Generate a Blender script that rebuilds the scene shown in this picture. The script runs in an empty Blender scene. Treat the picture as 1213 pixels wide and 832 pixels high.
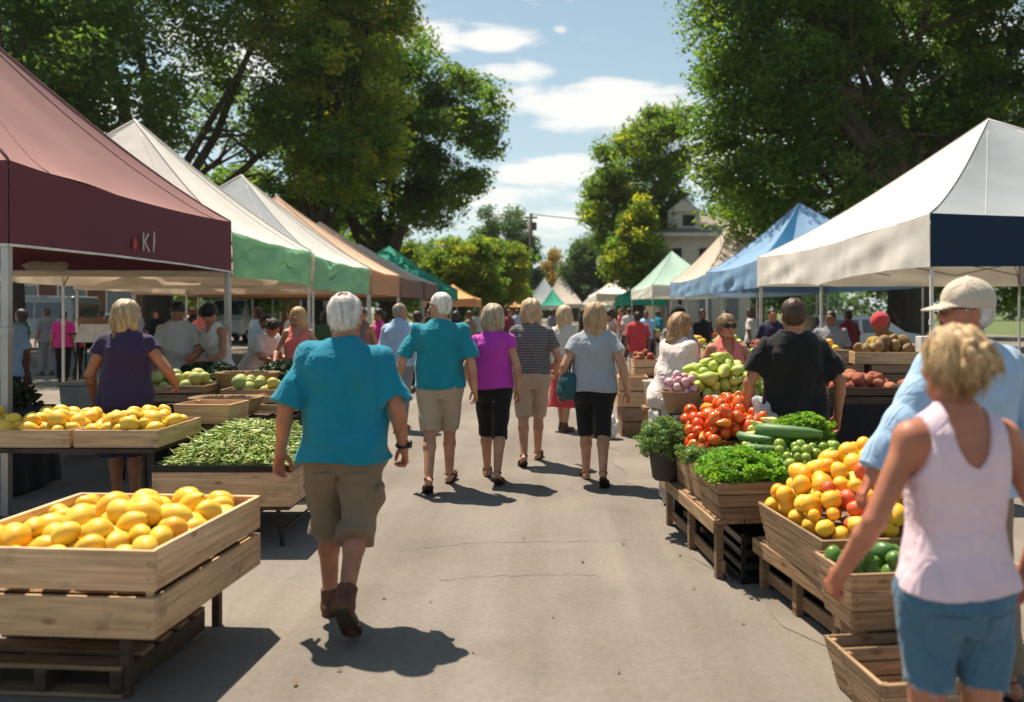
import bpy, math, random
import numpy as np
from mathutils import Vector, Matrix
R = math.radians
scene = bpy.context.scene
col = scene.collection
F = 1000.0; CX = 650.0; CY = 368.0; EYE = 1.62      # lens in pixels of the 1213 wide photograph, eye height in metres
def gx(px, d): return (px - CX) * d / F              # lateral metres of a bearing at a distance
def gz(py, d): return EYE - (py - CY) * d / F
def gd(py): return EYE * F / (py - CY)               # distance of a point on the ground

# ------------------------------------------------------------------ mesh helpers
def link(o, parent=None):
    col.objects.link(o)
    if parent is not None: o.parent = parent
    return o
def tag(o, label=None, cat=None, group=None, kind=None):
    if label: o['label'] = label
    if cat: o['category'] = cat
    if group: o['group'] = group
    if kind: o['kind'] = kind
    return o
def empty(name, loc=(0,0,0), rz=0, label=None, cat=None, group=None):
    o = bpy.data.objects.new(name, None); o.empty_display_size = .1
    o.location = loc; o.rotation_euler = (0,0,rz); col.objects.link(o)
    return tag(o, label, cat, group)
def np_mesh(name, V, Fc, mats, smooth=True, colors=None, uvs=None):
    V = np.ascontiguousarray(V, dtype=np.float32); Fc = np.ascontiguousarray(Fc, dtype=np.int32)
    me = bpy.data.meshes.new(name); n, k = Fc.shape
    me.vertices.add(len(V)); me.vertices.foreach_set('co', V.ravel())
    me.loops.add(n*k); me.loops.foreach_set('vertex_index', Fc.ravel())
    me.polygons.add(n); me.polygons.foreach_set('loop_start', np.arange(0, n*k, k, dtype=np.int32))
    me.update(calc_edges=True)
    me.polygons.foreach_set('use_smooth', np.full(n, smooth, dtype=bool))
    if colors is not None:
        a = me.color_attributes.new('Col', 'FLOAT_COLOR', 'POINT')
        c = np.ones((len(V),4), dtype=np.float32); c[:,:3] = colors
        a.data.foreach_set('color', c.ravel())
    for m in (mats if isinstance(mats, (list,tuple)) else [mats]): me.materials.append(m)
    return me
def np_obj(name, V, Fc, mats, parent=None, **kw):
    return link(bpy.data.objects.new(name, np_mesh(name, V, Fc, mats, **kw)), parent)
class MB:
    def __init__(s): s.v = []; s.f = []
    def add(s, vs, fs):
        b = len(s.v); s.v += [tuple(v) for v in vs]; s.f += [tuple(i+b for i in f) for f in fs]; return s
    def box(s, x0, x1, y0, y1, z0, z1):
        return s.add([(x0,y0,z0),(x1,y0,z0),(x1,y1,z0),(x0,y1,z0),(x0,y0,z1),(x1,y0,z1),(x1,y1,z1),(x0,y1,z1)],
              [(3,2,1,0),(4,5,6,7),(0,1,5,4),(1,2,6,5),(2,3,7,6),(3,0,4,7)])
    def hexa(s, p):   # 8 points, bottom ring then top ring
        return s.add(p, [(3,2,1,0),(4,5,6,7),(0,1,5,4),(1,2,6,5),(2,3,7,6),(3,0,4,7)])
    def tube(s, pts, rad, n=8, cap=True):
        if len(pts) < 2: return s
        pts = [Vector(p) for p in pts]; rad = rad if isinstance(rad, (list,tuple)) else [rad]*len(pts)
        vs = []; fs = []; u = None
        for i, p in enumerate(pts):
            t = (pts[min(i+1,len(pts)-1)] - pts[max(i-1,0)]).normalized()
            if u is None: u = t.orthogonal().normalized()
            else:
                u = (u - t*u.dot(t)); u = u.normalized() if u.length > 1e-6 else t.orthogonal().normalized()
            w = t.cross(u)
            for k in range(n):
                a = 2*math.pi*k/n; vs.append(p + (u*math.cos(a) + w*math.sin(a))*rad[i])
        for i in range(len(pts)-1):
            for k in range(n):
                a = i*n+k; b = i*n+(k+1)%n; fs.append((a,b,b+n,a+n))
        if cap: fs.append(tuple(range(n-1,-1,-1))); fs.append(tuple((len(pts)-1)*n+k for k in range(n)))
        return s.add(vs, fs)
    def lathe(s, prof, n=24, c=(0,0,0)):
        vs = []; fs = []
        for r, z in prof:
            for k in range(n):
                a = 2*math.pi*k/n; vs.append((c[0]+r*math.cos(a), c[1]+r*math.sin(a), c[2]+z))
        for i in range(len(prof)-1):
            for k in range(n):
                a = i*n+k; b = i*n+(k+1)%n; fs.append((a,b,b+n,a+n))
        return s.add(vs, fs)
    def prism(s, poly, y0, y1):     # poly in x,z ; extruded along y
        n = len(poly)
        return s.add([(x,y0,z) for x,z in poly]+[(x,y1,z) for x,z in poly],
              [tuple(range(n)), tuple(range(2*n-1,n-1,-1))]+[(i,i+n,(i+1)%n+n,(i+1)%n) for i in range(n)])
    def build(s, name, m, parent=None, smooth=False, bev=0, loc=None, rot=None):
        me = bpy.data.meshes.new(name); me.from_pydata(s.v, [], s.f); me.update()
        if smooth: me.polygons.foreach_set('use_smooth', [True]*len(me.polygons))
        for q in (m if isinstance(m,(list,tuple)) else [m]): me.materials.append(q)
        o = link(bpy.data.objects.new(name, me), parent)
        if loc: o.location = loc
        if rot: o.rotation_euler = rot
        if bev:
            b = o.modifiers.new('b','BEVEL'); b.width = bev; b.segments = 2; b.limit_method = 'ANGLE'; b.harden_normals = False
        return o
def kids(o): return [c for c in bpy.data.objects if c.parent == o]
def copy_tree(o, parent=None):
    c = o.copy(); col.objects.link(c)
    if parent is not None: c.parent = parent
    for ch in o.children: copy_tree(ch, c)
    return c

# ------------------------------------------------------------------ materials
def lin(h):
    h = h.lstrip('#'); c = [int(h[i:i+2],16)/255 for i in (0,2,4)]
    return tuple(x/12.92 if x <= .04045 else ((x+.055)/1.055)**2.4 for x in c)
_M = {}
def pm(name, base, base2=None, var=.18, scale=6, rough=.7, bump=.15, bscale=60, bdist=.01, stretch=(1,1,1), metal=0, spec=.3,
       sheen=0, transl=0, attr=False, detail=5, trans_col=None, coat=0, sss=0, rvar=.12, wrinkle=0):
    if name in _M: return _M[name]
    m = bpy.data.materials.new(name); m.use_nodes = True; nt = m.node_tree; N = nt.nodes; L = nt.links; N.clear()
    out = N.new('ShaderNodeOutputMaterial'); p = N.new('ShaderNodeBsdfPrincipled')
    tc = N.new('ShaderNodeTexCoord'); mp = N.new('ShaderNodeMapping'); mp.inputs['Scale'].default_value = stretch
    L.new(tc.outputs['Object'], mp.inputs[0])
    n1 = N.new('ShaderNodeTexNoise'); n1.inputs['Scale'].default_value = scale; n1.inputs['Detail'].default_value = detail
    L.new(mp.outputs[0], n1.inputs['Vector'])
    rp = N.new('ShaderNodeMapRange'); rp.inputs[1].default_value = .3; rp.inputs[2].default_value = .7
    L.new(n1.outputs['Fac'], rp.inputs[0])
    mx = N.new('ShaderNodeMix'); mx.data_type = 'RGBA'
    b2 = base2 if base2 else tuple(min(1, c*(1+var)) for c in base)
    b1 = base if base2 else tuple(c*(1-var) for c in base)
    mx.inputs[6].default_value = (*b1,1); mx.inputs[7].default_value = (*b2,1)
    L.new(rp.outputs[0], mx.inputs[0]); colout = mx.outputs[2]
    if attr:
        at = N.new('ShaderNodeVertexColor'); at.layer_name = 'Col'
        m2 = N.new('ShaderNodeMix'); m2.data_type = 'RGBA'; m2.blend_type = 'MULTIPLY'; m2.inputs[0].default_value = 1
        L.new(colout, m2.inputs[6]); L.new(at.outputs[0], m2.inputs[7]); colout = m2.outputs[2]
    L.new(colout, p.inputs['Base Color'])
    p.inputs['Roughness'].default_value = rough; p.inputs['Metallic'].default_value = metal
    p.inputs['Specular IOR Level'].default_value = spec; p.inputs['Sheen Weight'].default_value = sheen
    p.inputs['Coat Weight'].default_value = coat
    if sss:
        p.inputs['Subsurface Weight'].default_value = sss; p.inputs['Subsurface Radius'].default_value = (.02,.008,.004); p.inputs['Subsurface Scale'].default_value = .5
    if rvar:
        r2 = N.new('ShaderNodeMapRange'); r2.inputs[3].default_value = max(.02,rough-rvar); r2.inputs[4].default_value = min(1,rough+rvar)
        L.new(n1.outputs['Fac'], r2.inputs[0]); L.new(r2.outputs[0], p.inputs['Roughness'])
    if bump:
        n2 = N.new('ShaderNodeTexNoise'); n2.inputs['Scale'].default_value = bscale; n2.inputs['Detail'].default_value = 3
        L.new(mp.outputs[0], n2.inputs['Vector'])
        bp = N.new('ShaderNodeBump'); bp.inputs['Strength'].default_value = bump; bp.inputs['Distance'].default_value = bdist
        L.new(n2.outputs['Fac'], bp.inputs['Height']); L.new(bp.outputs[0], p.inputs['Normal'])
        if wrinkle:
            n3 = N.new('ShaderNodeTexNoise'); n3.inputs['Scale'].default_value = 7; n3.inputs['Detail'].default_value = 3; n3.inputs['Distortion'].default_value = 1.6; n3.inputs['Roughness'].default_value = .45
            m3_ = N.new('ShaderNodeMapping'); m3_.inputs['Scale'].default_value = (1,1,.7); m3_.inputs['Rotation'].default_value = (.3,.5,0); L.new(tc.outputs['Object'], m3_.inputs[0]); L.new(m3_.outputs[0], n3.inputs['Vector'])
            ab = N.new('ShaderNodeMath'); ab.operation = 'SUBTRACT'; ab.inputs[1].default_value = .5; L.new(n3.outputs['Fac'], ab.inputs[0]); a2 = N.new('ShaderNodeMath'); a2.operation = 'ABSOLUTE'; L.new(ab.outputs[0], a2.inputs[0])
            pw = N.new('ShaderNodeMath'); pw.operation = 'POWER'; pw.inputs[1].default_value = .6; L.new(a2.outputs[0], pw.inputs[0])
            b2_ = N.new('ShaderNodeBump'); b2_.inputs['Strength'].default_value = wrinkle; b2_.inputs['Distance'].default_value = .035; L.new(pw.outputs[0], b2_.inputs['Height']); L.new(b2_.outputs[0], bp.inputs['Normal'])
    sh = p.outputs[0]
    if transl:
        t = N.new('ShaderNodeBsdfTranslucent'); ms = N.new('ShaderNodeMixShader'); ms.inputs[0].default_value = transl
        if trans_col:
            t.inputs[0].default_value = (*trans_col,1)
            if attr:
                m3 = N.new('ShaderNodeMix'); m3.data_type = 'RGBA'; m3.blend_type = 'MULTIPLY'; m3.inputs[0].default_value = 1
                m3.inputs[6].default_value = (*trans_col,1); L.new(at.outputs[0], m3.inputs[7]); L.new(m3.outputs[2], t.inputs[0])
        else: L.new(colout, t.inputs[0])
        L.new(sh, ms.inputs[1]); L.new(t.outputs[0], ms.inputs[2]); sh = ms.outputs[0]
    L.new(sh, out.inputs[0]); _M[name] = m
    return m
def nodes(m):
    nt = m.node_tree; return nt, nt.nodes, nt.links
def wood(name, c, dark=.55, knots=True, rough=.65):
    """timber whose grain runs along local X"""
    if name in _M: return _M[name]
    m = pm(name, tuple(x*dark for x in c), tuple(min(1,x*1.15) for x in c), scale=9, stretch=(.35,3,7), detail=9, rough=rough, bump=.25, bscale=14, bdist=.004, spec=.25)
    nt, N, L = nodes(m)
    mp = [n for n in N if n.type == 'MAPPING'][0]; mx = [n for n in N if n.type == 'MIX'][0]; p = [n for n in N if n.type == 'BSDF_PRINCIPLED'][0]
    oi = N.new('ShaderNodeObjectInfo'); ad = N.new('ShaderNodeVectorMath'); ad.operation = 'SCALE'; ad.inputs[0].default_value = (7.3,3.1,5.7)
    L.new(oi.outputs['Random'], ad.inputs['Scale']); L.new(ad.outputs[0], mp.inputs['Location'])
    # knots: sparse dark spots
    tc = [n for n in N if n.type == 'TEX_COORD'][0]
    k = N.new('ShaderNodeTexVoronoi'); k.inputs['Scale'].default_value = 5.5; k.inputs['Randomness'].default_value = 1
    mk = N.new('ShaderNodeMapping'); mk.inputs['Scale'].default_value = (.7,1,1.6); L.new(ad.outputs[0], mk.inputs['Location'])
    L.new(tc.outputs['Object'], mk.inputs[0]); L.new(mk.outputs[0], k.inputs['Vector'])
    r = N.new('ShaderNodeMapRange'); r.inputs[1].default_value = .05; r.inputs[2].default_value = .16; r.inputs[3].default_value = .75; r.inputs[4].default_value = 0
    L.new(k.outputs['Distance'], r.inputs[0])
    mm = N.new('ShaderNodeMix'); mm.data_type = 'RGBA'; L.new(r.outputs[0], mm.inputs[0]); L.new(mx.outputs[2], mm.inputs[6])
    mm.inputs[7].default_value = (c[0]*.32, c[1]*.24, c[2]*.2, 1)
    # broad dirt / tone changes between boards
    n3 = N.new('ShaderNodeTexNoise'); n3.inputs['Scale'].default_value = 2.2; L.new(mp.outputs[0], n3.inputs['Vector'])
    m4 = N.new('ShaderNodeMix'); m4.data_type = 'RGBA'; m4.blend_type = 'MULTIPLY'; r4 = N.new('ShaderNodeMapRange'); r4.inputs[1].default_value = .4; r4.inputs[2].default_value = .7
    r4.inputs[4].default_value = .6
    L.new(n3.outputs['Fac'], r4.inputs[0]); L.new(r4.outputs[0], m4.inputs[0]); L.new(mm.outputs[2], m4.inputs[6]); m4.inputs[7].default_value = (.78,.66,.56,1)
    ge = N.new('ShaderNodeNewGeometry'); ri = N.new('ShaderNodeMapRange'); ri.inputs[3].default_value = .74; ri.inputs[4].default_value = 1.16; L.new(ge.outputs['Random Per Island'], ri.inputs[0])
    # rubbed, dirty patches
    nd_ = N.new('ShaderNodeTexNoise'); nd_.inputs['Scale'].default_value = 6; nd_.inputs['Detail'].default_value = 7; nd_.inputs['Roughness'].default_value = .7; L.new(tc.outputs['Object'], nd_.inputs['Vector'])
    rd_ = N.new('ShaderNodeMapRange'); rd_.inputs[1].default_value = .54; rd_.inputs[2].default_value = .72; rd_.inputs[3].default_value = 1; rd_.inputs[4].default_value = .62; L.new(nd_.outputs['Fac'], rd_.inputs[0])
    mu_ = N.new('ShaderNodeMath'); mu_.operation = 'MULTIPLY'; L.new(ri.outputs[0], mu_.inputs[0]); L.new(rd_.outputs[0], mu_.inputs[1])
    sc_ = N.new('ShaderNodeVectorMath'); sc_.operation = 'SCALE'; L.new(m4.outputs[2], sc_.inputs[0]); L.new(mu_.outputs[0], sc_.inputs['Scale']); L.new(sc_.outputs[0], p.inputs['Base Color'])
    return m

# ------------------------------------------------------------------ distance-field modelling (people, hair, cloth)
def rot_z(a): c, s = math.cos(a), math.sin(a); return np.array([[c,-s,0],[s,c,0],[0,0,1.]])
def rot_x(a): c, s = math.cos(a), math.sin(a); return np.array([[1.,0,0],[0,c,-s],[0,s,c]])
class Field:
    def __init__(s, lo, hi, h):
        s.lo = np.array(lo, float); s.h = h; s.n = np.ceil((np.array(hi)-s.lo)/h).astype(int)+2
        s.D = np.full(s.n, .06, dtype=np.float32)
        s.ax = [(s.lo[i]+h*np.arange(s.n[i])).astype(np.float32) for i in range(3)]
    def sl(s, lo, hi):
        a = np.clip(np.floor((np.array(lo)-s.lo)/s.h).astype(int), 0, s.n); b = np.clip(np.ceil((np.array(hi)-s.lo)/s.h).astype(int)+1, 0, s.n)
        return tuple(slice(a[i], b[i]) for i in range(3))
    def P(s, q): return s.ax[0][q[0]][:,None,None], s.ax[1][q[1]][None,:,None], s.ax[2][q[2]][None,None,:]
    def mix(s, q, d, k, op='u'):
        a = s.D[q]
        if a.size == 0: return
        if op == 'u':
            h = np.maximum(k-np.abs(a-d), 0)/k; s.D[q] = np.minimum(a, d)-h*h*k*.25
        else:
            b = -d; h = np.maximum(k-np.abs(a-b), 0)/k; s.D[q] = np.maximum(a, b)+h*h*k*.25
    def cone(s, a, b, ra, rb, k=.02, op='u', sq=None, cut=False):
        a = np.array(a, float); b = np.array(b, float); pad = max(ra,rb)+.045
        q = s.sl(np.minimum(a,b)-pad, np.maximum(a,b)+pad); X, Y, Z = s.P(q)
        ba = b-a; l2 = float(ba@ba)+1e-9
        px, py, pz = X-a[0], Y-a[1], Z-a[2]
        t = (px*ba[0]+py*ba[1]+pz*ba[2])/l2; tc = np.clip(t, 0, 1)
        d = np.sqrt((px-tc*ba[0])**2+(py-tc*ba[1])**2+(pz-tc*ba[2])**2)-(ra+(rb-ra)*tc)
        if cut:
            l = math.sqrt(l2); t2 = np.maximum(t, 0); d = np.maximum(np.sqrt((px-t2*ba[0])**2+(py-t2*ba[1])**2+(pz-t2*ba[2])**2)-(ra+(rb-ra)*np.clip(t,0,1)), (t-1)*l)
        s.mix(q, d, k, op)
    def ell(s, c, r, k=.02, op='u', M=None, org=None):
        """ellipsoid; with M the centre is org + M c and the axes are M's columns"""
        c = np.array(c, float); r = np.array(r, float)
        if M is not None: c = org+M@c
        pad = r.max()+.045; q = s.sl(c-pad, c+pad); X, Y, Z = s.P(q); x, y, z = X-c[0], Y-c[1], Z-c[2]
        if M is not None: x, y, z = x*M[0,0]+y*M[1,0]+z*M[2,0], x*M[0,1]+y*M[1,1]+z*M[2,1], x*M[0,2]+y*M[1,2]+z*M[2,2]
        k0 = np.sqrt((x/r[0])**2+(y/r[1])**2+(z/r[2])**2); k1 = np.sqrt((x/r[0]**2)**2+(y/r[1]**2)**2+(z/r[2]**2)**2)+1e-6
        s.mix(q, np.maximum(k0*(k0-1)/k1, -.5*r.min()), k, op)
    def prof(s, zs, a, b, xo, yo, k=.02, p=2.3, op='u'):
        zs = np.array(zs, float); m = max(max(a), max(b))+.05
        q = s.sl((min(xo)-m, min(yo)-m, zs[0]-.04), (max(xo)+m, max(yo)+m, zs[-1]+.04)); X, Y, Z = s.P(q)
        A = np.interp(Z, zs, a); B = np.interp(Z, zs, b); x = np.abs((X-np.interp(Z, zs, xo))/A); y = np.abs((Y-np.interp(Z, zs, yo))/B)
        d = ((x**p+y**p)**(1/p)-1)*np.minimum(A,B)*np.where(x>y, 1.15, 1.0)
        d = np.maximum(d, np.maximum(zs[0]-Z, Z-zs[-1])); s.mix(q, d.astype(np.float32), k, op)
    def plane(s, n, c):          # keeps n.p < c
        X, Y, Z = s.P((slice(None),)*3); s.D = np.maximum(s.D, X*n[0]+Y*n[1]+Z*n[2]-c)
    def disp(s, fn):
        I = np.nonzero(np.abs(s.D) < .035); s.D[I] += fn(s.ax[0][I[0]], s.ax[1][I[1]], s.ax[2][I[2]]).astype(np.float32)
    def mesh(s):
        D = s.D; S = D < 0; n = S.astype(np.int8)
        S[0]=S[-1]=False; S[:,0]=S[:,-1]=False; S[:,:,0]=S[:,:,-1]=False
        n = S.astype(np.int8)
        c = n[:-1,:-1,:-1]+n[1:,:-1,:-1]+n[:-1,1:,:-1]+n[:-1,:-1,1:]+n[1:,1:,:-1]+n[1:,:-1,1:]+n[:-1,1:,1:]+n[1:,1:,1:]
        I, J, K = np.nonzero((c > 0) & (c < 8)); idx = np.full(c.shape, -1, dtype=np.int32); idx[I,J,K] = np.arange(len(I))
        acc = np.zeros((len(I),3)); w = np.zeros(len(I)); base = np.stack([I,J,K],1)
        for ax in range(3):
            u, v = [i for i in range(3) if i != ax]
            for a in (0,1):
                for b in (0,1):
                    o = [0,0,0]; o[u] = a; o[v] = b; o2 = list(o); o2[ax] = 1
                    p1 = (I+o[0],J+o[1],K+o[2]); p2 = (I+o2[0],J+o2[1],K+o2[2]); m = S[p1] != S[p2]
                    d1 = D[p1][m]; d2 = D[p2][m]; den = d1-d2; t = np.clip(np.where(np.abs(den)>1e-9, d1/np.where(den==0,1,den), .5), 0, 1)
                    q = np.tile(np.array(o, float), (m.sum(),1)); q[:,ax] = t; acc[m] += q; w[m] += 1
        V = (base+acc/np.maximum(w,1)[:,None])*s.h+s.lo
        fs = []
        for ax in range(3):
            u = (ax+1)%3; v = (ax+2)%3
            lo_ = [slice(1,-1)]*3; hi_ = [slice(1,-1)]*3; lo_[ax] = slice(0,-1); hi_[ax] = slice(1,None)
            E = np.nonzero(S[tuple(lo_)] != S[tuple(hi_)]); E = [e.copy() for e in E]; E[u] += 1; E[v] += 1
            ins = S[tuple(E)]
            def cell(du, dv):
                c_ = list(E); c_[u] = E[u]+du; c_[v] = E[v]+dv; return idx[tuple(c_)]
            q = np.stack([cell(-1,-1), cell(0,-1), cell(0,0), cell(-1,0)], 1); q[~ins] = q[~ins][:,::-1]; fs.append(q)
        return V, np.concatenate(fs)
def wr(seed, f=9, amp=.006, zs=.45):
    r = np.random.RandomState(seed); ph = r.rand(8)*6.28
    def fn(x, y, z):
        w1 = np.sin(x*f*.7+ph[0]+1.5*np.sin(z*f*.6+ph[1])); w2 = np.sin(z*f*zs+x*f*.9+ph[2]+1.2*np.sin(y*f+ph[3]))
        w3 = np.sin(z*f*1.9+ph[4]+2*np.sin(x*f*.8+ph[5]+y*f*.6)); w4 = np.sin((x+y)*f*2.3+ph[6]+1.4*np.sin(z*f*1.1+ph[7]))
        w5 = 1-2*np.abs(np.sin(x*f*1.25+ph[1]+.9*np.sin(z*f*.55+ph[3])+.5*np.sin(y*f+ph[6])))
        w6 = 1-2*np.abs(np.sin(z*f*1.1+1.4*np.sin(x*f*.9+ph[0])+x*f*.8+ph[2]))
        return amp*(.45*w1+.55*w2*w1+.45*w3+.3*w4*w2+.75*w5+.55*w6*w2)
    return fn
# ------------------------------------------------------------------ camera, sun, sky
cam = bpy.data.cameras.new('camera'); co = bpy.data.objects.new('camera', cam); col.objects.link(co); scene.camera = co
cam.sensor_width = 36; cam.lens = 36*F/1213; cam.shift_x = (606.5-CX)/1213; cam.shift_y = (CY-416)/1213
co.location = (0,0,EYE); co.rotation_euler = (R(90),0,0); cam.clip_start = .05; cam.clip_end = 3000
cam.dof.use_dof = True; cam.dof.focus_distance = 6.6; cam.dof.aperture_fstop = 1.5
SUN_EL = R(64); SH = Vector((.60,-.80,0)).normalized()        # shadows fall to the right and a little towards the viewer
sd = Vector((SH.x*math.cos(SUN_EL), SH.y*math.cos(SUN_EL), -math.sin(SUN_EL)))
sl = bpy.data.lights.new('sun', 'SUN'); sl.energy = 5.0; sl.angle = R(.53); sl.color = (1,.89,.73)
so = bpy.data.objects.new('sun', sl); col.objects.link(so); so.rotation_euler = sd.to_track_quat('-Z','Y').to_euler()
w = bpy.data.worlds.new('World'); scene.world = w; w.use_nodes = True; nt = w.node_tree; N = nt.nodes; L = nt.links; N.clear()
wo = N.new('ShaderNodeOutputWorld'); bg = N.new('ShaderNodeBackground'); bg.inputs[1].default_value = .05
sky = N.new('ShaderNodeTexSky'); sky.sky_type = 'NISHITA'; sky.sun_disc = False; sky.sun_elevation = SUN_EL
to_sun = -sd; sky.sun_rotation = math.atan2(to_sun.x, to_sun.y); sky.air_density = 1.0; sky.dust_density = .9; sky.ozone_density = 1.2; sky.altitude = 50
tc = N.new('ShaderNodeTexCoord'); sp = N.new('ShaderNodeSeparateXYZ'); L.new(tc.outputs['Generated'], sp.inputs[0])
def mth(op, a, b=None, c=None, clamp=False):
    n = N.new('ShaderNodeMath'); n.operation = op; n.use_clamp = clamp
    for i, v in enumerate((a,b,c)):
        if v is None: continue
        if isinstance(v, (int,float)): n.inputs[i].default_value = v
        else: L.new(v, n.inputs[i])
    return n.outputs[0]
az = mth('ARCTAN2', sp.outputs[0], sp.outputs[1]); el = mth('ARCSINE', sp.outputs[2])
cmb = N.new('ShaderNodeCombineXYZ'); L.new(mth('MULTIPLY', az, 5), cmb.inputs[0]); L.new(mth('MULTIPLY', el, 17), cmb.inputs[1])
nz = N.new('ShaderNodeTexNoise'); nz.inputs['Scale'].default_value = 2.6; nz.inputs['Detail'].default_value = 9; nz.inputs['Roughness'].default_value = .58
nz.inputs['Distortion'].default_value = .25
L.new(cmb.outputs[0], nz.inputs['Vector'])
cl = None
for px, py, wx, wy, amp in [(590,44,70,20,.95),(500,40,70,30,.9),(610,88,60,22,.8),(720,126,130,38,1.15),(800,138,70,30,1),(620,118,60,26,.8),(655,203,110,24,.95),(600,235,120,22,.75),(640,262,160,26,.8),(300,60,120,70,.9),(900,190,130,60,.9),(1100,60,150,50,.8),(60,150,200,60,.8),(663,34,12,8,.7)]:
    a0 = math.atan((px-CX)/F); e0 = math.atan((CY-py)/F*math.cos(a0)); wa = wx/F; we = wy/F
    d = mth('ADD', mth('POWER', mth('ABSOLUTE', mth('DIVIDE', mth('SUBTRACT', az, a0), wa)), 2), mth('POWER', mth('ABSOLUTE', mth('DIVIDE', mth('SUBTRACT', el, e0), we)), 2))
    v = mth('MULTIPLY', mth('SUBTRACT', 1, d), amp*.75, clamp=True); cl = v if cl is None else mth('MAXIMUM', cl, v)
nsc = mth('MULTIPLY', mth('SUBTRACT', nz.outputs['Fac'], .5), 1.5)
cov = mth('SUBTRACT', mth('ADD', cl, nsc), mth('MULTIPLY', mth('MAXIMUM', mth('SUBTRACT', el, .5), 0), 2)); mr = N.new('ShaderNodeMapRange'); mr.interpolation_type = 'SMOOTHSTEP'; mr.inputs[1].default_value = .14; mr.inputs[2].default_value = .66; mr.inputs[4].default_value = .86
L.new(cov, mr.inputs[0])
mx = N.new('ShaderNodeMix'); mx.data_type = 'RGBA'; L.new(mr.outputs[0], mx.inputs[0])
tint = N.new('ShaderNodeMix'); tint.data_type = 'RGBA'; tint.blend_type = 'MULTIPLY'; tint.inputs[0].default_value = 1; tint.inputs[7].default_value = (1.3,1.5,1.32,1)
hz = N.new('ShaderNodeMix'); hz.data_type = 'RGBA'; hzf = mth('MULTIPLY', mth('POWER', 2.718, mth('MULTIPLY', mth('ABSOLUTE', el), -3.6)), .82); L.new(hzf, hz.inputs[0]); hz.inputs[7].default_value = (9.2,10.3,10.8,1)
L.new(sky.outputs[0], tint.inputs[6]); L.new(tint.outputs[2], hz.inputs[6]); L.new(hz.outputs[2], mx.inputs[6]); mx.inputs[7].default_value = (12.6,12.3,11.6,1)
L.new(mx.outputs[2], bg.inputs[0]); L.new(bg.outputs[0], wo.inputs[0])
scene.view_settings.view_transform = 'Standard'; scene.view_settings.look = 'None'; scene.view_settings.gamma = 1; scene.view_settings.exposure = .78
cy = scene.cycles; cy.max_bounces = 8; cy.diffuse_bounces = 2; cy.transmission_bounces = 6; cy.transparent_max_bounces = 8; cy.caustics_reflective = False; cy.caustics_refractive = False
cy.use_denoising = True; cy.sample_clamp_indirect = 6

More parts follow.
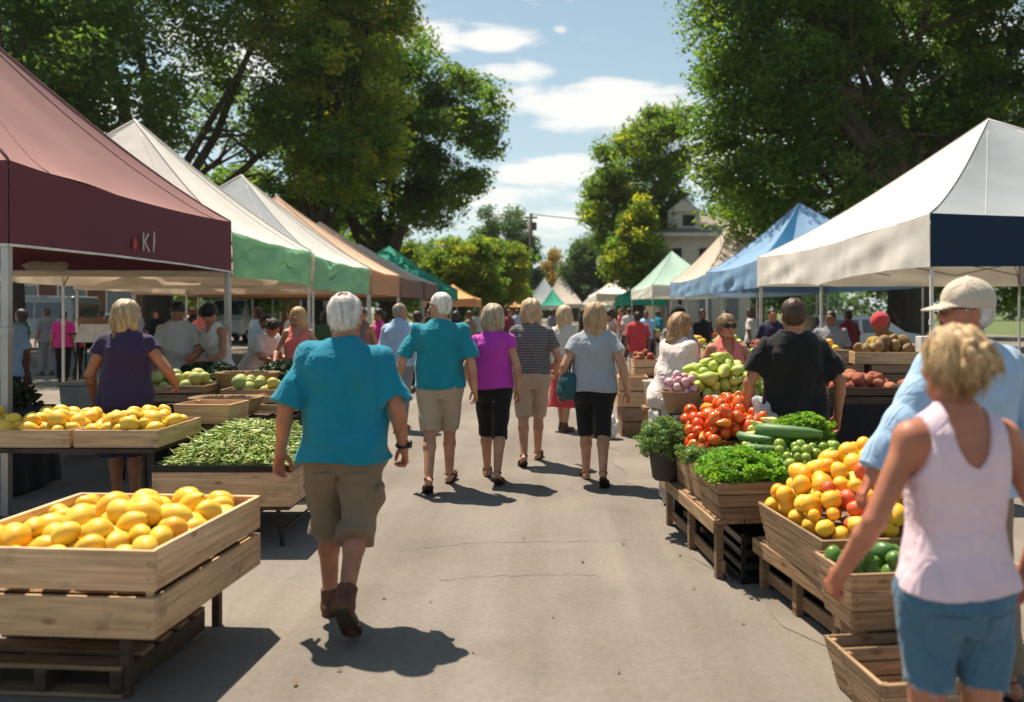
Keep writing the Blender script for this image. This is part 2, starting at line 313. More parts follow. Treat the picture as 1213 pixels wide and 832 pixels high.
# ------------------------------------------------------------------ ground
def plane_grid(name, x0, x1, y0, y1, z, m, kind='structure'):
    o = MB().add([(x0,y0,z),(x1,y0,z),(x1,y1,z),(x0,y1,z)], [(0,1,2,3)]).build(name, m); return tag(o, kind=kind)
asph = pm('asphalt', (.168,.145,.123), (.232,.202,.172), scale=.55, detail=8, rough=.9, bump=.5, bscale=190, bdist=.004, spec=.2, rvar=.05)
nt2, N2, L2 = nodes(asph)
def asphalt_extra():
    global N, L, nt
    p = [n for n in N2 if n.type == 'BSDF_PRINCIPLED'][0]; base = [n for n in N2 if n.type == 'MIX'][0]; mp = [n for n in N2 if n.type == 'MAPPING'][0]
    def node(t, **k):
        n = N2.new(t)
        for a, b in k.items(): setattr(n, a, b)
        return n
    # stone chips
    v = node('ShaderNodeTexVoronoi'); v.inputs['Scale'].default_value = 75; L2.new(mp.outputs[0], v.inputs['Vector'])
    r = node('ShaderNodeMapRange'); r.inputs[1].default_value = .35; r.inputs[2].default_value = .02; r.inputs[4].default_value = .55; L2.new(v.outputs['Distance'], r.inputs[0])
    m1 = node('ShaderNodeMix', data_type='RGBA'); L2.new(r.outputs[0], m1.inputs[0]); L2.new(base.outputs[2], m1.inputs[6])
    c1 = node('ShaderNodeMix', data_type='RGBA'); L2.new(v.outputs['Color'], c1.inputs[0]); c1.inputs[6].default_value = (.06,.055,.05,1); c1.inputs[7].default_value = (.36,.32,.28,1)
    L2.new(c1.outputs[2], m1.inputs[7])
    # stains: medium blotches
    n = node('ShaderNodeTexNoise'); n.inputs['Scale'].default_value = 1.7; n.inputs['Detail'].default_value = 6; n.inputs['Distortion'].default_value = .6; L2.new(mp.outputs[0], n.inputs['Vector'])
    r3 = node('ShaderNodeMapRange'); r3.inputs[1].default_value = .52; r3.inputs[2].default_value = .72; r3.inputs[4].default_value = .35; L2.new(n.outputs['Fac'], r3.inputs[0])
    m3 = node('ShaderNodeMix', data_type='RGBA', blend_type='MULTIPLY'); L2.new(r3.outputs[0], m3.inputs[0]); L2.new(m1.outputs[2], m3.inputs[6]); m3.inputs[7].default_value = (.62,.6,.58,1)
    ng = node('ShaderNodeTexNoise'); ng.inputs['Scale'].default_value = 34; ng.inputs['Detail'].default_value = 4; L2.new(mp.outputs[0], ng.inputs['Vector'])
    rg = node('ShaderNodeMapRange'); rg.inputs[1].default_value = .3; rg.inputs[2].default_value = .7; rg.inputs[3].default_value = .90; rg.inputs[4].default_value = 1.08; L2.new(ng.outputs['Fac'], rg.inputs[0])
    mg = node('ShaderNodeVectorMath', operation='SCALE'); L2.new(m3.outputs[2], mg.inputs[0]); L2.new(rg.outputs[0], mg.inputs['Scale'])
    mt_ = node('ShaderNodeMapping'); mt_.inputs['Scale'].default_value = (2.6,.14,1); L2.new(mp.outputs[0], mt_.inputs[0]); nt_ = node('ShaderNodeTexNoise'); nt_.inputs['Scale'].default_value = 1; nt_.inputs['Detail'].default_value = 5; L2.new(mt_.outputs[0], nt_.inputs['Vector'])
    rt_ = node('ShaderNodeMapRange'); rt_.inputs[1].default_value = .35; rt_.inputs[2].default_value = .65; rt_.inputs[3].default_value = .84; rt_.inputs[4].default_value = 1.08; L2.new(nt_.outputs['Fac'], rt_.inputs[0])
    mg2 = node('ShaderNodeVectorMath', operation='SCALE'); L2.new(mg.outputs[0], mg2.inputs[0]); L2.new(rt_.outputs[0], mg2.inputs['Scale']); mg = mg2
    # fine cracks
    nd = node('ShaderNodeTexNoise'); nd.inputs['Scale'].default_value = 2.2; nd.inputs['Detail'].default_value = 6; L2.new(mp.outputs[0], nd.inputs['Vector'])
    va = node('ShaderNodeMix', data_type='RGBA'); va.inputs[0].default_value = .22; L2.new(mp.outputs[0], va.inputs[6]); L2.new(nd.outputs['Color'], va.inputs[7])
    cr = node('ShaderNodeTexVoronoi', feature='DISTANCE_TO_EDGE'); cr.inputs['Scale'].default_value = .55; L2.new(va.outputs[2], cr.inputs['Vector'])
    r4 = node('ShaderNodeMapRange'); r4.inputs[1].default_value = .0015; r4.inputs[2].default_value = .006; r4.inputs[3].default_value = .2; r4.inputs[4].default_value = 0; L2.new(cr.outputs['Distance'], r4.inputs[0])
    n6 = node('ShaderNodeTexNoise'); n6.inputs['Scale'].default_value = .8; L2.new(mp.outputs[0], n6.inputs['Vector'])
    r6 = node('ShaderNodeMapRange'); r6.inputs[1].default_value = .56; r6.inputs[2].default_value = .68; L2.new(n6.outputs['Fac'], r6.inputs[0])
    mu = node('ShaderNodeMath', operation='MULTIPLY'); L2.new(r4.outputs[0], mu.inputs[0]); L2.new(r6.outputs[0], mu.inputs[1])
    m5 = node('ShaderNodeMix', data_type='RGBA'); L2.new(mu.outputs[0], m5.inputs[0]); L2.new(mg.outputs[0], m5.inputs[6]); m5.inputs[7].default_value = (.06,.055,.05,1)
    L2.new(m5.outputs[2], p.inputs['Base Color'])
asphalt_extra()
grass_m = pm('grass_ground', (.07,.11,.03), (.12,.14,.05), scale=.8, rough=.9, bump=.4, bscale=20, bdist=.03)
conc = pm('dusty_verge', (.150,.128,.106), (.235,.20,.165), scale=1.3, detail=8, rough=.95, bump=.5, bscale=60, bdist=.006, rvar=.03)
plane_grid('ground', -600, 600, -30, 900, 0, grass_m)
plane_grid('parking_lot', -60, 30, -8, 60, .004, asph)
plane_grid('road', -4.4, 4.6, -8, 200, .008, asph)
# dusty worn strip along the right hand stalls with a ragged edge
rng = random.Random(4); V = []; Fs = []
n = 90
for i in range(n+1):
    y = .5+i*.2; xe = 1.68-.105*y+.10*math.sin(y*2.1)+.06*math.sin(y*5.3+1)+rng.uniform(-.03,.03)
    V += [(xe,y,.012),(4.4,y,.012)]
for i in range(n): Fs.append((2*i,2*i+1,2*i+3,2*i+2))
tag(MB().add(V,Fs).build('verge', conc), kind='structure')
tar = pm('tar', (.075,.068,.06), rough=.8, bump=.2)
def crack(pts, wd=.006):
    vs = []; fs = []; r = random.Random(int(pts[0][0]*100))
    P_ = []
    for (x0,y0),(x1,y1) in zip(pts[:-1], pts[1:]):
        for k in range(14):
            t = k/14; P_.append((x0+(x1-x0)*t+r.uniform(-.008,.008), y0+(y1-y0)*t+r.uniform(-.018,.018)))
    for i,(x,y) in enumerate(P_):
        q = wd*(.35+r.random()); vs += [(x,y-q,.0125),(x,y+q,.0125)]
    for i in range(len(P_)-1): fs.append((2*i,2*i+2,2*i+3,2*i+1))
    tag(MB().add(vs,fs).build('pavement_crack', tar), kind='structure')
crack([(gx(470,gd(655)),gd(655)),(gx(560,gd(645)),gd(645)),(gx(760,gd(642)),gd(642))], .0022)
crack([(gx(520,gd(690)),gd(690)),(gx(560,gd(686)),gd(686)),(gx(640,gd(683)),gd(683)),(gx(715,gd(684)),gd(684))], .0026)
crack([(gx(800,gd(640)),gd(640)),(gx(880,gd(706)),gd(706)),(gx(960,gd(715)),gd(715))], .004)

# ------------------------------------------------------------------ market tents
steel = pm('pole_steel', (.42,.41,.40), rough=.38, metal=.8, bump=.05, scale=4)
steel_w = pm('pole_white', (.62,.6,.57), rough=.4, bump=.05, scale=4)
frame_m = pm('frame_dark', (.10,.10,.10), rough=.5, metal=.5, bump=.05)
white_trim = pm('white_trim', (.75,.73,.7), rough=.7)
def fabric(name, c, tr=.3, tc_=None, rough=.75, spec=.25): return pm(name, c, var=.06, scale=1.1, rough=rough, bump=.35, bscale=3.2, bdist=.03, spec=spec, transl=tr, trans_col=tc_, rvar=.08)
def tent(label, x0, x1, y0, y1, ze, za, hv, roof_m, val_m, ax=None, ay=None, mids=(), seed=1, group='market tents along the road', poles=True, sag=.22, lining=None, band=None,
         trim=None, side_mats={}, vwave=.03, pole_m=None, ze_near=None, open_far=True, roof_mats={}):
    """a pop-up shelter: pyramid roof over a rectangle, hanging valances, square poles, scissor trusses"""
    r = random.Random(seed); root = empty('market_tent', ((x0+x1)/2,(y0+y1)/2,0), 0, label, 'tent', group); cx_, cy_ = (x0+x1)/2, (y0+y1)/2
    ap = Vector(((ax if ax is not None else cx_)-cx_, (ay if ay is not None else cy_)-cy_, za)); C4 = [(x0-cx_,y0-cy_),(x1-cx_,y0-cy_),(x1-cx_,y1-cy_),(x0-cx_,y1-cy_)]
    names = ['near','road_r','far','road_l']; NU, NV = 26, 18; pm_ = pole_m or steel_w
    def eave(i, u):
        a, b = C4[i], C4[(i+1)%4]; ds = math.hypot(a[0]-b[0], a[1]-b[1])
        stops = [0]+[m for m in mids if False]+[1]
        return (a[0]+(b[0]-a[0])*u, a[1]+(b[1]-a[1])*u, ze - .022*ds*4*u*(1-u)*.5)
    vs = []; fs = []; lv = []; fmat = []; mats = [roof_m]
    for i in range(4):
        b0 = len(vs); ph = [r.random()*6.28 for _ in range(4)]
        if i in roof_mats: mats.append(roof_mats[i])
        for j in range(NV+1):
            v = j/NV
            for k in range(NU+1):
                u = k/NU; e = eave(i,u); x = e[0]*(1-v)+ap.x*v; y = e[1]*(1-v)+ap.y*v; z = e[2]*(1-v)+ap.z*v
                z -= sag*math.sin(math.pi*min(1,v**.8))*(.45+.55*4*u*(1-u))
                z += (.014*math.sin(u*17+ph[0]+v*5)+.018*math.sin(u*6+v*9+ph[1]))*(1-v)*4*u*(1-u)
                z += .02*math.sin(v*22+ph[2]+3*math.sin(u*5))*v*(1-v)*4*u*(1-u)
                vs.append((x,y,z))
        for j in range(NV):
            for k in range(NU):
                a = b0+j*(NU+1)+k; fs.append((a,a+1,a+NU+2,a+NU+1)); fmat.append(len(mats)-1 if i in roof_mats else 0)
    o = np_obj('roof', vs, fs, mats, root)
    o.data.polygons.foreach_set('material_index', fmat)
    if lining:
        lv = [(x*.985, y*.985, z-.035) for x,y,z in vs]; np_obj('lining', lv, fs, lining, root)
    if band:
        for i in (0, 3):
            P_ = [vs[i*(NV+1)*(NU+1)+j*(NU+1)] for j in range(NV+1)]; Q_ = [vs[i*(NV+1)*(NU+1)+j*(NU+1)+4] for j in range(NV+1)]
            bm_ = [(p[0],p[1],p[2]+.012) for p in P_]+[(q[0],q[1],q[2]+.012) for q in Q_]; n_ = NV+1
            if i == 0: np_obj('ridge_band', bm_, [(j,j+n_,j+n_+1,j+1) for j in range(NV)], band, root)
    # seam piping along the hips
    sm = MB()
    for i in range(4):
        pts = []
        for j in range(0, NV+1, 2):
            p = vs[i*(NV+1)*(NU+1)+j*(NU+1)]; pts.append((p[0],p[1],p[2]+.006))
        sm.tube(pts, .011, 5)
        for kk_ in (3, NU-3):
            sm.tube([(lambda p: (p[0],p[1],p[2]+.004))(vs[i*(NV+1)*(NU+1)+j*(NU+1)+kk_]) for j in range(0, NV-1, 1)], .005, 4)
    sm.build('seam', roof_m, root, smooth=True)
    for i in range(4):
        vv = []; ff = []; a, b = C4[i], C4[(i+1)%4]; Ls = math.hypot(a[0]-b[0],a[1]-b[1]); nx, ny = (b[1]-a[1])/Ls, -(b[0]-a[0])/Ls; nu = int(Ls*14); nv = 7
        ph = [r.random()*6.28 for _ in range(5)]; vm = side_mats.get(i, val_m)
        st = [0]+list(mids)+[1] if i in (1,3) else [0,1]
        if i == 3: st = [1-s_ for s_ in reversed(st)]
        for j in range(nv+1):
            v = j/nv
            for k in range(nu+1):
                u = k/nu; e = eave(i,u); s0 = max([q for q in st if q <= u+1e-6]); s1 = min([q for q in st if q > u-1e-6 and q > s0] or [1]); t = (u-s0)/max(1e-6,(s1-s0))
                w_ = vwave*v*(.8*math.sin(u*Ls*4.1+ph[0]+1.2*math.sin(v*3+ph[1]))+.28*math.sin(u*Ls*11+ph[2]+v*1.2+1.5*math.sin(u*Ls*2.3))+.30*math.sin(v*5+ph[3]+u*Ls*2.6))*min(1,4*t*(1-t)+.15)
                w_ += vwave*.5*math.sin(v*7+t*9+ph[4])*4*t*(1-t)*v*(1-v)*4
                dz = -hv*v*(1-.10*4*t*(1-t)*v)
                vv.append((e[0]+nx*(w_+.008+.03*v*4*t*(1-t)), e[1]+ny*(w_+.008+.03*v*4*t*(1-t)), e[2]+dz))
        for j in range(nv):
            for k in range(nu):
                c = j*(nu+1)+k; ff.append((c,c+nu+1,c+nu+2,c+1))
        vo = np_obj('valance', vv, ff, vm, root)
        if trim:
            t_ = MB(); t_.tube([vv[nv*(nu+1)+k] for k in range(nu+1)], .013, 6); t_.build('trim', trim, vo, smooth=True)
    if poles:
        spots = list(C4)
        for m in mids: spots += [(x0-cx_, y0-cy_+(y1-y0)*m), (x1-cx_, y0-cy_+(y1-y0)*m)]
        zb = ze-.06; pq = .019 if pole_m is None else .030
        for (px_, py_) in spots:
            ix = px_*.985; iy = py_*.985 if abs(py_) > 1 else py_; q = pq
            pb = MB().box(ix-q,ix+q,iy-q,iy+q,.02,zb); pb.box(ix-q-.006,ix+q+.006,iy-q-.006,iy+q+.006,zb*.52,zb*.52+.07)
            po = pb.build('pole', pm_, root, bev=.004)
            MB().box(ix-.05,ix+.05,iy-.05,iy+.05,.014,.024).build('foot_plate', frame_m, po)
        for i in range(4):
            a, b = Vector((*C4[i],0))*.98, Vector((*C4[(i+1)%4],0))*.98; t_ = MB(); n_ = 4
            for s in range(n_):
                p = a.lerp(b, s/n_); q = a.lerp(b, (s+1)/n_); z1 = ze-.12; z0 = z1-.30
                t_.tube([(p.x,p.y,z1),(q.x,q.y,z0 if s%2==0 else z1-.0)], .013, 4); t_.tube([(p.x,p.y,z0 if s%2==0 else z0),(q.x,q.y,z1)], .013, 4)
            t_.build('truss', frame_m, root)
        t_ = MB()
        hub = Vector((ap.x,ap.y,za-.45)); t_.tube([hub,(ap.x,ap.y,za-.08)], .02, 6)
        for i in range(4):
            p = Vector((*C4[i],ze-.16)); m_ = p.lerp(hub,.5); m_.z -= .22; t_.tube([p*.98,m_,hub], .013, 4); t_.tube([(C4[i][0]*.98,C4[i][1]*.98,ze-.62),m_], .011, 4)
        t_.build('roof_strut', frame_m, root)
    return root
beige_in = fabric('tent_lining', (.36,.29,.22), .12)
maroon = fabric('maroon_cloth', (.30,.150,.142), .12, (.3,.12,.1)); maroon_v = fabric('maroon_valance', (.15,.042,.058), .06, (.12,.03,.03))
white_c = fabric('white_cloth', (.82,.79,.74), .26, (.8,.7,.56)); cream_c = fabric('cream_cloth', (.66,.58,.5), .3, (.7,.55,.4))
green_v = fabric('pale_green_cloth', (.20,.52,.34), .6, (.35,.85,.52), rough=.35); green_c = fabric('green_cloth', (.02,.36,.25), .3, (.03,.5,.33))
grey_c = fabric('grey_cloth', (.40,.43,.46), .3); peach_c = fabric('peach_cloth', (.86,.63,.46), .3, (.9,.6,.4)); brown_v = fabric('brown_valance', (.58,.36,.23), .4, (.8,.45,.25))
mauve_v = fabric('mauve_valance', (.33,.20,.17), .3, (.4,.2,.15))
blue_c = fabric('blue_cloth', (.25,.42,.64), .25, (.3,.45,.65)); blue_d = fabric('deep_blue_cloth', (.02,.14,.30), .2, (.02,.15,.35)); navy_v = fabric('navy_valance', (.010,.028,.065), .06)
mint_c = fabric('mint_cloth', (.45,.62,.54), .3); orange_c = fabric('orange_cloth', (.80,.50,.2), .35)
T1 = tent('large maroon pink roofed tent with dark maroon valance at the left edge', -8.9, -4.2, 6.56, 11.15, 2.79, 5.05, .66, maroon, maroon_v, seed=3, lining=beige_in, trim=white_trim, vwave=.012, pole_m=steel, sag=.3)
T2 = tent('white roofed tent with pale green valance next to the maroon tent', -8.7, -4.25, 11.3, 15.1, 2.68, 4.6, .62, white_c, green_v, seed=5, vwave=.11, side_mats={0:cream_c,2:cream_c,3:cream_c})
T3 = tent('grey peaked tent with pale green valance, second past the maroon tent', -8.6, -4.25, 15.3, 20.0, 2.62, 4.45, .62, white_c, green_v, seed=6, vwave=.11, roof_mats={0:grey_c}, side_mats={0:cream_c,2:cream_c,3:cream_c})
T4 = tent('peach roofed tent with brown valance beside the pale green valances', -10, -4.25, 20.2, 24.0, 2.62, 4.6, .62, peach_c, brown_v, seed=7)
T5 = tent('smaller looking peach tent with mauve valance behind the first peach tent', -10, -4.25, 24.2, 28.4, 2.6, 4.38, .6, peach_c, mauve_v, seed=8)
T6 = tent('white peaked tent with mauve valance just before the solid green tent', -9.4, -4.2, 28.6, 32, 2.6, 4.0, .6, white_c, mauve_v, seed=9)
T7 = tent('solid emerald green tent at the far end of the left row', -9.2, -4.1, 32.4, 38, 2.55, 4.3, .5, green_c, green_c, seed=10)
T8 = tent('small pinkish white tent behind the emerald green tent', -9.5, -5.2, 41, 45, 2.7, 4.1, .4, cream_c, cream_c, seed=11)
# right row
T9 = tent('large white tent with navy blue end valance at the right edge', 4.7, 10.6, 10.4, 19.0, 2.82, 4.95, .66, white_c, white_c, seed=13, mids=(.5,), side_mats={0:navy_v}, vwave=.032, sag=.32, roof_mats={0:grey_c}, lining=beige_in)  # near slope is white cloth too; its shade is painted in as grey
T10 = tent('light blue tent with dark blue stripe on its ridge at right', 4.85, 8.6, 19.3, 26, 2.8, 4.5, .65, blue_c, blue_c, seed=14, vwave=.05, sag=.3, side_mats={0:blue_d}, band=blue_d)
T11 = tent('beige cream tent with a tall peak behind the light blue tent', 4.9, 8.4, 26.3, 34, 2.75, 4.9, .6, cream_c, blue_c, seed=15, vwave=.035, sag=.35)
T12 = tent('pale mint tent with long sloping roof before the beige peaked tent', 4.3, 7.2, 35, 44, 2.7, 4.4, .5, mint_c, white_c, seed=16)
T13 = tent('little green canopy with white legs at the far right side of the road', 4.0, 6.4, 46, 51, 2.4, 3.3, .5, green_c, green_c, seed=17)
T14 = tent('long white far tent beside the little green canopy', 3.0, 6.6, 53, 64, 2.7, 4.0, .5, white_c, white_c, seed=18)
# far cluster across the end of the road
T15 = tent('small orange topped tent far down the road', -5.0, -1.9, 62, 66, 1.9, 3.0, .4, orange_c, pm('red_drape',(.3,.03,.03)), seed=19)
T16 = tent('broad grey white tent at the far end of the road', -2.2, 1.4, 74, 80, 2.2, 4.6, .4, grey_c, grey_c, seed=20)
T17 = tent('tall cream marquee behind the green striped far tent', -.8, 3.4, 84, 92, 2.3, 5.4, .4, cream_c, cream_c, seed=21)
T18 = tent('green and white far tent in front of the cream marquee', -.6, 1.2, 60, 64, 2.0, 3.2, .35, green_c, white_c, seed=22)
T19 = tent('low cream far tent right of the cream marquee', 3.2, 6.5, 84, 90, 2.2, 4.0, .4, cream_c, white_c, seed=23)
T20 = tent('tan topped far stall tent right of the emerald green tent', -6.9, -4.0, 46, 50, 2.3, 3.1, .45, orange_c, brown_v, seed=24)
# red leaf mark and white letter on the maroon valance (road side, far half)
def logo():
    white = pm('logo_white', (.5,.45,.44), bump=0); red = pm('logo_red', (.55,.05,.03), bump=0)
    cu = bpy.data.curves.new('t','FONT'); cu.body = 'K'; cu.size = .27; cu.extrude = .002; t = bpy.data.objects.new('t', cu); col.objects.link(t)
    dg = bpy.context.evaluated_depsgraph_get(); me = bpy.data.meshes.new_from_object(t.evaluated_get(dg)); bpy.data.objects.remove(t)
    me.materials.clear(); me.materials.append(white); o = link(bpy.data.objects.new('lettering', me), T1)
    # photograph: the K sits near px 168, py 283
    Y = 4.2*F/(CX-160); o.location = (2.35+.07, Y-8.855, gz(297,Y)); o.rotation_euler = (R(90),0,R(90))
    m = MB(); m.lathe([(.0001,-.02),(.05,.0),(.065,.05),(.03,.11),(.0001,.15)], 12)
    q = m.build('leaf_mark', red, T1, smooth=True); q.scale = (.06,.65,.75); q.location = (2.35+.066, Y-8.855-.13, gz(288,Y)-.06)
    b = MB(); b.prism([(0,0),(.02,.0),(.045,.12),(.04,.2),(.015,.22)], -.002, .002); q = b.build('lettering', white, T1); q.rotation_euler = (0,0,R(90)); q.location = (2.35+.07, Y-8.855+.24, gz(297,Y))
logo()

# ------------------------------------------------------------------ trees
bark = pm('bark', (.045,.033,.025), (.09,.065,.045), scale=5, stretch=(1,1,.25), rough=.95, bump=.8, bscale=14, bdist=.04)
def leaf_mat(name, c, t): return pm(name, c, var=.25, scale=.6, rough=.55, bump=0, spec=.35, transl=.5, trans_col=t, attr=True, rvar=0)
leaf_a = leaf_mat('leaf_green', (.060,.115,.020), (.26,.42,.035)); leaf_b = leaf_mat('leaf_deep', (.034,.078,.020), (.17,.31,.035)); leaf_y = leaf_mat('leaf_yellow', (.15,.18,.022), (.62,.62,.04))
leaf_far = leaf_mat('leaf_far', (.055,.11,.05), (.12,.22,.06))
def leaves(cent, rad, nper, size, rs, droop=.4, tone=None):
    """diamond leaves scattered in clumps; cent (n,3), rad (n,), returns verts, quads, colours"""
    n = len(cent)*nper; c = np.repeat(cent, nper, 0); rr = np.repeat(rad, nper)
    d = rs.normal(size=(n,3)); d /= np.linalg.norm(d,axis=1)[:,None]; d *= (rs.rand(n)**.45)[:,None]; d[:,2] *= .62
    p = c+d*rr[:,None]
    a = rs.normal(size=(n,3)); a[:,2] = a[:,2]*.45-droop; a /= np.linalg.norm(a,axis=1)[:,None]
    b = np.cross(a, rs.normal(size=(n,3))); b /= np.linalg.norm(b,axis=1)[:,None]
    s = size*(.6+.8*rs.rand(n))[:,None]; a *= s; b *= s*.48
    nrm = np.cross(a,b); nrm /= np.linalg.norm(nrm,axis=1)[:,None]
    V = np.stack([p-a*.5, p+b*.55-nrm*s*.08, p+a*.6, p-b*.55-nrm*s*.08], 1).reshape(-1,3)
    Fq = np.arange(n*4).reshape(n,4)
    t = np.repeat(.72+.56*rs.rand(len(cent)), nper)*(.85+.3*rs.rand(n)); hue = np.repeat(rs.rand(len(cent)), nper)
    C = np.stack([t*(.80+.38*hue), t, t*(1.05-.35*hue)],1); C = np.repeat(C,4,0)
    return V, Fq, C
def tree(label, x, y, trunk_r, blobs, seed, ncl, nper, lsize, mat_, limbs=7, group=None, clr=(.5,1.0), fork=None, name='leafy_tree', mat2=None, frac2=0, lean=0, trunk_top=None, shell=.35, low=0):
    """blobs: crown lobes (dx, dy, z, rx, ry, rz) around the trunk foot"""
    rs = np.random.RandomState(seed); r = random.Random(seed); root = empty(name, (x,y,0), 0, label, 'tree', group)
    vol = np.array([b[3]*b[4]*b[5] for b in blobs])**.8; pr = vol/vol.sum(); pick = rs.choice(len(blobs), ncl, p=pr); B = np.array(blobs)[pick]
    d = rs.normal(size=(ncl,3)); d /= np.linalg.norm(d,axis=1)[:,None]; q = (shell+(1-shell)*rs.rand(ncl)**.5)
    # ragged outline
    rag = 1+.16*np.sin(d[:,0]*7+seed)*np.sin(d[:,2]*6+B[:,0])+.12*rs.normal(size=ncl)*.6
    cent = B[:,:3]+d*B[:,3:6]*(q*rag)[:,None]
    nb_ = max(24, ncl//14); big = cent[rs.choice(ncl, nb_)]; dd = np.linalg.norm(cent[:,None,:]-big[None,:,:],axis=2); nn_ = big[dd.argmin(1)]; cent = cent+(nn_-cent)*.42
    rad = clr[0]+(clr[1]-clr[0])*rs.rand(ncl)
    keep = cent[:,2] > low; cent = cent[keep]; rad = rad[keep]
    V, Fq, C = leaves(cent, rad, nper, lsize, rs)
    mats = [mat_]+([mat2] if mat2 else [])
    cr = np_obj('crown', V, Fq, mats, root, smooth=False, colors=C)
    if mat2:
        k = rs.rand(len(cent)) < frac2; cr.data.polygons.foreach_set('material_index', np.repeat(k, nper).astype(np.int32))
    t = MB(); fz = fork or min(b[2]-b[5]*.5 for b in blobs); fz = max(1.5, fz); top = trunk_top or fz
    tp = [(0,0,-.05),(.02,.0,.4),(lean*.3,.05,top*.5),(lean,.0,top)]; t.tube(tp, [trunk_r*1.45,trunk_r*1.05,trunk_r*.9,trunk_r*.82], 14)
    ends = [Vector(b[:3]) for b in blobs]
    while len(ends) < limbs:
        b = r.choice(blobs); ends.append(Vector((b[0]+r.uniform(-.6,.6)*b[3], b[1]+r.uniform(-.6,.6)*b[4], b[2]+r.uniform(-.3,.6)*b[5])))
    for e in ends:
        s = Vector((lean,0,top*r.uniform(.8,1.0))); m1 = s.lerp(e,.33)+Vector((r.uniform(-.5,.5),r.uniform(-.4,.4),r.uniform(.0,.9))); m2 = s.lerp(e,.68)+Vector((r.uniform(-.5,.5),r.uniform(-.4,.4),r.uniform(-.1,.6)))
        k = trunk_r*r.uniform(.30,.48); t.tube([s-Vector((0,0,.3)),s.lerp(m1,.5)+Vector((0,0,.1)),m1,m1.lerp(m2,.5),m2,e], [k*1.1,k,k*.8,k*.62,k*.45,k*.15], 9)
        for _ in range(4):
            a0 = m1.lerp(m2, r.uniform(0,.9)); e2 = a0+Vector((r.uniform(-2.4,2.4),r.uniform(-2,2),r.uniform(-.4,2.2))); mm = a0.lerp(e2,.5)+Vector((r.uniform(-.3,.3),0,r.uniform(0,.4)))
            t.tube([a0,mm,e2], [k*.36,k*.24,k*.06], 6)
    t.build('trunk', bark, root, smooth=True)
    return root
def scb(bl, f): return [tuple(v*f if i != 2 else EYE+(v-EYE)*f for i, v in enumerate(b)) for b in bl]
tree('great dark spreading tree with forked trunk above the maroon and white tents', -11.6*1.34, 25*1.34, .60,
     scb([(-6.0,0,10.5,4.5,5,3.2),(-1.5,-1,12.5,5,5,3.4),(3.6,-.5,10.2,3.4,4,3.4),(5.4,0,7.4,2.2,3,2.4),(4.4,.5,12.8,3,3,2.6),(-10,1,8.5,4,5,4),(1.2,3,7.8,2.8,2.5,2.0),(-4,0,7.6,3,3,2.2),(-1,0,15,6,4,2.5),(-4,1,13.6,4,3,2.6)], 1.34), 11, 2300, 62, .20, leaf_b,
     limbs=12, fork=4.3, trunk_top=5.4, mat2=leaf_a, frac2=.3, clr=(.6,1.4))
tree('yellow green sunlit tree hanging over the peach tents', -7.9*1.22, 28.5*1.22, .36, scb([(1.0,-1,9.6,2.6,2.6,3.6),(1.4,-1.4,6.4,1.9,2,1.6),(-.6,0,12.4,3.0,3,2.6),(2.0,-.6,12.6,1.9,2.4,1.9),(2.2,-1,8.2,1.3,1.5,2.4)], 1.22), 12, 1000, 60, .18, leaf_y, limbs=8, fork=4, mat2=leaf_a, frac2=.3, clr=(.4,1.0))
tree('dark tree with slim trunk at the far left behind the maroon tent', -16.5, 26, .34, [(-2,0,9,5,4,4.5),(2.5,0,8.4,3.2,3,3.4),(0,0,13,5,4,3.5)], 13, 900, 60, .18, leaf_b, limbs=8, fork=3.4, clr=(.6,1.1))
tree('tall rounded dark green tree rising behind the white peaked left tents', -8.2, 43, .5, [(-.6,0,12.6,3.8,3.6,3.8),(2.6,0,10.2,3.2,3,3.0),(-3.6,0,9.4,3,3,3.4),(.4,0,7.6,4.2,3,2.6),(3.9,0,12.2,1.9,2,1.8),(-2.2,0,15.2,2.4,2.4,1.6)], 14, 1500, 50, .22, leaf_a,
     limbs=12, fork=4, mat2=leaf_b, frac2=.4, clr=(.5,1.1))
tree('great dark tree with thick trunk behind the light blue and large white tents', 11.5, 27, .66,
     [(0,0,13,5.5,5,3.4),(-4.6,-.5,10.8,2.8,3,3.8),(-5.2,0,7.4,2.0,2.6,2.6),(4.8,0,11.6,4.6,4,3.0),(-1.6,1,8.6,3.4,3,2.6),(-5.8,0,13.2,2.0,2.4,1.9),(-3.2,0,5.6,2.4,2.4,1.8),(8.5,0,9.4,3.2,3,3),(-3.0,0,13.8,3.0,3,2.6),(7,0,14.5,5,4,3),(-5.0,0,6.4,1.8,2.2,2.0),(-3.2,2,4.6,3,2,1.6),(1,2,9,4,3,4),(-5.5,0,10.4,1.7,2.2,2.4),(-2.6,0,11.6,2.6,3,2.6),(3,0,7.4,2.6,3,2.0)], 15, 3200, 64, .165, leaf_b,
     limbs=14, fork=4.6, trunk_top=5.6, mat2=leaf_a, frac2=.4, clr=(.5,1.1))
tree('pale green tree beyond the large white tent roof', 17.5, 37, .35, [(0,0,7.6,4.4,3.5,4.6),(-3,0,5.6,2.6,2.6,2.8)], 16, 600, 50, .2, leaf_y, limbs=7, mat2=leaf_a, frac2=.6)
tree('open crowned olive green tree left of the grey house', 5.4, 52, .34, [(0,0,9.6,3.1,2.8,3.8),(1.6,0,12.0,2.3,2.2,2.4),(-1.5,0,8.0,1.9,2,2.4),(-.4,0,6.2,1.9,2.2,2.4),(1.0,0,6.8,1.4,2,2.2)], 17, 1300, 42, .22, leaf_a, limbs=10, fork=3.6, mat2=leaf_y, frac2=.12, clr=(.45,.95))
tree('yellow green low tree against the side of the grey house', 5.2, 48, .22, [(0,0,5.4,1.3,1.6,2.6),(-1.0,0,4.2,1.1,1.4,1.6)], 18, 420, 45, .2, leaf_a, limbs=6, mat2=leaf_y, frac2=.35, clr=(.4,.8))
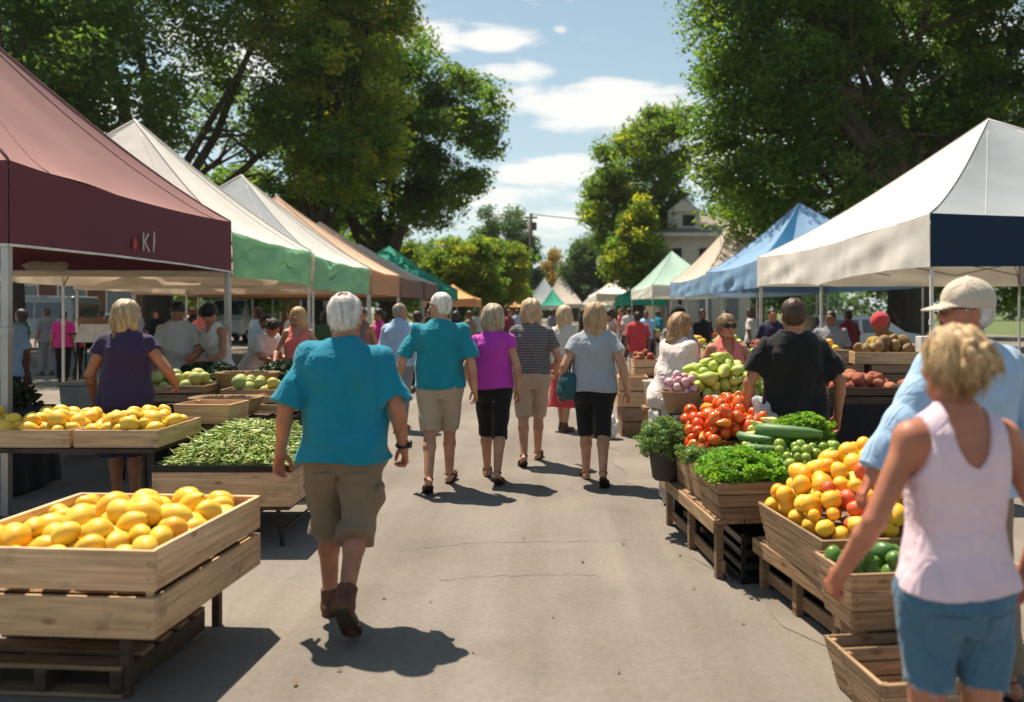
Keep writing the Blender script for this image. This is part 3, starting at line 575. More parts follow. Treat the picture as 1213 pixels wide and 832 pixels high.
tree('bright feathery yellow green tree beside the emerald tent peak', -5.7, 54, .22, [(0,0,4.3,2.2,2.2,2.1),(-1.8,0,3.6,1.6,1.4,1.9),(.8,.3,5.4,1.3,1.3,1.3),(-3.2,1,4.2,1.6,1.5,2.0),(1.6,0,3.2,1.2,1.2,1.2)], 19, 620, 45, .2, leaf_a, mat2=leaf_y, frac2=.25, limbs=8, clr=(.4,.8), fork=1.6)
tree('rounded lime green tree left of the utility pole', -3.3, 57, .22, [(0,0,4.3,1.8,2,2.2),(1.1,0,3.2,1.2,1.4,1.5),(-1,0,3.0,1.4,1.4,1.4),(-.7,.4,5.6,1.2,1.2,1.1),(1.5,-.3,4.9,1.0,1,1.0)], 20, 520, 45, .2, leaf_a, limbs=8, mat2=leaf_y, frac2=.35, clr=(.4,.8), fork=1.6)
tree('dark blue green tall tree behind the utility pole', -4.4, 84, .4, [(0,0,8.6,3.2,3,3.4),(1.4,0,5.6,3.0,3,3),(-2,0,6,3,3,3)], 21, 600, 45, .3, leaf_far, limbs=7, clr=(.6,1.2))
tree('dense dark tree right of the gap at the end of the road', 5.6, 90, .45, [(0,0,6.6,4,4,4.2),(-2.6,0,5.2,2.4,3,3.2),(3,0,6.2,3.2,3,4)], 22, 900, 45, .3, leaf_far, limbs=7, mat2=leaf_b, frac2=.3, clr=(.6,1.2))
tree('amber yellow tree in the gap at the end of the road', .4, 112, .35, [(0,0,6,2.6,2.6,3.2),(2,0,5.4,2,2,2.4),(-2,0,5.2,2,2,2.2)], 23, 350, 40, .36, pm('leaf_amber',(.26,.17,.03),var=.2,scale=.6,rough=.6,bump=0,transl=.4,trans_col=(.5,.32,.05),attr=True), limbs=6, clr=(.6,1.2))
for i, (x, y, h, lab) in enumerate([(-14,62,9,'dark tree behind the brick building, nearest the road'),(-9,70,8,'mid green tree behind the tall rounded tree'),(-24,64,11,'broad dark tree behind the middle of the brick building'),(-36,60,11,'broad dark tree behind the left end of the brick building'),
     (-1.5,120,6,'low green tree far beyond the end of the road, left of the amber tree'),(4,125,7,'low green tree far beyond the end of the road, right of the amber tree'),(15,60,12,'tall dark tree behind the grey house'),(24,50,11,'dark tree beyond the right edge tents'),(30,38,10,'dark tree at the far right behind the large white tent'),(12,95,10,'dark tree behind the dense tree right of the road gap'),(-9,95,8,'dark far tree left of the blue green tree'),(-15.5,44,10,'shaded tree standing left of the tall rounded tree')]):
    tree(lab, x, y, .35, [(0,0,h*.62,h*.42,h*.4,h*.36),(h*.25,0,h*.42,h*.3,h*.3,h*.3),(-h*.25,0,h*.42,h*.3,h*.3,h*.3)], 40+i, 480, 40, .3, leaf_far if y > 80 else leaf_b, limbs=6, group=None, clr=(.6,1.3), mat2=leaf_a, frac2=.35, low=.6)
# far woods closing the horizon
def woods(label_seed, xs, y, h):
    rs = np.random.RandomState(label_seed); n = 900; cent = np.stack([rs.uniform(xs[0],xs[1],n), y+rs.uniform(-6,6,n), np.zeros(n)],1)
    top = h*(.62+.25*np.sin(cent[:,0]*.11+label_seed)+.13*np.sin(cent[:,0]*.37)); cent[:,2] = rs.rand(n)**.7*top
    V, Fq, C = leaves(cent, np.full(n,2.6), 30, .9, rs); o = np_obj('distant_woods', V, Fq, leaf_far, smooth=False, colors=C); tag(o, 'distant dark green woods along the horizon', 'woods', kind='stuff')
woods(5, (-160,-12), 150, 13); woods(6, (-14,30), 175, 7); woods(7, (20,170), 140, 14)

# ------------------------------------------------------------------ utility pole and wire
up = empty('utility_pole', (gx(629,60),60,0), 0, 'dark wooden utility pole standing in the gap at the end of the road', 'utility pole')
MB().tube([(0,0,0),(0,0,gz(253,60))], [.16,.11], 10).build('shaft', pm('pole_wood',(.05,.04,.03)), up, smooth=True)
MB().box(-.45,.45,-.06,.06,gz(258,60)-.06,gz(258,60)+.06).build('cross_arm', _M['pole_wood'], up); MB().lathe([(.0,-.3),(.16,-.3),(.16,.25),(.0,.3)],10,(.25,0,gz(268,60))).build('transformer', frame_m, up)
wv = []
for k in range(21):
    t = k/20; wv.append((gx(629,60)+t*34, 60+t*6, gz(254,60)+1.6*t-1.2*4*t*(1-t)))
tag(MB().tube(wv, .03, 5).build('overhead_cable', frame_m), 'thin dark overhead cable running right from the utility pole', 'cable')
# ------------------------------------------------------------------ grey house at right
hs = empty('house', (0,0,0), 0, 'two storey grey beige house with a small roof dormer behind the right tents', 'house')
hw = pm('house_siding', (.66,.60,.52), rough=.8, bump=.6, bscale=1.2, stretch=(.01,.01,12), bdist=.03); hr = pm('house_roof', (.24,.20,.17), rough=.85, bump=.4, bscale=20, bdist=.02); tr_ = pm('house_trim', (.62,.58,.52), rough=.7)
glass = pm('dark_glass', (.03,.04,.05), rough=.08, bump=0, spec=.8, rvar=0)
MB().box(6.9,13.5,50,58,0,6.6).build('wall', hw, hs)
MB().add([(6.3,49.4,6.62),(14.1,49.4,6.62),(14.1,58.6,6.62),(6.3,58.6,6.62),(9.0,53.8,8.2),(12,53.8,8.2)],[(0,1,5,4),(1,2,5),(2,3,4,5),(3,0,4),(3,2,1,0)]).build('roof', hr, hs)
MB().box(6.28,14.12,49.36,49.42,6.42,6.64).box(6.26,6.32,49.36,58.6,6.42,6.64).build('eave_board', tr_, hs)
dm = MB().box(7.5,9.9,50.6,54,6.7,8.1).prism([(7.4,8.1),(10.0,8.1),(8.7,8.95)],50.4,54.2).build('dormer', hw, hs)
MB().box(8.6,9.5,50.56,50.6,7.2,7.9).build('pane', glass, dm)
for wx in (7.4, 9.6, 11.6):
    for z0 in (1.0, 4.2):
        f = MB().box(wx,wx+1.1,49.95,50.0,z0,z0+1.6).build('window', tr_, hs); MB().box(wx+.1,wx+1.0,49.93,49.95,z0+.1,z0+1.5).build('pane', glass, f)
MB().box(6.84,6.96,49.9,50.02,0,6.5).build('corner_board', tr_, hs)
MB().box(7.35,8.0,49.3,49.9,0,5.2).build('chimney', tr_, hs)
hs.scale = (.80,1,.93); hs.location = (1.15,0,0)
# ------------------------------------------------------------------ brick building far left
bk = empty('brick_building', (0,0,0), 0, 'long low reddish brick building behind the parked vehicles at left', 'building')
brick = pm('brick', (.11,.05,.035), (.17,.085,.06), scale=3, rough=.9, bump=.3)
MB().box(-52,-13,54,60,0,4.3).build('wall', brick, bk); MB().box(-52.3,-12.7,53.7,60.3,4.3,4.6).build('roof', pm('flat_roof',(.2,.18,.16)), bk)
for i in range(12):
    x = -50+i*3.1; f = MB().box(x,x+1.9,53.93,54,.9,3.3).build('window', tr_, bk); MB().box(x+.1,x+1.8,53.9,53.93,1.0,3.2).build('pane', glass, f)

# ------------------------------------------------------------------ parked vehicles
tyre_m = pm('tyre', (.02,.02,.02), rough=.85); chrome = pm('rim_metal', (.5,.5,.52), rough=.3, metal=.9, bump=0); lamp_r = pm('tail_lamp', (.35,.02,.02), rough=.2, bump=0); lamp_w = pm('head_lamp', (.75,.75,.7), rough=.15, bump=0)
def vehicle(label, cat, x, y, rz, kind, colr, name):
    """length along local X, front towards +X"""
    root = empty(name, (x,y,0), rz, label, cat, None); paint = pm('paint_'+name+str(len(_M)), colr, var=.04, rough=.28, bump=0, spec=.5, coat=.5, rvar=.04)
    if kind == 'van':
        L_, W_, prof_ = 5.2, 1.95, [(-2.6,.45),(-2.6,1.9),(-2.5,2.2),(1.0,2.28),(1.35,2.15),(2.0,1.35),(2.5,1.15),(2.62,.75),(2.6,.42)]
        wins = [(-2.1,-.9),(-.75,.4),(.5,1.25)]; wz = (1.3,1.95); ws = [(1.36,2.10),(1.98,1.38)]
    else:
        L_, W_, prof_ = 4.4, 1.78, [(-2.2,.4),(-2.22,.85),(-2.0,1.0),(-1.75,1.05),(-1.25,1.42),(-.3,1.5),(.35,1.44),(1.05,1.0),(2.0,.86),(2.2,.65),(2.2,.38)]
        wins = [(-1.25,-.4),(-.28,.55)]; wz = (.98,1.36); ws = [(.40,1.40),(1.0,1.02)]
    xs = [p[0] for p in prof_]; n = len(prof_)
    m = MB(); h = W_/2; secs = [(-h,.93),(-h*.93,1.0),(h*.93,1.0),(h,.93)]
    vs = []; zc = .75
    for yy, k in secs:
        for (px_,pz_) in prof_:
            tum = (1-.14*max(0,(pz_-1.0))/1.2)          # body narrows towards the roof
            vs.append((px_*(.985 if k<1 else 1), yy*tum, zc+(pz_-zc)*k if pz_>zc else pz_))
    fs = [tuple(range(n-1,-1,-1)), tuple(3*n+i for i in range(n))]
    for s in range(3):
        for i in range(n): j = (i+1)%n; fs.append((s*n+i,s*n+j,(s+1)*n+j,(s+1)*n+i))
    body = m.add(vs, fs).build('body', paint, root, bev=.05, smooth=False)
    for sgn in (-1,1):
        for (a,b) in wins:
            t0 = 1-.14*max(0,wz[0]-1)/1.2; t1 = 1-.14*max(0,wz[1]-1)/1.2; y0 = sgn*(h*t0*1.0+.012); y1 = sgn*(h*t1+.012); s_ = .18 if kind != 'van' else .05
            w_ = MB(); p = [(a,y0,wz[0]),(b,y0,wz[0]),(b-(s_ if b>.3 else 0),y1,wz[1]),(a+(s_ if a<-1 else 0),y1,wz[1])]
            w_.hexa([p[0],p[1],(p[1][0],p[1][1]-sgn*.04,p[1][2]),(p[0][0],p[0][1]-sgn*.04,p[0][2]),p[3],p[2],(p[2][0],p[2][1]-sgn*.04,p[2][2]),(p[3][0],p[3][1]-sgn*.04,p[3][2])]); w_.build('side_window', glass, root)
    (xa,za_),(xb,zb_) = ws; dx, dz = .02, .02
    MB().add([(xa+dx,-h*.8,za_+dz),(xa+dx,h*.8,za_+dz),(xb+dx,h*.86,zb_+dz),(xb+dx,-h*.86,zb_+dz)],[(0,1,2,3)]).build('windscreen', glass, root)
    xr = min(xs)-.012; zt = 1.85 if kind == 'van' else 1.34
    if kind == 'van': MB().box(xr,xr+.03,-h*.75,h*.75,1.25,1.9).build('rear_window', glass, root)
    else: MB().add([(-1.78,-h*.8,1.06),(-1.78,h*.8,1.06),(-1.3,h*.74,1.43),(-1.3,-h*.74,1.43)],[(3,2,1,0)]).build('rear_window', glass, root)
    for sgn in (-1,1):
        MB().box(max(xs)-.05,max(xs)+.015,sgn*h*.62-.16,sgn*h*.62+.16,.62,.78).build('headlight', lamp_w, root, bev=.02); MB().box(xr,xr+.05,sgn*h*.78-.09,sgn*h*.78+.09,.7,1.05 if kind=='van' else .85).build('tail_light', lamp_r, root, bev=.02)
    MB().box(max(xs)-.1,max(xs)+.05,-h*.9,h*.9,.32,.5).build('bumper', tyre_m, root, bev=.03); MB().box(xr-.04,xr+.1,-h*.9,h*.9,.32,.5).build('bumper', tyre_m, root, bev=.03)
    for wx in (-L_*.3, L_*.31):
        for sgn in (-1,1):
            a = MB(); a.lathe([(.20,-.1),(.31,-.1),(.33,-.06),(.33,.06),(.31,.1),(.20,.1)],22); ty = a.build('wheel', tyre_m, root, smooth=True, loc=(wx,sgn*(h-.08),.33), rot=(R(90),0,0))
            a = MB(); a.lathe([(.0,-.09),(.19,-.085),(.2,.0),(.19,.085),(0,.09)],16); a.build('rim', chrome, ty, smooth=True)
    return root
vehicle('silver grey van parked beyond the stalls at the left edge', 'van', gx(38,36), 36, R(172), 'van', (.26,.27,.28), 'parked_van')
vehicle('dark blue car parked right of the silver grey van', 'car', gx(112,38), 38, R(-96), 'car', (.03,.05,.09), 'parked_car')
vehicle('black car parked behind the woman in the navy dress', 'car', gx(165,39), 39, R(-90), 'car', (.02,.02,.025), 'parked_car')
vehicle('red car parked behind the man in the white T-shirt', 'car', gx(208,40), 40, R(-88), 'car', (.25,.03,.03), 'parked_car')
vehicle('white van parked behind the woman in the white tank top', 'van', gx(286,44), 44, R(-92), 'van', (.5,.49,.47), 'parked_van')
vehicle('pale car parked left of the silver grey van', 'car', gx(-20,37), 37, R(-90), 'car', (.4,.42,.42), 'parked_car')
vehicle('white car seen beyond the potatoes under the large white tent', 'car', gx(1030,24), 25, R(8), 'car', (.66,.65,.62), 'parked_car')
# ------------------------------------------------------------------ people
skin_m = pm('skin', (.80,.74,.72), (1.08,1.06,1.05), scale=11, rough=.5, bump=.12, bscale=220, bdist=.002, spec=.35, attr=True, sss=.08)
hair_m = pm('hair', (.80,.80,.80), (1.25,1.25,1.25), scale=55, stretch=(1,1,.12), rough=.5, bump=.6, bscale=90, bdist=.006, spec=.4, attr=True, rvar=.1)
def cloth(name, c, **k):
    d = dict(var=.07, scale=5, rough=.85, bump=.3, bscale=420, bdist=.0015, sheen=.15, spec=.2, rvar=.03, wrinkle=.42); d.update(k); return pm('cloth_'+name, c, **d)
leather = pm('leather_brown', (.075,.03,.018), (.13,.055,.03), scale=12, rough=.6, bump=.3, bscale=50, bdist=.004); sole_m = pm('sole', (.03,.022,.018), rough=.8)
black_pl = pm('black_plastic', (.012,.012,.012), rough=.25, bump=0)
SK = {'tan':(.42,.19,.11), 'light':(.52,.27,.17), 'fair':(.58,.33,.22), 'brown':(.22,.10,.06), 'red':(.46,.19,.115)}
M_PROF = dict(z=[.80,.88,.96,1.04,1.12,1.20,1.28,1.36,1.42,1.46,1.50], a=[.14,.172,.170,.158,.152,.156,.168,.172,.150,.10,.062], b=[.105,.122,.116,.106,.103,.107,.115,.112,.095,.075,.058], y=[0,-.012,-.008,.006,.012,.010,.004,-.004,-.010,-.012,-.012])
F_PROF = dict(z=M_PROF['z'], a=[.150,.180,.172,.146,.130,.132,.144,.148,.128,.085,.052], b=[.112,.128,.114,.100,.093,.098,.112,.108,.088,.068,.052], y=M_PROF['y'])
def profile(sex, k, hip=1, waist=1, chest=1, belly=0):
    p = M_PROF if sex == 'm' else F_PROF; z = np.array(p['z']); f = np.interp(z, [.88,1.08,1.32,1.46], [hip,waist,chest,min(chest,1.05)])
    y = np.array(p['y']); bl = belly*np.exp(-((z-1.08)/.13)**2)
    return z*k, np.array(p['a'])*f*k, (np.array(p['b'])*f+bl*.5)*k, (y+bl*.5)*k
def ik(s, t, l1, l2, pole):
    s = np.array(s,float); t = np.array(t,float); d = t-s; L_ = np.linalg.norm(d); L_ = min(L_, (l1+l2)*.995); d = d/np.linalg.norm(d); t = s+d*L_
    a = (l1*l1-l2*l2+L_*L_)/(2*L_); h = math.sqrt(max(0,l1*l1-a*a)); p = np.array(pole,float); p -= d*(p@d); p /= np.linalg.norm(p)+1e-9
    return s+d*a+p*h, t
def person(label, x, y, face, H=1.72, sex='m', h=.009, skin='tan', legs=((6,4,0),(-6,6,0)), wrists=None, poles=None, lean=0, head=(0,0), bw=(1,1,1), belly=0, armw=1, legw=1,
           top=None, bottom=None, hair=None, shoes='sandal', hat=None, glasses=False, face_on=False, seed=1, palm=None, curl=(.55,.55), shw=1, nolegs=False, group=None, watch=None, hipw=.09, footz=0, neck=1, headk=1, shz=1.392):
    k = H/1.75; rs = random.Random(seed); root = empty('person', (x,y,footz), R(face), label, 'person', group)
    prof = profile(sex, k, *bw[:1], bw[1], bw[2], belly)
    # --- joints
    sw = (.182 if sex == 'm' else .158)*shw*k; L1, L2 = .43*k, .42*k
    J = {}
    for i, s in enumerate((-1,1)):
        p, kn, fp = legs[i]; p = R(p); q = p-R(kn); hip = np.array([s*hipw*k,0,0.]); kne = hip+L1*np.array([s*-.02,math.sin(p),-math.cos(p)]); ank = kne+L2*np.array([s*-.012,math.sin(q),-math.cos(q)])
        f = R(fp); fd = np.array([s*.12,math.cos(f),math.sin(f)]); up_ = np.array([0,-math.sin(f),math.cos(f)])
        J[i] = (hip,kne,ank,fd,up_)
    low = min(min((j[2]-j[4]*.07*k)[2], (j[2]-j[4]*.075*k+j[3]*.17*k)[2], (j[2]-j[4]*.07*k-j[3]*.05*k)[2]) for j in J.values())
    pz = -low; J = {i: (j[0]+[0,0,pz], j[1]+[0,0,pz], j[2]+[0,0,pz], j[3], j[4]) for i, j in J.items()}; dz = pz-.925*k      # torso tables assume hips at .925
    T = lambda v: np.array(v, float)
    lr = R(lean)
    def lz(v):      # lean the upper body forward about the hips
        v = T(v); z = v[2]-pz; yy = v[1]; return np.array([v[0], yy*math.cos(lr)+z*math.sin(lr), pz+z*math.cos(lr)-yy*math.sin(lr)])
    zt = prof[0]+dz; yo = prof[3]+np.sin(lr)*np.maximum(0,zt-pz); zt2 = pz+(zt-pz)*np.where(zt>pz, math.cos(lr), 1)
    sho = [lz((s*sw,-.012*k,(shz)*k+dz)) for s in (-1,1)]
    A1, A2 = .285*k, .245*k; arms = []
    for i, s in enumerate((-1,1)):
        wv_ = wrists[i] if wrists and wrists[i] is not None else (s*.09, .02, -.51)
        el_, wr_ = ik(sho[i], sho[i]+T(wv_)*k, A1, A2, (poles[i] if poles and poles[i] is not None else (s*.5,-1,0))); arms.append((sho[i],el_,wr_))
    hc = lz((0,.012*k,1.625*k+dz)); hy, hp = head; HM = rot_z(R(hy))@rot_x(R(hp)-lr*.5)
    lo = np.min([v for a in arms for v in a]+[j[m] for j in J.values() for m in (0,1,2)]+[hc],0)-.22; hi = np.max([v for a in arms for v in a]+[j[m] for j in J.values() for m in (0,1,2)]+[hc],0)+.22; lo[2] = -.02; hi[2] = hc[2]+.17
    # --- body
    B = Field(lo, hi, h); kk = .03
    pa_, pb_ = prof[1].copy(), prof[2].copy(); pa_[0] *= .74; pb_[0] *= .74; B.prof(zt2, pa_, pb_, [0]*len(zt), yo, k=.02)
    hk = k*headk
    B.cone(lz((0,-.018*k,1.44*k+dz)), hc+HM@T((0,-.015,-.05))*hk, .056*k*neck*(1 if sex=='m' else .86), .052*k*neck*(1 if sex=='m' else .84), k=.035)
    for s in (-1,1): B.cone(lz((s*.034*k,-.02*k,1.455*k+dz)), lz((s*sw*.86,-.014*k,(shz+.010)*k+dz)), .040*k, .044*k, k=.04)
    if sex == 'f':
        for s in (-1,1): B.ell(lz((s*.068*k,.085*k*bw[2],1.27*k+dz)), (.062*k*bw[2],.055*k*bw[2],.06*k), k=.03)
    for i, (S_,E_,W_) in enumerate(arms):
        B.ell(S_, (.046*k*armw,.046*k*armw,.050*k), k=.04); B.cone(S_, E_, .046*k*armw, .037*k*armw, k=.03); m = E_+(W_-E_)*.28
        B.cone(E_, m, .034*k*armw, .038*k*armw, k=.010); B.cone(m, W_, .0375*k*armw, .025*k*(.5+.5*armw), k=.012)
    for i, (hp_,kn_,an_,fd,up_) in J.items():
        s = (-1,1)[i]
        B.cone(hp_+T((0,0,-.02)), kn_, .088*k*legw, .056*k*(.5+.5*legw), k=.03)
        m = kn_+(an_-kn_)*.30; back = np.cross(T((1,0,0)), (an_-kn_)/np.linalg.norm(an_-kn_)); back = back if back[1] < 0 else -back
        B.cone(kn_, m+back*.014*k, .052*k*(.5+.5*legw), .056*k*(.4+.6*legw), k=.02); B.cone(m+back*.014*k, an_, .054*k*(.4+.6*legw), .035*k, k=.02)
        toe = an_+fd*.155*k-up_*.052*k; B.cone(an_-up_*.035*k-fd*.035*k, toe, .034*k, .026*k, k=.025); B.ell(toe-fd*.01*k, (.042*k,.045*k,.022*k), k=.02)
        for t in range(5):
            lat = (t-2)*.0165*k*-s; tl = (.052-.005*t)*k; c0 = toe+T((lat,0,0))+fd*.01*k; B.cone(c0, c0+fd*tl-up_*.004, .0125*k-.0012*t*k, .0095*k-.0008*t*k, k=.006)
    # head
    E = lambda c, r, kq=.02, op='u': B.ell(T(c)*hk, T(r)*hk, kq, op, HM, hc)
    Cn = lambda a, b, ra, rb, kq=.012, op='u': B.cone(hc+HM@(T(a)*hk), hc+HM@(T(b)*hk), ra*hk, rb*hk, kq, op)
    E((0,-.012,.025),(.077,.094,.092)); E((0,.028,-.03),(.062,.066,.085),.03); E((0,.058,-.088),(.03,.028,.024),.03)
    for s in (-1,1):
        E((s*.078,-.008,-.012),(.011,.019,.032),.008); Cn((s*.05,.0,-.06),(s*.02,.06,-.088),.022,.02,.03); E((s*.038,.074,-.022),(.022,.016,.02),.02)
    E((0,.082,.028),(.05,.018,.014),.02)
    if face_on or h < .0095:
        for s in (-1,1): E((s*.031,.100,.008),(.018,.013,.012),.012,'s'); E((s*.031,.083,.008),(.0125,.0125,.0125),.004)
        Cn((0,.092,.012),(0,.110,-.026),.009,.0125); E((0,.100,-.032),(.018,.012,.009),.008); E((0,.088,-.058),(.023,.012,.0062),.006); E((0,.086,-.068),(.019,.012,.0066),.006)
    # hands
    hands = []
    for i, (S_,E_,W_) in enumerate(arms):
        s = (-1,1)[i]; u = (W_-E_)/np.linalg.norm(W_-E_); n_ = T(palm[i] if palm and palm[i] is not None else (-s*.9,-.35,0)); n_ -= u*(n_@u); n_ /= np.linalg.norm(n_)
        sd_ = np.cross(u, n_)*s                                   # towards the thumb
        sd_ = sd_ if True else sd_
        kd = k*.98; hz = max(h*.75, .0085*k)
        B.cone(W_-u*.01*k, W_+u*.03*k, .024*k, .022*k, k=.015)
        for f in range(4):
            lat = (.028-.0185*f)*kd; B.cone(W_+u*.02*kd+sd_*lat*.6, W_+u*.085*kd+sd_*lat, .0145*kd, max(.0105*kd,hz), k=.012)
        Ls = [.072,.080,.074,.058]
        for f in range(4):
            lat = (.028-.0185*f)*kd; a = W_+u*.085*kd+sd_*lat; c = curl[i]*(1+.13*f); spread = sd_*(.10-.07*f)
            d1 = u*math.cos(c*.6)+n_*math.sin(c*.6)+spread; d2 = u*math.cos(c*1.6)+n_*math.sin(c*1.6)+spread*.6; d3 = u*math.cos(c*2.4)+n_*math.sin(c*2.4); l = Ls[f]*kd
            b = a+d1*l*.45; e = b+d2*l*.32; g = e+d3*l*.23
            B.cone(a, b, max(.0098*kd,hz*.95), max(.0088*kd,hz*.85), k=.004); B.cone(b, e, max(.0088*kd,hz*.85), max(.0078*kd,hz*.8), k=.004); B.cone(e, g, max(.0078*kd,hz*.8), max(.0068*kd,hz*.75), k=.004)
        a = W_+u*.025*kd+sd_*.026*kd+n_*.006*kd; b = a+(u*.72+sd_*.62+n_*.35)*.040*kd; e = b+(u*.92+sd_*.22+n_*.35)*.034*kd; g = e+(u*.95+n_*.3-sd_*.05)*.024*kd
        B.cone(a, b, .0165*kd, .0125*kd, k=.012); B.cone(b, e, max(.0115*kd,hz), max(.0105*kd,hz*.9), k=.004); B.cone(e, g, max(.0105*kd,hz*.9), max(.0085*kd,hz*.8), k=.004)
        hands.append((W_,u,sd_,n_))
    V, Q = B.mesh()
    base = np.array(SK[skin]); C = np.tile(base, (len(V),1)); r_ = np.random.RandomState(seed)
    C *= (1+.08*np.sin(V[:,0]*31+seed)*np.sin(V[:,2]*23)+.03*r_.randn(len(V)))[:,None]
    hl = (V-hc)@HM/hk
    inh = (np.linalg.norm(hl,axis=1) < .2)
    if face_on or h < .0095:
        def paint(c, r, colr, f=1.0):
            d = np.linalg.norm((hl-T(c))/T(r),axis=1); m = inh&(d<1); C[m] = C[m]*(1-f)+T(colr)*f
        paint((0,.1,-.063),(.026,.03,.011), (.42,.11,.09), .75)
        hcg = hair[1] if hair else (.1,.07,.05)
        for s in (-1,1):
            paint((s*.031,.094,.008),(.013,.02,.0075),(.62,.58,.55),.85); paint((s*.031,.098,.008),(.0062,.02,.0065),(.03,.02,.015),1)
            paint((s*.033,.09,.032),(.022,.02,.0055), tuple(c*.5 for c in hcg), .7); paint((s*.031,.094,.0165),(.015,.02,.0035),(.06,.035,.03),.7)
            paint((s*.04,.07,-.035),(.022,.03,.018), (SK[skin][0]*1.12,SK[skin][1]*.8,SK[skin][2]*.8), .45)
    for (W_,u,sd_,n_) in hands:      # ruddier fingers
        m = np.linalg.norm(V-(W_+u*.1*k),axis=1) < .08; C[m] *= T((1.05,.88,.86))
    np_obj('body', V, Q, skin_m, root, colors=C)
    # --- clothes
    def lower(spec):
        kind, m, hem = spec['kind'], spec['m'], spec['hem']*k; wd = spec.get('w',1); hh = max(h, .007)
        Fd = Field((min(lo[0],-.35),lo[1]-.05,hem-.04), (max(hi[0],.35),hi[1]+.05,pz+.2*k), hh); e = spec.get('ease',.014)
        wt = (spec.get('waist',1.03) if not top else min(spec.get('waist',1.03), top['hem']+(.045 if kind not in ('skirt','dress') else .06)))*k+dz
        if kind in ('skirt','dress'):
            zz = np.concatenate([[hem, (hem+prof[0][1]+dz)/2], zt[1:6]]); fl = spec.get('flare',1.15)
            Fd.prof(zz, np.concatenate([[prof[1][1]*fl+e, prof[1][1]*(1+fl)/2+e], prof[1][1:6]+e]), np.concatenate([[prof[2][1]*fl+e, prof[2][1]*(1+fl)/2+e], prof[2][1:6]+e]), [0]*7, np.concatenate([[0,0], prof[3][1:6]]), k=.01, p=2.2)
        else:
            Fd.prof(zt2, prof[1]+e, prof[2]+e, [0]*len(zt), yo, k=.01)
            for i, (hp_,kn_,an_,fd,up_) in J.items():
                path = [hp_,kn_,an_]; 
                top_ = hp_+T((0,0,-.03)); kd_ = kn_-top_; tk = (top_[2]-hem)/(top_[2]-kn_[2])
                r0 = .060*k*legw*wd+e
                if tk <= 1.02:
                    end = top_+kd_*tk; r1 = .098*k*legw*(.55+.45*wd)+e; r0 = (.088+(.056-.088)*tk)*k*legw*wd+e
                    Fd.cone(top_, end, r1, r0, k=.02, cut=True)
                else:
                    r1 = .092*k*legw*(.6+.4*wd)+e; Fd.cone(top_, kn_, r1, .058*k*legw*wd+e, k=.02); t2 = min(.93,(kn_[2]-hem)/(kn_[2]-an_[2])); Fd.cone(kn_, kn_+(an_-kn_)*t2, .062*k*legw*wd+e, (.060-.012*t2)*k*wd+e+.006, k=.015, cut=True)
                if spec.get('cargo'):
                    pc = top_+kd_*min(.6,tk*.62)+T(((-1,1)[i]*r0*.93,0,0)); Fd.ell(pc, (.026,.075,.085), k=.02); Fd.ell(pc+T(((-1,1)[i]*.012,0,.062)), (.022,.082,.02), k=.008)
        Fd.plane((0,0,1), wt)
        if spec.get('cargo') or spec.get('pockets'):
            for s in (-1,1):     # back pockets sit a few millimetres proud
                c = T((s*.078*k, -prof[2][1]-.012, .93*k+dz)); q = Fd.sl(c-.1, c+.1)
                if Fd.D[q].size:
                    X, Y, Z = Fd.P(q); m_ = np.clip((.058*k-np.abs(X-c[0]))/.006,0,1)*np.clip((.062*k-np.abs(Z-c[2]))/.006,0,1)*(Y<0); Fd.D[q] -= (.005*m_).astype(np.float32)
        Fd.disp(wr(seed+50, 13, spec.get('wr',.004)))
        V, Q = Fd.mesh(); o = np_obj(spec.get('name', {'shorts':'shorts','capri':'trousers','skirt':'skirt','dress':'skirt'}.get(kind,kind)), V, Q, m, root)
        if spec.get('patch'):
            def sy(x_, z_):
                q = (np.abs(V[:,0]-x_) < .02)&(np.abs(V[:,2]-z_) < .02)&(V[:,1] < 0)
                if not q.any(): return -.15
                d_ = np.hypot(V[q,0]-x_, V[q,2]-z_)+.003; w_ = 1/d_**2; return float((V[q,1]*w_).sum()/w_.sum())
            def patch_(nm, pts, off, th=.004):
                rows, cols = len(pts), len(pts[0]); vs = []
                for rw in pts:
                    for (x_,z_) in rw: vs.append((x_, sy(x_,z_)-off, z_))
                fs = [(j*cols+i,j*cols+i+1,(j+1)*cols+i+1,(j+1)*cols+i) for j in range(rows-1) for i in range(cols-1)]
                b_ = len(vs); vs += [(x_,y_+off+.004,z_) for x_,y_,z_ in vs]; rim = [i for i in range(cols)]+[j*cols+cols-1 for j in range(1,rows)]+[(rows-1)*cols+i for i in range(cols-2,-1,-1)]+[j*cols for j in range(rows-2,0,-1)]
                fs += [(rim[i],rim[(i+1)%len(rim)],rim[(i+1)%len(rim)]+b_,rim[i]+b_) for i in range(len(rim))]
                m_ = MB(); m_.v = vs; m_.f = fs; return m_.build(nm, m, o, smooth=False)
            top_z = wt-.05*k if not top else (top['hem']*k+dz-.03*k)
            for s in (-1,1):
                c_ = s*.088*k; w2, h2 = .058*k, .125*k; zt_ = top_z-.03*k
                patch_('pocket', [[(c_+(-w2+2*w2*i/8)*(1-.10*j/8), zt_-h2*j/8+(-.016*k*(1-abs(-1+2*i/8)) if j==8 else 0)) for i in range(9)] for j in range(9)], .0045)
                if spec.get('cargo'): patch_('pocket_flap', [[(c_+(-w2+2*w2*i/8)*1.06, zt_+.008-.045*k*j/3) for i in range(9)] for j in range(4)], .010)
            sm_ = MB(); cr_ = [(0,top_z-.02-i*.016*k) for i in range(16)]; sm_.tube([(x_,sy(x_,z_)+.001,z_) for x_,z_ in cr_ if z_ > pz-.17*k], .0025, 5); sm_.v and sm_.build('seam', m, o)
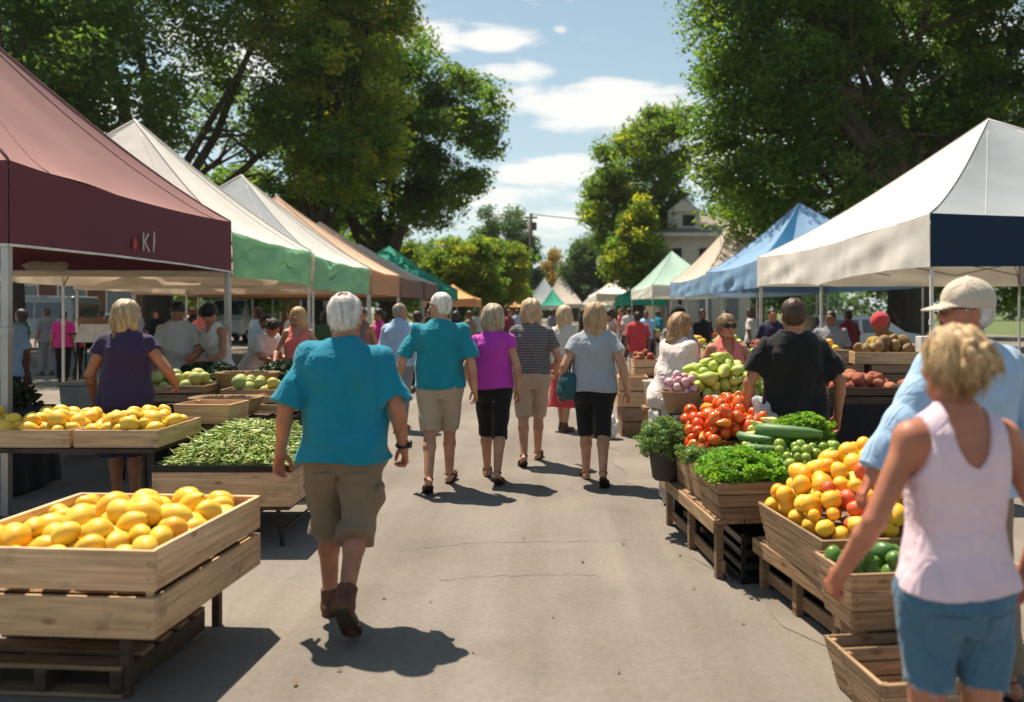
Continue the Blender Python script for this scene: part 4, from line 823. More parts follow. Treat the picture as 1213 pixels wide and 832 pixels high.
            if not spec.get('cargo'):
                yk = MB(); yk.tube([(x_, sy(x_, top_z-.012-.02*abs(x_)/.15)+.0005, top_z-.012-.02*abs(x_)/.15) for x_ in np.linspace(-.15*k,.15*k,25)], .0022, 5); yk.build('seam', m, o)
        if spec.get('fray'):
            zmn = V[:,2].min(); hv = V[(V[:,2] < hem+.012)]; r4 = np.random.RandomState(4); fr = MB()
            for i_ in r4.choice(len(hv), 260):
                p_ = hv[i_]; q_ = p_+np.array((r4.randn()*.006, r4.randn()*.006, -.006-.014*r4.rand())); fr.tube([p_+(0,0,.004), (p_+q_)/2+r4.randn(3)*.002, q_], .0008, 3, cap=False)
            fr.build('frayed_hem', cloth('denim_thread', (.42,.50,.56)), o)
        return o
    def upper(spec):
        kind, m = spec['kind'], spec['m']; hem = spec['hem']*k+dz; e = spec.get('ease',.012); hang = spec.get('hang',.6); hh = max(h,.006) if kind != 'tank' else h
        z = prof[0]+dz; a = prof[1].copy(); b = prof[2].copy(); yy = prof[3].copy(); n = len(z)
        for arr in (a,b):
            mxv = np.maximum.accumulate(arr[:8][::-1])[::-1]; arr[:8] = arr[:8]*(1-hang)+mxv*hang
        bust = .014 if sex == 'f' and kind != 'tank' else 0
        if kind == 'tank': b = b.copy()
        a = a+e; b = b+e+bust*np.exp(-((prof[0]/k-1.25)/.1)**2); yy = yy+bust*.6*np.exp(-((prof[0]/k-1.25)/.1)**2)
        if hem < z[0]:
            z = np.concatenate([[hem-.02], z]); a = np.concatenate([[a[0]*spec.get('flare',1.03)], a]); b = np.concatenate([[b[0]*spec.get('flare',1.03)], b]); yy = np.concatenate([[yy[0]], yy])
        if spec.get('widen'):
            g = np.interp(z/k, [.8,1.05,1.4], [spec['widen'],1+(spec['widen']-1)*.6,1]); a = a*g; b = b*g
        if bottom:
            be = bottom.get('ease',.014); rr_ = .098*k*legw*(.55+.45*bottom.get('w',1))+be; cl_ = np.clip((1.06*k+dz-z)/(.05*k),0,1); ramp_ = np.clip((1.27*k+dz-z)/(.34*k),0,1)**.75
            b0_ = np.interp(z, prof[0]+dz, prof[2])+be; a0_ = np.interp(z, prof[0]+dz, prof[1])+be; hc_l = np.clip((1.04*k+dz-z)/(.1*k),0,1)
            b0_ = np.maximum(b0_, (rr_+.012)*hc_l); a0_ = np.maximum(a0_, (hipw*k+rr_-.004)*hc_l)
            b = np.maximum(b, (b0_+.009)*cl_); a = np.maximum(a, (a0_+.001)*cl_)
            if kind != 'tank': ja, jb = a[:4].max(), b[:4].max(); a = np.maximum(a, a+(ja-a)*ramp_*.9); b = np.maximum(b, b+(jb-b)*ramp_*.7)
        zl = pz+(z-pz)*np.where(z>pz, math.cos(lr), 1); yl = yy+np.sin(lr)*np.maximum(0,z-pz)
        Fd = Field((lo[0],lo[1]-.05,min(hem,pz)-.1), (hi[0],hi[1]+.08,1.56*k+dz+.05), hh); Fd.prof(zl, a, b, [0]*len(z), yl, k=.012)
        if True:
            for s in (-1,1): Fd.cone(lz((s*.036*k,-.02*k,1.452*k+dz)), lz((s*sw*.98,-.014*k,(shz+.006)*k+dz)), .041*k+e*.5+.003, .043*k+e*.6, k=.03)
        if sex == 'f':
            for s in (-1,1): Fd.ell(lz((s*.064*k,.088*k*bw[2],1.265*k+dz)), (.066*k*bw[2],.055*k*bw[2]+e*.5,.062*k), k=.05)
        if kind in ('tee','longsleeve','shirt'):
            sv = spec.get('sleeve', .72)
            for i, (S_,E_,W_) in enumerate(arms):
                Fd.ell(S_, (.044*k*min(armw,1.06)+e*.4,)*3, k=.04); r0 = .045*k*min(armw,1.06)+e*.5; fl = spec.get('sflare',.004)
                if sv <= 1: Fd.cone(S_, S_+(E_-S_)*sv, r0, .046*k*armw+e+fl, k=.025, cut=True)
                else: Fd.cone(S_, E_, r0, .046*k*armw+e, k=.03); Fd.cone(E_, E_+(W_-E_)*min(1,(sv-1)), .046*k*armw+e, .036*k*armw+e, k=.03, cut=True)
        # openings: neckline, and arm holes for sleeveless tops
        nb = spec.get('neck', 1.484)*k+dz; X, Y, Z = Fd.P((slice(None),)*3)
        ny = (1 if kind != 'tank' else 1); c0 = lz((0,-.012*k,nb)); 
        if kind == 'tank':
            nd = spec.get('scoop', 1.33)*k+dz; wn = .074*k; 
            d = np.sqrt((X/wn)**2+((Z-(1.5*k+dz))/(1.5*k+dz-nd))**2)-1; Fd.D = np.maximum(Fd.D, (-(d)*wn).astype(np.float32))
            for s in (-1,1):
                d = np.sqrt(((X-s*(sw+.040*k))/(.080*k))**2+((Z-(1.40*k+dz))/(.155*k))**2)-1; Fd.D = np.maximum(Fd.D, (-d*.07).astype(np.float32))
        else:
            sl_ = spec.get('vneck', .35); Fd.D = np.maximum(Fd.D, np.where((X-c0[0])**2+(Y-c0[1])**2<(spec.get('nw',.072)*k)**2, (Z-c0[2]+(Y-c0[1])*sl_)*.9, -1).astype(np.float32))
            if kind == 'shirt':
                Fd.cone(lz((0,-.022*k,1.445*k+dz)), lz((0,.0,1.505*k+dz)), .073*k, .066*k, k=.008, cut=True)
            else: Fd.cone(lz((0,-.018*k,1.44*k+dz)), lz((0,-.010*k,(nb-dz)+dz+.002)), .066*k*(.6+.4*neck), .061*k*(.6+.4*neck), k=.02, cut=True)
        _w = wr(seed+7, spec.get('wf',9)*1.3, spec.get('wr',.006)*1.5); _o = spec.get('wr',.006)*1.35; Fd.disp(lambda x_, y_, z_: _w(x_, y_, z_)-_o)
        zh = hem; Fd.D = np.maximum(Fd.D, np.where(np.sqrt(X*X)<(.30 if kind=='x' else max(a)*1.02+.0), zh-Z+.008*np.sin(X*14+seed)+.004*np.sin(Y*20), np.where(Z<hem-.12,1,-1)).astype(np.float32)) if wrists is None and sv_hang(spec) else np.maximum(Fd.D, np.where((np.abs(X) < (max(a)*1.1 if spec.get('sleeve',0)>1 else 9)), zh-Z+.008*np.sin(X*14+seed)+.004*np.sin(Y*20), -1).astype(np.float32))
        V, Q = Fd.mesh(); nm = {'tee':'t_shirt','tank':'tank_top','longsleeve':'blouse','shirt':'shirt'}[kind]
        return np_obj(spec.get('name',nm), V, Q, m, root)
    if bottom: lower(bottom)
    if top: upper(top)
    # --- hair
    if hair:
        kind, hc_, *rest = hair; hb = max(min(h,.008),.004) if h < .012 else h
        Hf = Field(hc-.28, hc+.24, hb)
        e = lambda c, r, kq=.02, op='u': Hf.ell(T(c)*hk, T(r)*hk, kq, op, HM, hc)
        cn = lambda a, b, ra, rb, kq=.02, op='u': Hf.cone(hc+HM@(T(a)*hk), hc+HM@(T(b)*hk), ra*hk, rb*hk, kq, op)
        amp, fq = (.0045 if hair[0] == 'bun' else .0032 if hair[0] != 'short' else .0020), 60
        if kind == 'short':
            e((0,-.016,.032),(.086,.101,.096)); e((0,-.05,-.02),(.070,.062,.062),.03)
            e((0,.085,-.055),(.085,.085,.095),.01,'s'); 
            for s in (-1,1): e((s*.094,.004,-.035),(.032,.040,.052),.008,'s')
            e((0,-.02,-.150),(.12,.12,.075),.01,'s')
        elif kind in ('bob','long','bun','tied'):
            e((0,-.018,.034),(.094,.108,.102))
            if kind == 'bob': e((0,-.022,.03),(.108,.118,.108),.03); e((0,-.034,-.03),(.118,.098,.098),.03); cn((-.062,-.03,-.09),(.062,-.03,-.09),.050,.050,.04); cn((0,-.05,-.09),(0,-.055,-.115),.066,.05,.03)
            if kind == 'long':
                e((0,-.022,.03),(.104,.116,.108),.03); e((0,-.036,-.03),(.112,.092,.10),.03); cn((0,-.045,-.03),(.0,-.062,-.19),.094,.070,.04)
                for s in (-1,1): cn((s*.066,-.01,-.02),(s*.072,-.04,-.17),.046,.036,.03)
            if kind in ('bun','tied'): e((0,-.05,-.01),(.076,.066,.078),.03)
            if kind == 'bun':
                r2 = random.Random(seed); 
                for t in range(13):
                    a0 = t*2.4; rr = .018+.0034*t; a1 = a0+1.5; z_ = -.012; c_ = lambda an, q, dy: (q*math.cos(an), -.118-dy, z_+.03+q*math.sin(an)*.95)
                    cn(c_(a0,rr,.028-.0022*t), c_((a0+a1)/2,rr*1.15,.036-.0022*t), .014, .017, .004); cn(c_((a0+a1)/2,rr*1.15,.036-.0022*t), c_(a1,rr,.028-.0022*t), .017, .012, .004)
                for t in range(7): an = -.9+t*.3; cn((math.sin(an)*.085,-.03+.01*t%3,.05),(math.sin(an)*.04,-.11,.035),.014,.012,.006)
            if kind == 'tied': e((0,-.128,.02),(.04,.04,.04),.01); cn((0,-.135,0),(.01,-.14,-.12),.028,.012,.01)
            e((0,.100,-.036),(.064,.082,.100),.012,'s'); e((0,-.0,-.27),(.3,.3,.05),.01,'s')
            if kind in ('bun','tied'): e((0,.02,-.12),(.12,.075,.075),.02,'s')
        elif kind == 'fringe':
            e((0,-.016,.03),(.088,.102,.097))
        if hair[0] == 'short' and len(rest) and rest[0] == 'bald': e((0,-.055,.11),(.028,.03,.03),.01,'s')
        def groove(x_, y_, z_):
            p = np.stack([x_-hc[0], y_-hc[1], z_-hc[2]],1)@HM; an = np.arctan2(p[:,0], -p[:,1]+.02); r3 = np.sqrt(p[:,0]**2+p[:,1]**2)
            wv_ = p[:,2]*16+1.3*np.sin(an*3+seed); return amp*(1.2*np.sin(an*7+2.2*np.sin(wv_))+.6*np.sin(an*19+3*np.sin(p[:,2]*27+an*2)+p[:,2]*35)+.5*np.sin(an*47+p[:,2]*70)+.5*np.sin(r3*150+p[:,2]*50+an*6))*np.clip(r3/.05,.3,1)
        Hf.disp(groove); V, Q = Hf.mesh(); p = (V-hc)@HM; an = np.arctan2(p[:,0], -p[:,1]); g = .92+.11*np.sin(an*13+3*np.sin(p[:,2]*14+an*3)+seed)+.09*np.sin(an*57+p[:,2]*40)+.06*np.sin(an*91-p[:,2]*60); g *= (1+.12*np.random.RandomState(seed).randn(len(V)))
        C = np.array(hc_)[None,:]*np.clip(g,.4,1.5)[:,None]
        if kind == 'bun' or (rest and rest[0] == 'roots'):
            mk = np.clip((.01-p[:,2])/.08,0,1)[:,None]; C = C*(1-mk)+C*np.array((.42,.34,.28))*mk
        if rest and rest[0] == 'bald':
            d = np.linalg.norm(p/hk-np.array((0,-.07,.085)),axis=1); mk = np.clip(1.2-d/.045,0,1)[:,None]; C = C*(1-mk*.55)+np.array(SK[skin])*mk*.55
        if h < .0095:
            r5 = np.random.RandomState(seed+3); ns_ = 900 if kind != 'short' else 420; sel = r5.choice(len(V), ns_); P0 = V[sel]; nr = P0-hc; nr[:,2] *= .5; nr /= np.linalg.norm(nr,axis=1)[:,None]
            dn = np.tile(np.array([0,0,-1.]),(ns_,1))+r5.randn(ns_,3)*.22; top_f = (P0[:,2]-hc[2] > .07*hk)[:,None]; dn = np.where(top_f, dn*.3+nr*np.array([1.4,1.4,0]), dn); dn -= nr*(dn*nr).sum(1)[:,None]; dn /= np.linalg.norm(dn,axis=1)[:,None]
            sd5 = np.cross(dn, nr); ln = (.010 if kind != 'short' else .005)*(.5+r5.rand(ns_)); SV = []; wob = r5.randn(ns_)*.0022; fly = np.abs(r5.randn(ns_))*.0022
            for q5 in range(5):
                c5 = P0+dn*(ln*q5)[:,None]+nr*(.0008+fly*q5*.5-.00045*q5*q5)[:,None]+sd5*(wob*math.sin(q5*1.3))[:,None]; w5 = .0014*(1-.16*q5)
                SV += [c5-sd5*w5, c5+sd5*w5]
            SV = np.stack(SV,1); SF = np.array([(2*a,2*a+1,2*a+3,2*a+2) for a in range(4)]); SF = (SF[None]+np.arange(ns_)[:,None,None]*10).reshape(-1,4)+len(V)
            sc5 = np.repeat(C[sel]*(.75+.6*r5.rand(ns_))[:,None], 10, 0); V = np.vstack([V, SV.reshape(-1,3)]); Q = np.vstack([Q, SF]); C = np.vstack([C, sc5])
        np_obj('hair', V, Q, hair_m, root, colors=C)
    if hat:
        Hf = Field(hc-.30, hc+.30, max(.005,min(h,.01))); e = lambda c, r, kq=.02, op='u': Hf.ell(T(c)*hk, T(r)*hk, kq, op, HM, hc)
        e((0,-.014,.045),(.095,.113,.102)); Hf2 = 0
        e((0,0,-.08),(.2,.2,.098),.004,'s')
        def brim():
            q = Hf.sl(hc-.28, hc+.28); X, Y, Z = Hf.P(q); x_, y_, z_ = [sum((c-hc[i])*HM[i,j]/hk for i, c in enumerate((X,Y,Z))) for j in range(3)]
            yc = y_-.085; rr = np.sqrt((x_/.078)**2+(yc/.098)**2); d = np.maximum((rr-1)*.075, np.abs(z_-(.036-.28*np.maximum(0,yc)-5.5*x_**2*.55))-.0045); Hf.mix(q, (d*hk).astype(np.float32), .006)
        if hat[0] == 'cap': brim(); e((0,-.014,.148),(.008,.008,.006),.003)
        Hf.disp(lambda a,b,c: .0012*np.sin(np.arctan2(a-hc[0],b-hc[1])*6)); V, Q = Hf.mesh(); np_obj('cap' if hat[0]=='cap' else 'hat', V, Q, hat[1], root)
    if glasses:
        g = MB(); pt = lambda v: tuple(hc+HM@(T(v)*hk)); dk = glasses == 'dark'
        for s in (-1,1):
            g.tube([pt((s*.062,.083,.014)),pt((s*.084,.04,.012)),pt((s*.084,-.01,.008))], .003*hk, 6)
            if not dk: g.tube([pt((s*.033+.026*math.cos(t*math.pi/6),.104-.25*abs(s*.033+.026*math.cos(t*math.pi/6))**1.5,.006+.02*math.sin(t*math.pi/6))) for t in range(13)], .002*hk, 5)
            else:
                ring = [pt((s*.034+.030*math.cos(t*math.pi/7),.112-.9*(abs(s*.034+.030*math.cos(t*math.pi/7)))**2*2.2,.006+.026*math.sin(t*math.pi/7))) for t in range(14)]; ring2 = [tuple(np.array(q)-HM@T((0,.006,0))) for q in ring]
                n = 14; g.add(ring+ring2, [tuple(range(n)), tuple(range(2*n-1,n-1,-1))]+[(i,i+n,(i+1)%n+n,(i+1)%n) for i in range(n)])
        g.tube([pt((-.012,.109,.012)),pt((.012,.109,.012))], .003*hk, 6); g.build('glasses', black_pl, root, smooth=False)
    # --- shoes
    if shoes:
        for i, (hp_,kn_,an_,fd,up_) in J.items():
            s = (-1,1)[i]; toe = an_+fd*.155*k-up_*.052*k; hh = max(.006,min(h,.012)); Sf = Field(np.minimum(an_,toe)-.17, np.maximum(an_,toe)+.17, hh); sdv = T((1,0,0))
            if h > .0105:
                Sf.cone(an_+up_*.03*k, an_-up_*.02*k, .046*k, .046*k, k=.02); Sf.cone(an_-up_*.042*k-fd*.035*k, toe+fd*.015, .042*k, .038*k, k=.03); V, Q = Sf.mesh(); np_obj('shoe', V, Q, leather, root); continue
            if shoes == 'boot':
                Sf.cone(an_+up_*.075*k, an_-up_*.02*k, .051*k, .05*k, k=.02, cut=False); Sf.cone(an_-up_*.038*k-fd*.035*k, toe+fd*.015, .044*k, .040*k, k=.03); Sf.ell(toe+fd*.03*k-up_*.0, (.048*k,.055*k,.036*k), k=.02)
                Sf.D = np.maximum(Sf.D, ((Sf.ax[0][:,None,None]-an_[0])*up_[0]+(Sf.ax[1][None,:,None]-an_[1])*up_[1]+(Sf.ax[2][None,None,:]-an_[2])*up_[2]-.072*k).astype(np.float32)); Sf.disp(wr(seed+i, 30, .003)); V, Q = Sf.mesh(); so_ = np_obj('shoe', V, Q, leather, root)
                Sf = Field(np.minimum(an_,toe)-.17, np.maximum(an_,toe)+.17, hh)
            else:
                if shoes == 'sandal':
                    Sf.cone(an_-up_*.0*k, an_+up_*.001, .043*k, .043*k, k=.005); q = (slice(None),)*3; X, Y, Z = Sf.P(q); du = (X-an_[0])*up_[0]+(Y-an_[1])*up_[1]+(Z-an_[2])*up_[2]; Sf.D = np.maximum(Sf.D, (np.abs(du)-.010*k).astype(np.float32))
                for t in ((.055,.010),(.0,.012)):
                    c = toe-fd*t[0]*k+up_*.004; q = (slice(None),)*3; X, Y, Z = Sf.P(q); al = (X-c[0])*fd[0]+(Y-c[1])*fd[1]+(Z-c[2])*fd[2]; u2 = (X-c[0])*up_[0]+(Y-c[1])*up_[1]+(Z-c[2])*up_[2]; xx = X-c[0]
                    d = np.maximum(np.maximum(np.abs(al)-t[1]*k, np.sqrt((xx/.05/k)**2+(u2/.036/k)**2)*.036-.036), -u2-.03); Sf.D = np.minimum(Sf.D, np.maximum(d,0*d-1).astype(np.float32))
                V, Q = Sf.mesh(); so_ = np_obj('sandal', V, Q, leather, root); Sf = Field(np.minimum(an_,toe)-.17, np.maximum(an_,toe)+.17, hh)
            c = an_+fd*.075*k-up_*.078*k; q = (slice(None),)*3; X, Y, Z = Sf.P(q); al = (X-c[0])*fd[0]+(Y-c[1])*fd[1]+(Z-c[2])*fd[2]; u2 = (X-c[0])*up_[0]+(Y-c[1])*up_[1]+(Z-c[2])*up_[2]; xx = X-c[0]-al*fd[0]
            wdt = .044*k+.010*k*np.clip(al/.12,-1,1); d = np.maximum(np.maximum(np.abs(xx)-wdt, np.sqrt(np.maximum(0,np.abs(al)-.09*k)**2+xx**2)-.05*k), np.abs(u2)-max(.010*k,hh*.9)); Sf.D = np.minimum(Sf.D, d.astype(np.float32)); V, Q = Sf.mesh()
            if len(V): np_obj('sole', V, Q, sole_m, so_)
    if watch is not None:
        S_,E_,W_ = arms[watch]; u = (W_-E_)/np.linalg.norm(W_-E_); c = W_-u*.015; n_ = np.cross(u,(0,1,0)); n_ /= np.linalg.norm(n_); v = np.cross(u,n_)
        g = MB(); ring = [c+(n_*math.cos(t*math.pi/10)+v*math.sin(t*math.pi/10))*.034*k for t in range(21)]; g.tube(ring, .008, 6)
        s = (-1,1)[watch]; f = c+T((s*.030,-.004,0))*k; g.tube([f, f+T((s*.016,-.003,0))], .021, 16); g.build('watch', black_pl, root, smooth=True)
    root['_sh'] = tuple(float(q) for q in sho[1]); root['_sl'] = tuple(float(q) for q in sho[0]); root['_hc'] = tuple(float(q) for q in hc)
    return root
def sv_hang(s): return False
teal = cloth('teal', (.008,.215,.32), sheen=.1); teal2 = cloth('teal_two', (.008,.23,.30)); khaki = cloth('khaki', (.22,.155,.095)); khaki_l = cloth('khaki_light', (.42,.33,.235)); magenta = cloth('magenta', (.48,.045,.40))
black_c = cloth('black', (.010,.010,.012)); navy_c = cloth('navy', (.020,.022,.055)); greyblue = cloth('greyblue', (.33,.36,.40)); denim = cloth('denim', (.065,.15,.235), scale=160, var=.20, bscale=300); palepink = cloth('pale_pink', (.74,.56,.64)); lblue = cloth('light_blue', (.34,.49,.68))
coral = cloth('coral', (.72,.17,.15)); white_t = cloth('white', (.56,.52,.48)); blush = cloth('blush', (.76,.63,.60)); cap_m = cloth('cap_beige', (.55,.47,.37)); redc = cloth('red', (.5,.05,.06)); purple = cloth('purple_navy', (.038,.026,.075)); hotpink = cloth('hot_pink', (.62,.035,.22)); greyc = cloth('mid_grey', (.22,.22,.23)); blackhat = black_c
def stripes():
    m = cloth('striped', (.03,.032,.04)); nt, N, L = nodes(m); p = [n for n in N if n.type=='BSDF_PRINCIPLED'][0]; src = p.inputs['Base Color'].links[0].from_socket
    tc = [n for n in N if n.type=='TEX_COORD'][0]; wv = N.new('ShaderNodeTexWave'); wv.wave_type='BANDS'; wv.bands_direction='Z'; wv.inputs['Scale'].default_value = 19; wv.inputs['Distortion'].default_value = .5; wv.inputs['Detail Scale'].default_value = .4
    L.new(tc.outputs['Object'], wv.inputs[0]); r = N.new('ShaderNodeMapRange'); r.inputs[1].default_value=.80; r.inputs[2].default_value=.9; L.new(wv.outputs['Fac'], r.inputs[0])
    mx = N.new('ShaderNodeMix'); mx.data_type='RGBA'; L.new(r.outputs[0], mx.inputs[0]); L.new(src, mx.inputs[6]); mx.inputs[7].default_value=(.42,.40,.38,1); L.new(mx.outputs[2], p.inputs['Base Color']); return m
striped = stripes()
BLOND = (.52,.37,.21); BLONDG = (.47,.37,.25); GREY = (.62,.60,.57); DARK = (.030,.020,.015); BROWN = (.10,.055,.03)
ONLY = globals().get('ONLY_PEOPLE')
person('heavyset grey haired man in teal T-shirt, cargo shorts and brown boots walking away', gx(408,4.45), 4.45, 3, 1.71, 'm', .0058, 'tan', legs=((5,3,0),(-14,36,-46)), bw=(1.0,1.14,1.14), belly=.055, armw=1.14, legw=.99, shw=1.0, neck=1.15, headk=1.05, shz=1.398,
       wrists=((-.15,-.02,-.49),(.13,.04,-.48)), head=(0,-4), curl=(.5,.9), top=dict(kind='tee', m=teal, hem=.86, ease=.016, hang=.75, sleeve=.84, sflare=-.006, wr=.010, wf=8, neck=1.487), bottom=dict(kind='shorts', m=khaki, hem=.455, w=1.34, ease=.022, cargo=True, patch=True, wr=.011), hair=('short', GREY, 'bald'), shoes='boot', seed=3, watch=1, hipw=.098, palm=((.8,-.6,0),(-.8,-.4,0)))
person('man in teal T-shirt and sunglasses looking left, walking beside the woman in magenta', gx(521,7.7), 7.7, 4, 1.79, 'm', .0078, 'light', legs=((-12,18,-24),(15,5,8)), bw=(1.02,1.12,1.1), belly=.02, armw=1.05, shw=1.05, wrists=((-.20,.06,-.47),(.12,-.02,-.50)), head=(52,0),
       top=dict(kind='tee', m=teal2, hem=.90, ease=.016, sleeve=.8, sflare=-.001, wr=.009), bottom=dict(kind='shorts', m=khaki_l, hem=.52, w=1.25, ease=.016, wr=.005), hair=('short', (.74,.70,.62)), glasses='dark', face_on=True, seed=5)
person('woman with short ash blond bob in magenta top and black cropped leggings', gx(584,8.05), 8.05, -3, 1.68, 'f', .0078, 'light', legs=((14,6,8),(-12,18,-22)), bw=(1.06,1.22,1.16), armw=1.05, legw=1.02, wrists=((-.07,.10,-.44),(.10,.0,-.49)), head=(0,0),
       top=dict(kind='tee', m=magenta, hem=.93, ease=.008, hang=.2, sleeve=.28, sflare=.006, wr=.004), bottom=dict(kind='capri', m=black_c, hem=.44, w=1.02, ease=.008), hair=('bob', (.40,.31,.21)), seed=6)
person('blond woman in dark striped T-shirt with beige shorts walking right of the woman in magenta', gx(629,8.95), 8.95, 2, 1.74, 'f', .0078, 'light', legs=((-12,16,-20),(14,4,8)), bw=(1.06,1.26,1.2), armw=1.05, legw=1.0, shw=1.08, wrists=((-.10,.03,-.48),(.10,.16,-.42)),
       top=dict(kind='tee', m=striped, hem=.97, ease=.012, hang=.35, sleeve=.62, wr=.005), bottom=dict(kind='shorts', m=khaki_l, hem=.50, w=1.22, ease=.012), hair=('bob', BLOND), seed=8)
person('woman with shoulder length blond hair in grey blue top carrying a bag', gx(704,7.95), 7.95, -2, 1.69, 'f', .0075, 'light', legs=((11,4,6),(-13,22,-34)), bw=(1.18,1.34,1.2), armw=1.18, legw=1.08, shw=1.06, wrists=((-.16,.0,-.48),(.15,-.03,-.49)), head=(14,0),
       top=dict(kind='tee', m=greyblue, hem=.90, ease=.010, hang=.45, sleeve=.45, wr=.006), bottom=dict(kind='capri', m=black_c, hem=.47, w=1.05, ease=.010), hair=('long', (.40,.27,.15)), seed=9)
person('woman in white top and red skirt partly hidden behind the woman carrying the bag', gx(669,11.3), 11.3, -30, 1.68, 'f', .011, 'light', bw=(1,1.05,1.05), top=dict(kind='tee', m=white_t, hem=.95, sleeve=.7), bottom=dict(kind='skirt', m=redc, hem=.35, flare=1.25), hair=('long', BLOND), hat=('hat', cap_m), seed=10)
person('grey haired man in light blue shirt walking ahead of the man with sunglasses', gx(474,11.5), 11.5, -15, 1.72, 'm', .011, 'tan', bw=(1,1.1,1.1), top=dict(kind='shirt', m=lblue, hem=.88, ease=.02, sleeve=1.8), bottom=dict(kind='capri', m=greyc, hem=.12, w=1.2), hair=('short', (.30,.24,.18)), seed=11, head=(-30,0))
# left tent
person('woman in dark navy dress with wavy blond hair at the yellow fruit stall', gx(149,6.95), 6.95, 6, 1.70, 'f', .008, 'tan', bw=(1.08,1.14,1.18), armw=1.12, shw=1.06, wrists=((-.14,.14,-.46),(.17,.20,-.36)), legs=((2,2,0),(0,2,0)),
       top=dict(kind='tee', m=purple, hem=.86, ease=.01, hang=.2, sleeve=.3, neck=1.44, vneck=.9, nw=.10, name='dress_top'), bottom=dict(kind='skirt', m=purple, hem=.45, flare=1.12, name='skirt'), hair=('bob', (.42,.31,.19)), seed=12)
person('man in white T-shirt looking down at the dark greens under the left tents', gx(212,10.6), 10.6, 196, 1.74, 'm', .010, 'tan', lean=8, wrists=((-.02,.30,-.32),(.0,.32,-.30)), head=(0,-25), face_on=True, top=dict(kind='tee', m=white_t, hem=.85, ease=.02), bottom=dict(kind='capri', m=greyc, hem=.12, w=1.15), hair=('short', DARK), seed=13)
person('woman in white tank top with dark headscarf bending over the greens', gx(262,10.6), 10.6, 150, 1.72, 'f', .010, 'tan', lean=14, wrists=((.02,.26,-.36),(.0,.26,-.40)), head=(10,-30), face_on=True, top=dict(kind='tank', m=white_t, hem=.85, ease=.014), bottom=dict(kind='shorts', m=khaki_l, hem=.5, w=1.1), hair=('tied', DARK), hat=('hat', blackhat), seed=14)
person('dark haired woman in white T-shirt bent low over the stall', gx(297,11.6), 11.6, -110, 1.62, 'f', .012, 'tan', lean=34, wrists=((.02,.34,-.30),(.0,.34,-.30)), head=(0,-20), top=dict(kind='tee', m=white_t, hem=.88), bottom=dict(kind='capri', m=black_c, hem=.12, w=1.1), hair=('tied', DARK), seed=15)
person('dark haired man in pale shirt beside the woman in the coral top', gx(329,11.9), 11.9, 100, 1.60, 'm', .012, 'brown', lean=14, wrists=(None,(.1,.3,-.3)), head=(0,-14), top=dict(kind='tee', m=blush, hem=.85), bottom=dict(kind='capri', m=greyc, hem=.12), hair=('short', DARK), seed=16)
person('blond woman in coral tank top facing the road behind the dark greens', gx(353,11.2), 11.2, 186, 1.66, 'f', .009, 'light', wrists=((-.12,.2,-.4),(.12,.2,-.4)), head=(-10,4), face_on=True, top=dict(kind='tank', m=coral, hem=.86), bottom=dict(kind='shorts', m=denim, hem=.5), hair=('long', (.55,.36,.16)), seed=17)
person('person in hot pink shirt and black trousers beyond the left stalls, larger of two', gx(75,19), 19, 20, 1.62, 'f', .016, 'tan', top=dict(kind='tee', m=hotpink, hem=.86), bottom=dict(kind='capri', m=black_c, hem=.10, w=1.15), hair=('short', DARK), seed=18)
person('second person in hot pink top next to the white sign board', gx(93,19.6), 19.6, -30, 1.58, 'f', .016, 'tan', top=dict(kind='tee', m=hotpink, hem=.86), bottom=dict(kind='capri', m=black_c, hem=.10, w=1.15), hair=('short', DARK), seed=19)
person('shaded person in blue shirt at the left edge behind the dark produce', gx(4,10), 10, 60, 1.72, 'm', .013, 'brown', top=dict(kind='tee', m=lblue, hem=.85, ease=.02), bottom=dict(kind='capri', m=navy_c, hem=.12, w=1.15), hair=('short', BROWN), seed=20)
person('thin grey person far beyond the left stalls beside the pink shirts', gx(55,21), 21, 60, 1.68, 'm', .018, 'tan', top=dict(kind='tee', m=greyc, hem=.85, ease=.02), bottom=dict(kind='capri', m=greyc, hem=.12, w=1.15), hair=('short', BROWN), seed=21)
person('bare armed person in brown top between the main man and the man in light blue', gx(428,13), 13, 170, 1.68, 'f', .013, 'tan', head=(0,0), face_on=True, top=dict(kind='tank', m=cloth('brownish',(.2,.12,.1)), hem=.86), bottom=dict(kind='shorts', m=greyc, hem=.5), hair=('short', BROWN), seed=22)
person('woman in hot pink and white at the stalls ahead of the main man', gx(449,16.5), 16.5, 120, 1.66, 'f', .015, 'tan', top=dict(kind='tee', m=hotpink, hem=.86), bottom=dict(kind='skirt', m=white_t, hem=.45), hair=('tied', DARK), seed=23)
